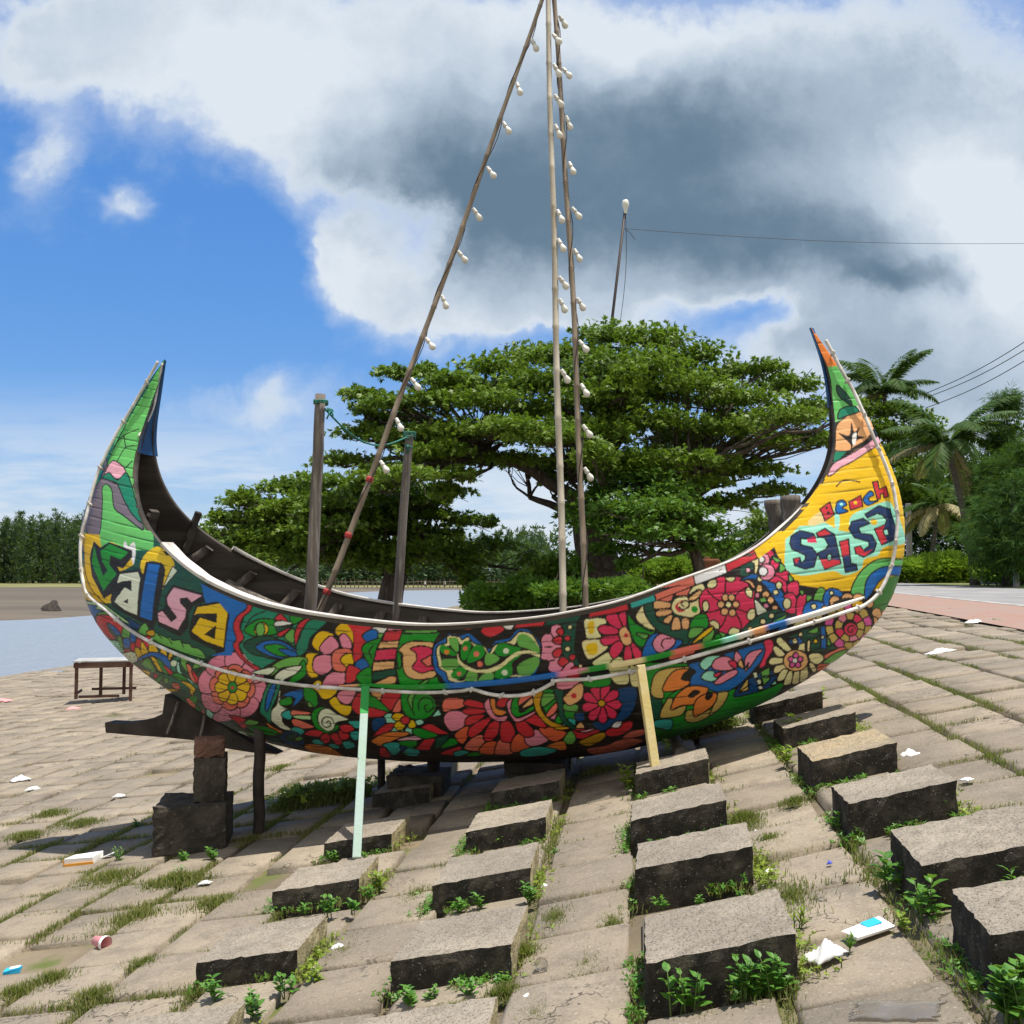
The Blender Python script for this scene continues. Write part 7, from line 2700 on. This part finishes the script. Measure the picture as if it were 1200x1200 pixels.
# ------------------------------------------------------------------ weeds among the slabs
def weed(px, py, h_m, label, seed, n=9, leafm=None, lf=0.5, dz=0.0, upright=0.6, broad=.32, foot=None):
    r = np.random.default_rng(seed)
    b = np.array(hit(px, py, dz)) if foot is None else np.array(foot)
    e = empty('weed', b)
    tag(e, label, 'weed', 'weeds growing between the slabs')
    mb = MB()
    lv = Leaves(seed)
    ns = max(1, int(n / 8))
    for s_ in range(ns):
        az = r.uniform(0, 6.28)
        lean = r.uniform(.05, .45)
        H = h_m * r.uniform(.65, 1.0)
        t0 = b + np.array([r.normal(0, h_m * .12), r.normal(0, h_m * .08), -.02])
        tip = t0 + np.array([math.cos(az) * lean * H, math.sin(az) * lean * H * .6, H])
        mid = (t0 + tip) / 2 + np.array([0, 0, H * .08])
        mb.tube([Vector(t0), Vector(mid), Vector(tip)], [h_m * .018 + .001, h_m * .014, h_m * .006], 5)
        k_ = max(5, n // ns)
        for i in range(k_):
            f = .2 + .8 * (i + .5) / k_
            p = t0 * (1 - f) + tip * f
            a2 = i * 2.4 + r.uniform(-.4, .4)
            d = np.array([math.cos(a2), math.sin(a2), upright * r.uniform(.3, 1.3)])
            d /= np.linalg.norm(d)
            L = h_m * lf * r.uniform(.6, 1.05) * (1.1 - .45 * f)
            sdv = np.cross(d, [0, 0, 1.0])
            sdv /= np.linalg.norm(sdv)
            nn_ = np.cross(sdv, d)
            w = L * broad
            # folded leaf of four faces with a drooping tip
            A0, A1, A2 = p, p + d * L * .5 + nn_ * L * .06, p + d * L - nn_ * L * .10
            for sg in (-1, 1):
                E1 = p + d * L * .28 + sdv * sg * w * .85 + nn_ * L * .10
                E2 = p + d * L * .62 + sdv * sg * w * .75 + nn_ * L * .07
                lv.V.append(np.stack([A0, A1, E2, E1])[None] if sg > 0 else np.stack([A0, E1, E2, A1])[None])
                lv.V.append(np.stack([A1, A2, A2, E2])[None] if sg > 0 else np.stack([A1, E2, A2, A2 + 1e-5])[None])
    x = mb.build('stem', M_wstem, e, True)
    x.matrix_parent_inverse = Matrix.Translation(-e.location)
    V_ = np.concatenate(lv.V).reshape(-1, 3)
    x = link('leaves', np_mesh('leaves', V_, np.arange(len(V_)).reshape(-1, 4)), leafm or L_weed, e)
    x.matrix_parent_inverse = Matrix.Translation(-e.location)


M_wstem = mat('weed_stem', (0.10, 0.16, 0.04), 0.7)
WEEDS = [
    (252, 1172, .11, 14, 'low weed at the left corner of the nearest full block in the leftmost column'), (292, 1176, .10, 14, 'middle weed along the front of the nearest full leftmost block'), (330, 1165, .12, 16, 'weed near the right front corner of the nearest full leftmost block'),
    (372, 1150, .10, 16, 'pale weed along the sunlit side of the nearest full leftmost block'), (352, 1070, .09, 10, 'low weed in front of the third leftmost block, left part'), (383, 1072, .14, 16, 'taller weed in front of the third leftmost block'), (412, 1068, .10, 12, 'weed at the right end of the third leftmost block'),
    (445, 1045, .13, 16, 'yellow green weed beside the right side of the third leftmost block'), (432, 1052, .10, 12, 'small weed tucked at the right corner of the third leftmost block'), (388, 1008, .09, 14, 'round leaved weed left of the foot of the pale green prop'), (428, 1008, .08, 10, 'small weed right of the foot of the pale green prop'),
    (478, 1178, .10, 14, 'weed at the left front of the second column nearest full block'), (505, 1172, .09, 12, 'low weed in front of the second column nearest full block'), (548, 1168, .09, 12, 'weed near the middle front of the second column nearest full block'), (585, 1150, .07, 10, 'grey green weed at the right front of the second column nearest full block'),
    (538, 1068, .10, 12, 'weed in front of the second column third block, left of centre'), (562, 1064, .11, 12, 'weed in front of the second column third block, right of centre'), (620, 1056, .11, 14, 'weed at the right front corner of the second column third block'), (593, 990, .12, 6, 'bright heart leaved seedling before the second column fourth block'),
    (608, 1100, .13, 18, 'bright grassy weed on the right side of the second column nearest full block'), (650, 1000, .08, 10, 'small weed right of the second column fourth block'), (735, 925, .17, 14, 'climbing weed with round leaves left of the yellow prop'), (792, 915, .17, 12, 'weed with pale spots right of the yellow prop'),
    (780, 978, .10, 14, 'weed in front of the third column third block, left half'), (805, 976, .10, 14, 'weed in front of the third column third block, right half'), (848, 968, .08, 10, 'weed at the right corner of the third column third block'), (775, 1062, .08, 12, 'weed in front of the third column second block, left part'), (820, 1058, .06, 10, 'creeping weed in front of the third column second block, middle'), (868, 1050, .07, 10, 'creeping weed in front of the third column second block, right part'),
    (800, 1188, .17, 20, 'large broad leaved weed before the nearest third column block, left one'), (880, 1170, .20, 26, 'large bushy weed before the nearest third column block, middle one'), (908, 1162, .16, 20, 'leafy weed before the nearest third column block, right one'),
    (937, 1085, .12, 12, 'spiky yellow green weed at the right back corner of the nearest third column block'), (993, 1112, .11, 12, 'spiky weed beside the white sachet'), (985, 972, .15, 16, 'dark weed against the left side of a rightmost column block'), (1005, 982, .09, 14, 'creeping weed at the front left corner of a rightmost column block'), (1097, 960, .15, 9, 'bright seedling in front of a rightmost column block'), (1046, 968, .09, 9, 'small bright seedling by a block front left of the taller one'),
    (1085, 1076, .2, 12, 'tall thin weed standing before the left corner of a big right block'), (1048, 1040, .15, 14, 'dark weed in the shade of the left side of a big right block'), (937, 868, .20, 16, 'pale weed between two rightmost blocks near the boat'), (918, 898, .16, 14, 'spreading weed left of the yellowish block'), (960, 822, .22, 12, 'yellow green weed on the far rightmost block beside the bow'),
    (1182, 1196, .21, 44, 'big leafy bush weed in the bottom right corner'), (1200, 1172, .20, 40, 'big leafy weed at the right edge above the corner bush'), (1192, 1052, .16, 10, 'long leaved grassy weed in front of the big right block'), (160, 968, .13, 10, 'small dark weed left of the large dark concrete block'),
    (190, 1003, .12, 16, 'weed in shade at the left foot of the large dark concrete block'), (215, 1010, .12, 16, 'weed in shade before the large dark concrete block, middle'), (248, 1008, .13, 14, 'weed in shade before the large dark concrete block, right'), (140, 1010, .12, 14, 'grassy weed beside the white paper box'), (210, 1030, .12, 14, 'grassy weed below the boat shadow on the left'), (300, 1192, .12, 16, 'weed at the bottom edge beside the leftmost cut block'), (1062, 1088, .09, 10, 'yellowing weed near the front left corner of the big right block'), (785, 880, .12, 10, 'weed growing over the block behind the yellow prop')]
for i, (px, py, hm, n, lab) in enumerate(WEEDS):
    weed(px, py, hm * random.uniform(.7, 1.0), lab, 600 + i, int(n * 2.2), L_weedy if ('yellow' in lab or 'pale weed' in lab) else L_weed, .52 if n < 20 else .42, 0.0 if 'over the block' not in lab else .1, .6 if 'spiky' not in lab else 1.4, (.42 if n > 30 else .32) if ('spiky' not in lab and 'grassy' not in lab) else .12)

# grass and moss in the joints: one mass of blades
r = np.random.default_rng(701)
GV = []


def blades(P, hgt, m_):
    n_ = len(P)
    a = r.uniform(0, 6.28, n_)
    h_ = hgt * r.uniform(.4, 1.2, n_)
    ln = r.uniform(.1, .9, n_) * h_
    tip = P + np.stack([np.cos(a) * ln, np.sin(a) * ln, h_], 1)
    w = np.stack([-np.sin(a), np.cos(a), 0 * a], 1) * (hgt * .07)[:, None] if not np.isscalar(hgt) else np.stack([-np.sin(a), np.cos(a), 0 * a], 1) * hgt * .07
    mid = (P + tip) / 2 + np.stack([0 * a, 0 * a, h_ * .12], 1)
    GV.append(np.stack([P - w, P + w, mid + w * .7, mid - w * .7], 1))
    GV.append(np.stack([mid - w * .7, mid + w * .7, tip + w * .05, tip - w * .05], 1))


def vnoise(x, y, s, k_):
    rn = np.random.default_rng(k_)
    t_ = rn.uniform(0, 1, (64, 64))
    x, y = x * s, y * s
    i, j = np.floor(x).astype(int), np.floor(y).astype(int)
    fx, fy = x - i, y - j
    fx, fy = fx * fx * (3 - 2 * fx), fy * fy * (3 - 2 * fy)
    g = lambda a_, b_: t_[a_ % 64, b_ % 64]
    return (g(i, j) * (1 - fx) + g(i + 1, j) * fx) * (1 - fy) + (g(i, j + 1) * (1 - fx) + g(i + 1, j + 1) * fx) * fy


def scatter(n_, p_rng, q_rng, along_p):
    """points along joints of the slab grid"""
    if along_p:       # joints running along the slope direction (between rows)
        p = r.uniform(*p_rng, n_)
        q = 0.27 + np.round((r.uniform(*q_rng, n_) - .27) / CQ) * CQ + r.normal(0, .022, n_)
    else:
        q = r.uniform(*q_rng, n_)
        p = -0.03 + np.round((r.uniform(*p_rng, n_) + .03) / CP) * CP + r.normal(0, .024, n_)
    nz = .6 * vnoise(p, q, 1.1, 1) + .4 * vnoise(p, q, 3.7, 2)
    return p, q, nz


for n_, pr, qr, al, thr, hg in ((60000, (-6, 4.5), (1.5, 9), False, .52, .022), (50000, (-6, 4.5), (1.5, 9), True, .58, .02), (16000, (1.2, 4.6), (3, 14), False, .47, .022), (16000, (-12, 5), (8, 18), False, .6, .03), (20000, (-5.5, -1.8), (3, 8.5), False, .52, .026), (20000, (-5.5, -1.8), (3, 8.5), True, .55, .026)):
    p, q, nz = scatter(n_, pr, qr, al)
    keep = nz > thr
    p, q, nz = p[keep], q[keep], nz[keep]
    x = D1[0] * p + D2[0] * q
    y = D1[1] * p + D2[1] * q
    P = np.stack([x, y, gh(p) - .014], 1)
    blades(P, hg * (1 + 1.2 * (nz - thr) / (1 - thr)), 0)
# taller weedy grass under and behind the boat, and tufts where slabs have sunk
for px, py, rad, hg, n_ in ((372, 940, .42, .13, 2600), (340, 948, .25, .1, 1200), (410, 935, .25, .12, 1200), (130, 1030, .35, .06, 1500), (205, 1035, .3, .07, 1500), (60, 955, .3, .06, 900), (30, 980, .3, .05, 900), (95, 965, .3, .05, 900), (330, 900, .3, .05, 600), (250, 1060, .3, .05, 900), (160, 1075, .3, .05, 800), (700, 905, .2, .06, 400), (840, 855, .3, .1, 1200), (810, 862, .25, .1, 900), (60, 1150, .2, .05, 900), (110, 1170, .2, .05, 900), (20, 1165, .2, .05, 700), (170, 1130, .2, .04, 700),
                            (530, 1185, .16, .03, 900), (590, 1165, .12, .04, 800), (610, 1120, .12, .05, 800), (900, 985, .15, .04, 700), (880, 1015, .12, .04, 600), (930, 940, .15, .04, 500), (870, 960, .12, .05, 600)):
    c = hit(px, py)
    a = r.uniform(0, 6.28, n_)
    d = np.abs(r.normal(0, .5, n_)) * rad
    x, y = c.x + np.cos(a) * d, c.y + np.sin(a) * d * .8
    P = np.stack([x, y, gh(xy2p(x, y)) - .01], 1)
    blades(P, hg * np.ones(n_) * np.exp(-(d / rad) ** 2), 0)
# creeping growth that gathers along the feet of the raised blocks
lvc = Leaves(731)
lvy = Leaves(732)
for bi, (p0, p1, q0, q1, hh) in enumerate(BLOCK_SPEC):
    if q0 > 7.2:
        continue
    for side in range(3):
        n_ = int(r.uniform(60, 330))
        t_ = r.uniform(0, 1, n_)
        cl = vnoise(t_ * 3 + bi * 1.7 + side * 5, t_ * 0 + bi, 1.6, 9)
        if side == 0:
            p, q = p0 + (p1 - p0) * t_, q0 - np.abs(r.normal(0, .035, n_)) - .005
        elif side == 1:
            p, q = p1 + np.abs(r.normal(0, .045, n_)) + .004, q0 + (q1 - q0) * (t_ * 1.3 - .25)
        else:
            p, q = p0 - np.abs(r.normal(0, .03, n_)) - .004, q0 + (q1 - q0) * (t_ * 1.2 - .15)
        k2 = cl > .42
        p, q = p[k2], q[k2]
        P = np.stack([D1[0] * p + D2[0] * q, D1[1] * p + D2[1] * q, gh(p) - .012], 1)
        blades(P, np.full(len(p), .035), 0)
        s_ = r.uniform(0, 1, len(p)) < .55
        Q = P[s_] + np.stack([0 * p[s_], 0 * p[s_], r.uniform(.005, .04, s_.sum())], 1)
        if len(Q):
            d_ = r.normal(0, 1, (len(Q), 3))
            d_[:, 2] = np.abs(d_[:, 2]) * .5 + .1
            (lvy if side == 1 else lvc).sprays(Q, d_, .011, 3, .4, .42, 1.2)
tag(lvc.build('creeping_weeds', L_weed), kind='stuff')
tag(lvy.build('creeping_yellow_weeds', L_weedy), kind='stuff')
for p0_, q0_, rad, n_ in ((-.30, 2.9, .14, 1600), (-.34, 3.35, .10, 900), (-.2, 3.7, .12, 900), (-.36, 4.3, .09, 800), (-.12, 4.1, .08, 600), (.55, 4.0, .14, 900), (.6, 4.7, .12, 800), (.52, 5.2, .10, 700), (-1.3, 3.4, .12, 900), (-1.25, 4.3, .12, 900), (-1.1, 5.0, .10, 700)):
    a = r.uniform(0, 6.28, n_)
    d = np.abs(r.normal(0, .6, n_)) * rad
    p, q = p0_ + np.cos(a) * d * .7, q0_ + np.sin(a) * d * 1.6
    P = np.stack([D1[0] * p + D2[0] * q, D1[1] * p + D2[1] * q, gh(p) - .012], 1)
    blades(P, np.full(n_, .026), 0)
V_ = np.concatenate(GV).reshape(-1, 3)
gr = link('joint_grass', np_mesh('joint_grass', V_, np.arange(len(V_)).reshape(-1, 4)), L_grass)
tag(gr, kind='stuff')
# yellow green ground cover patch behind the supports
lv = Leaves(720)
for px, py, rad, n_ in ((372, 938, .40, 420), (345, 945, .22, 160), (412, 932, .2, 160), (838, 855, .25, 200), (815, 862, .2, 160)):
    c = hit(px, py)
    a = r.uniform(0, 6.28, n_)
    d = np.abs(r.normal(0, .55, n_)) * rad
    x, y = c.x + np.cos(a) * d, c.y + np.sin(a) * d * .7
    P = np.stack([x, y, gh(xy2p(x, y)) + r.uniform(.0, .12, n_)], 1)
    o_ = r.normal(0, 1, (n_, 3))
    o_[:, 2] = np.abs(o_[:, 2]) * .5
    lv.sprays(P, o_, .028, 4, .4, .42, 1.2)
gc = lv.build('ground_cover', L_weedy)
tag(gc, kind='stuff')
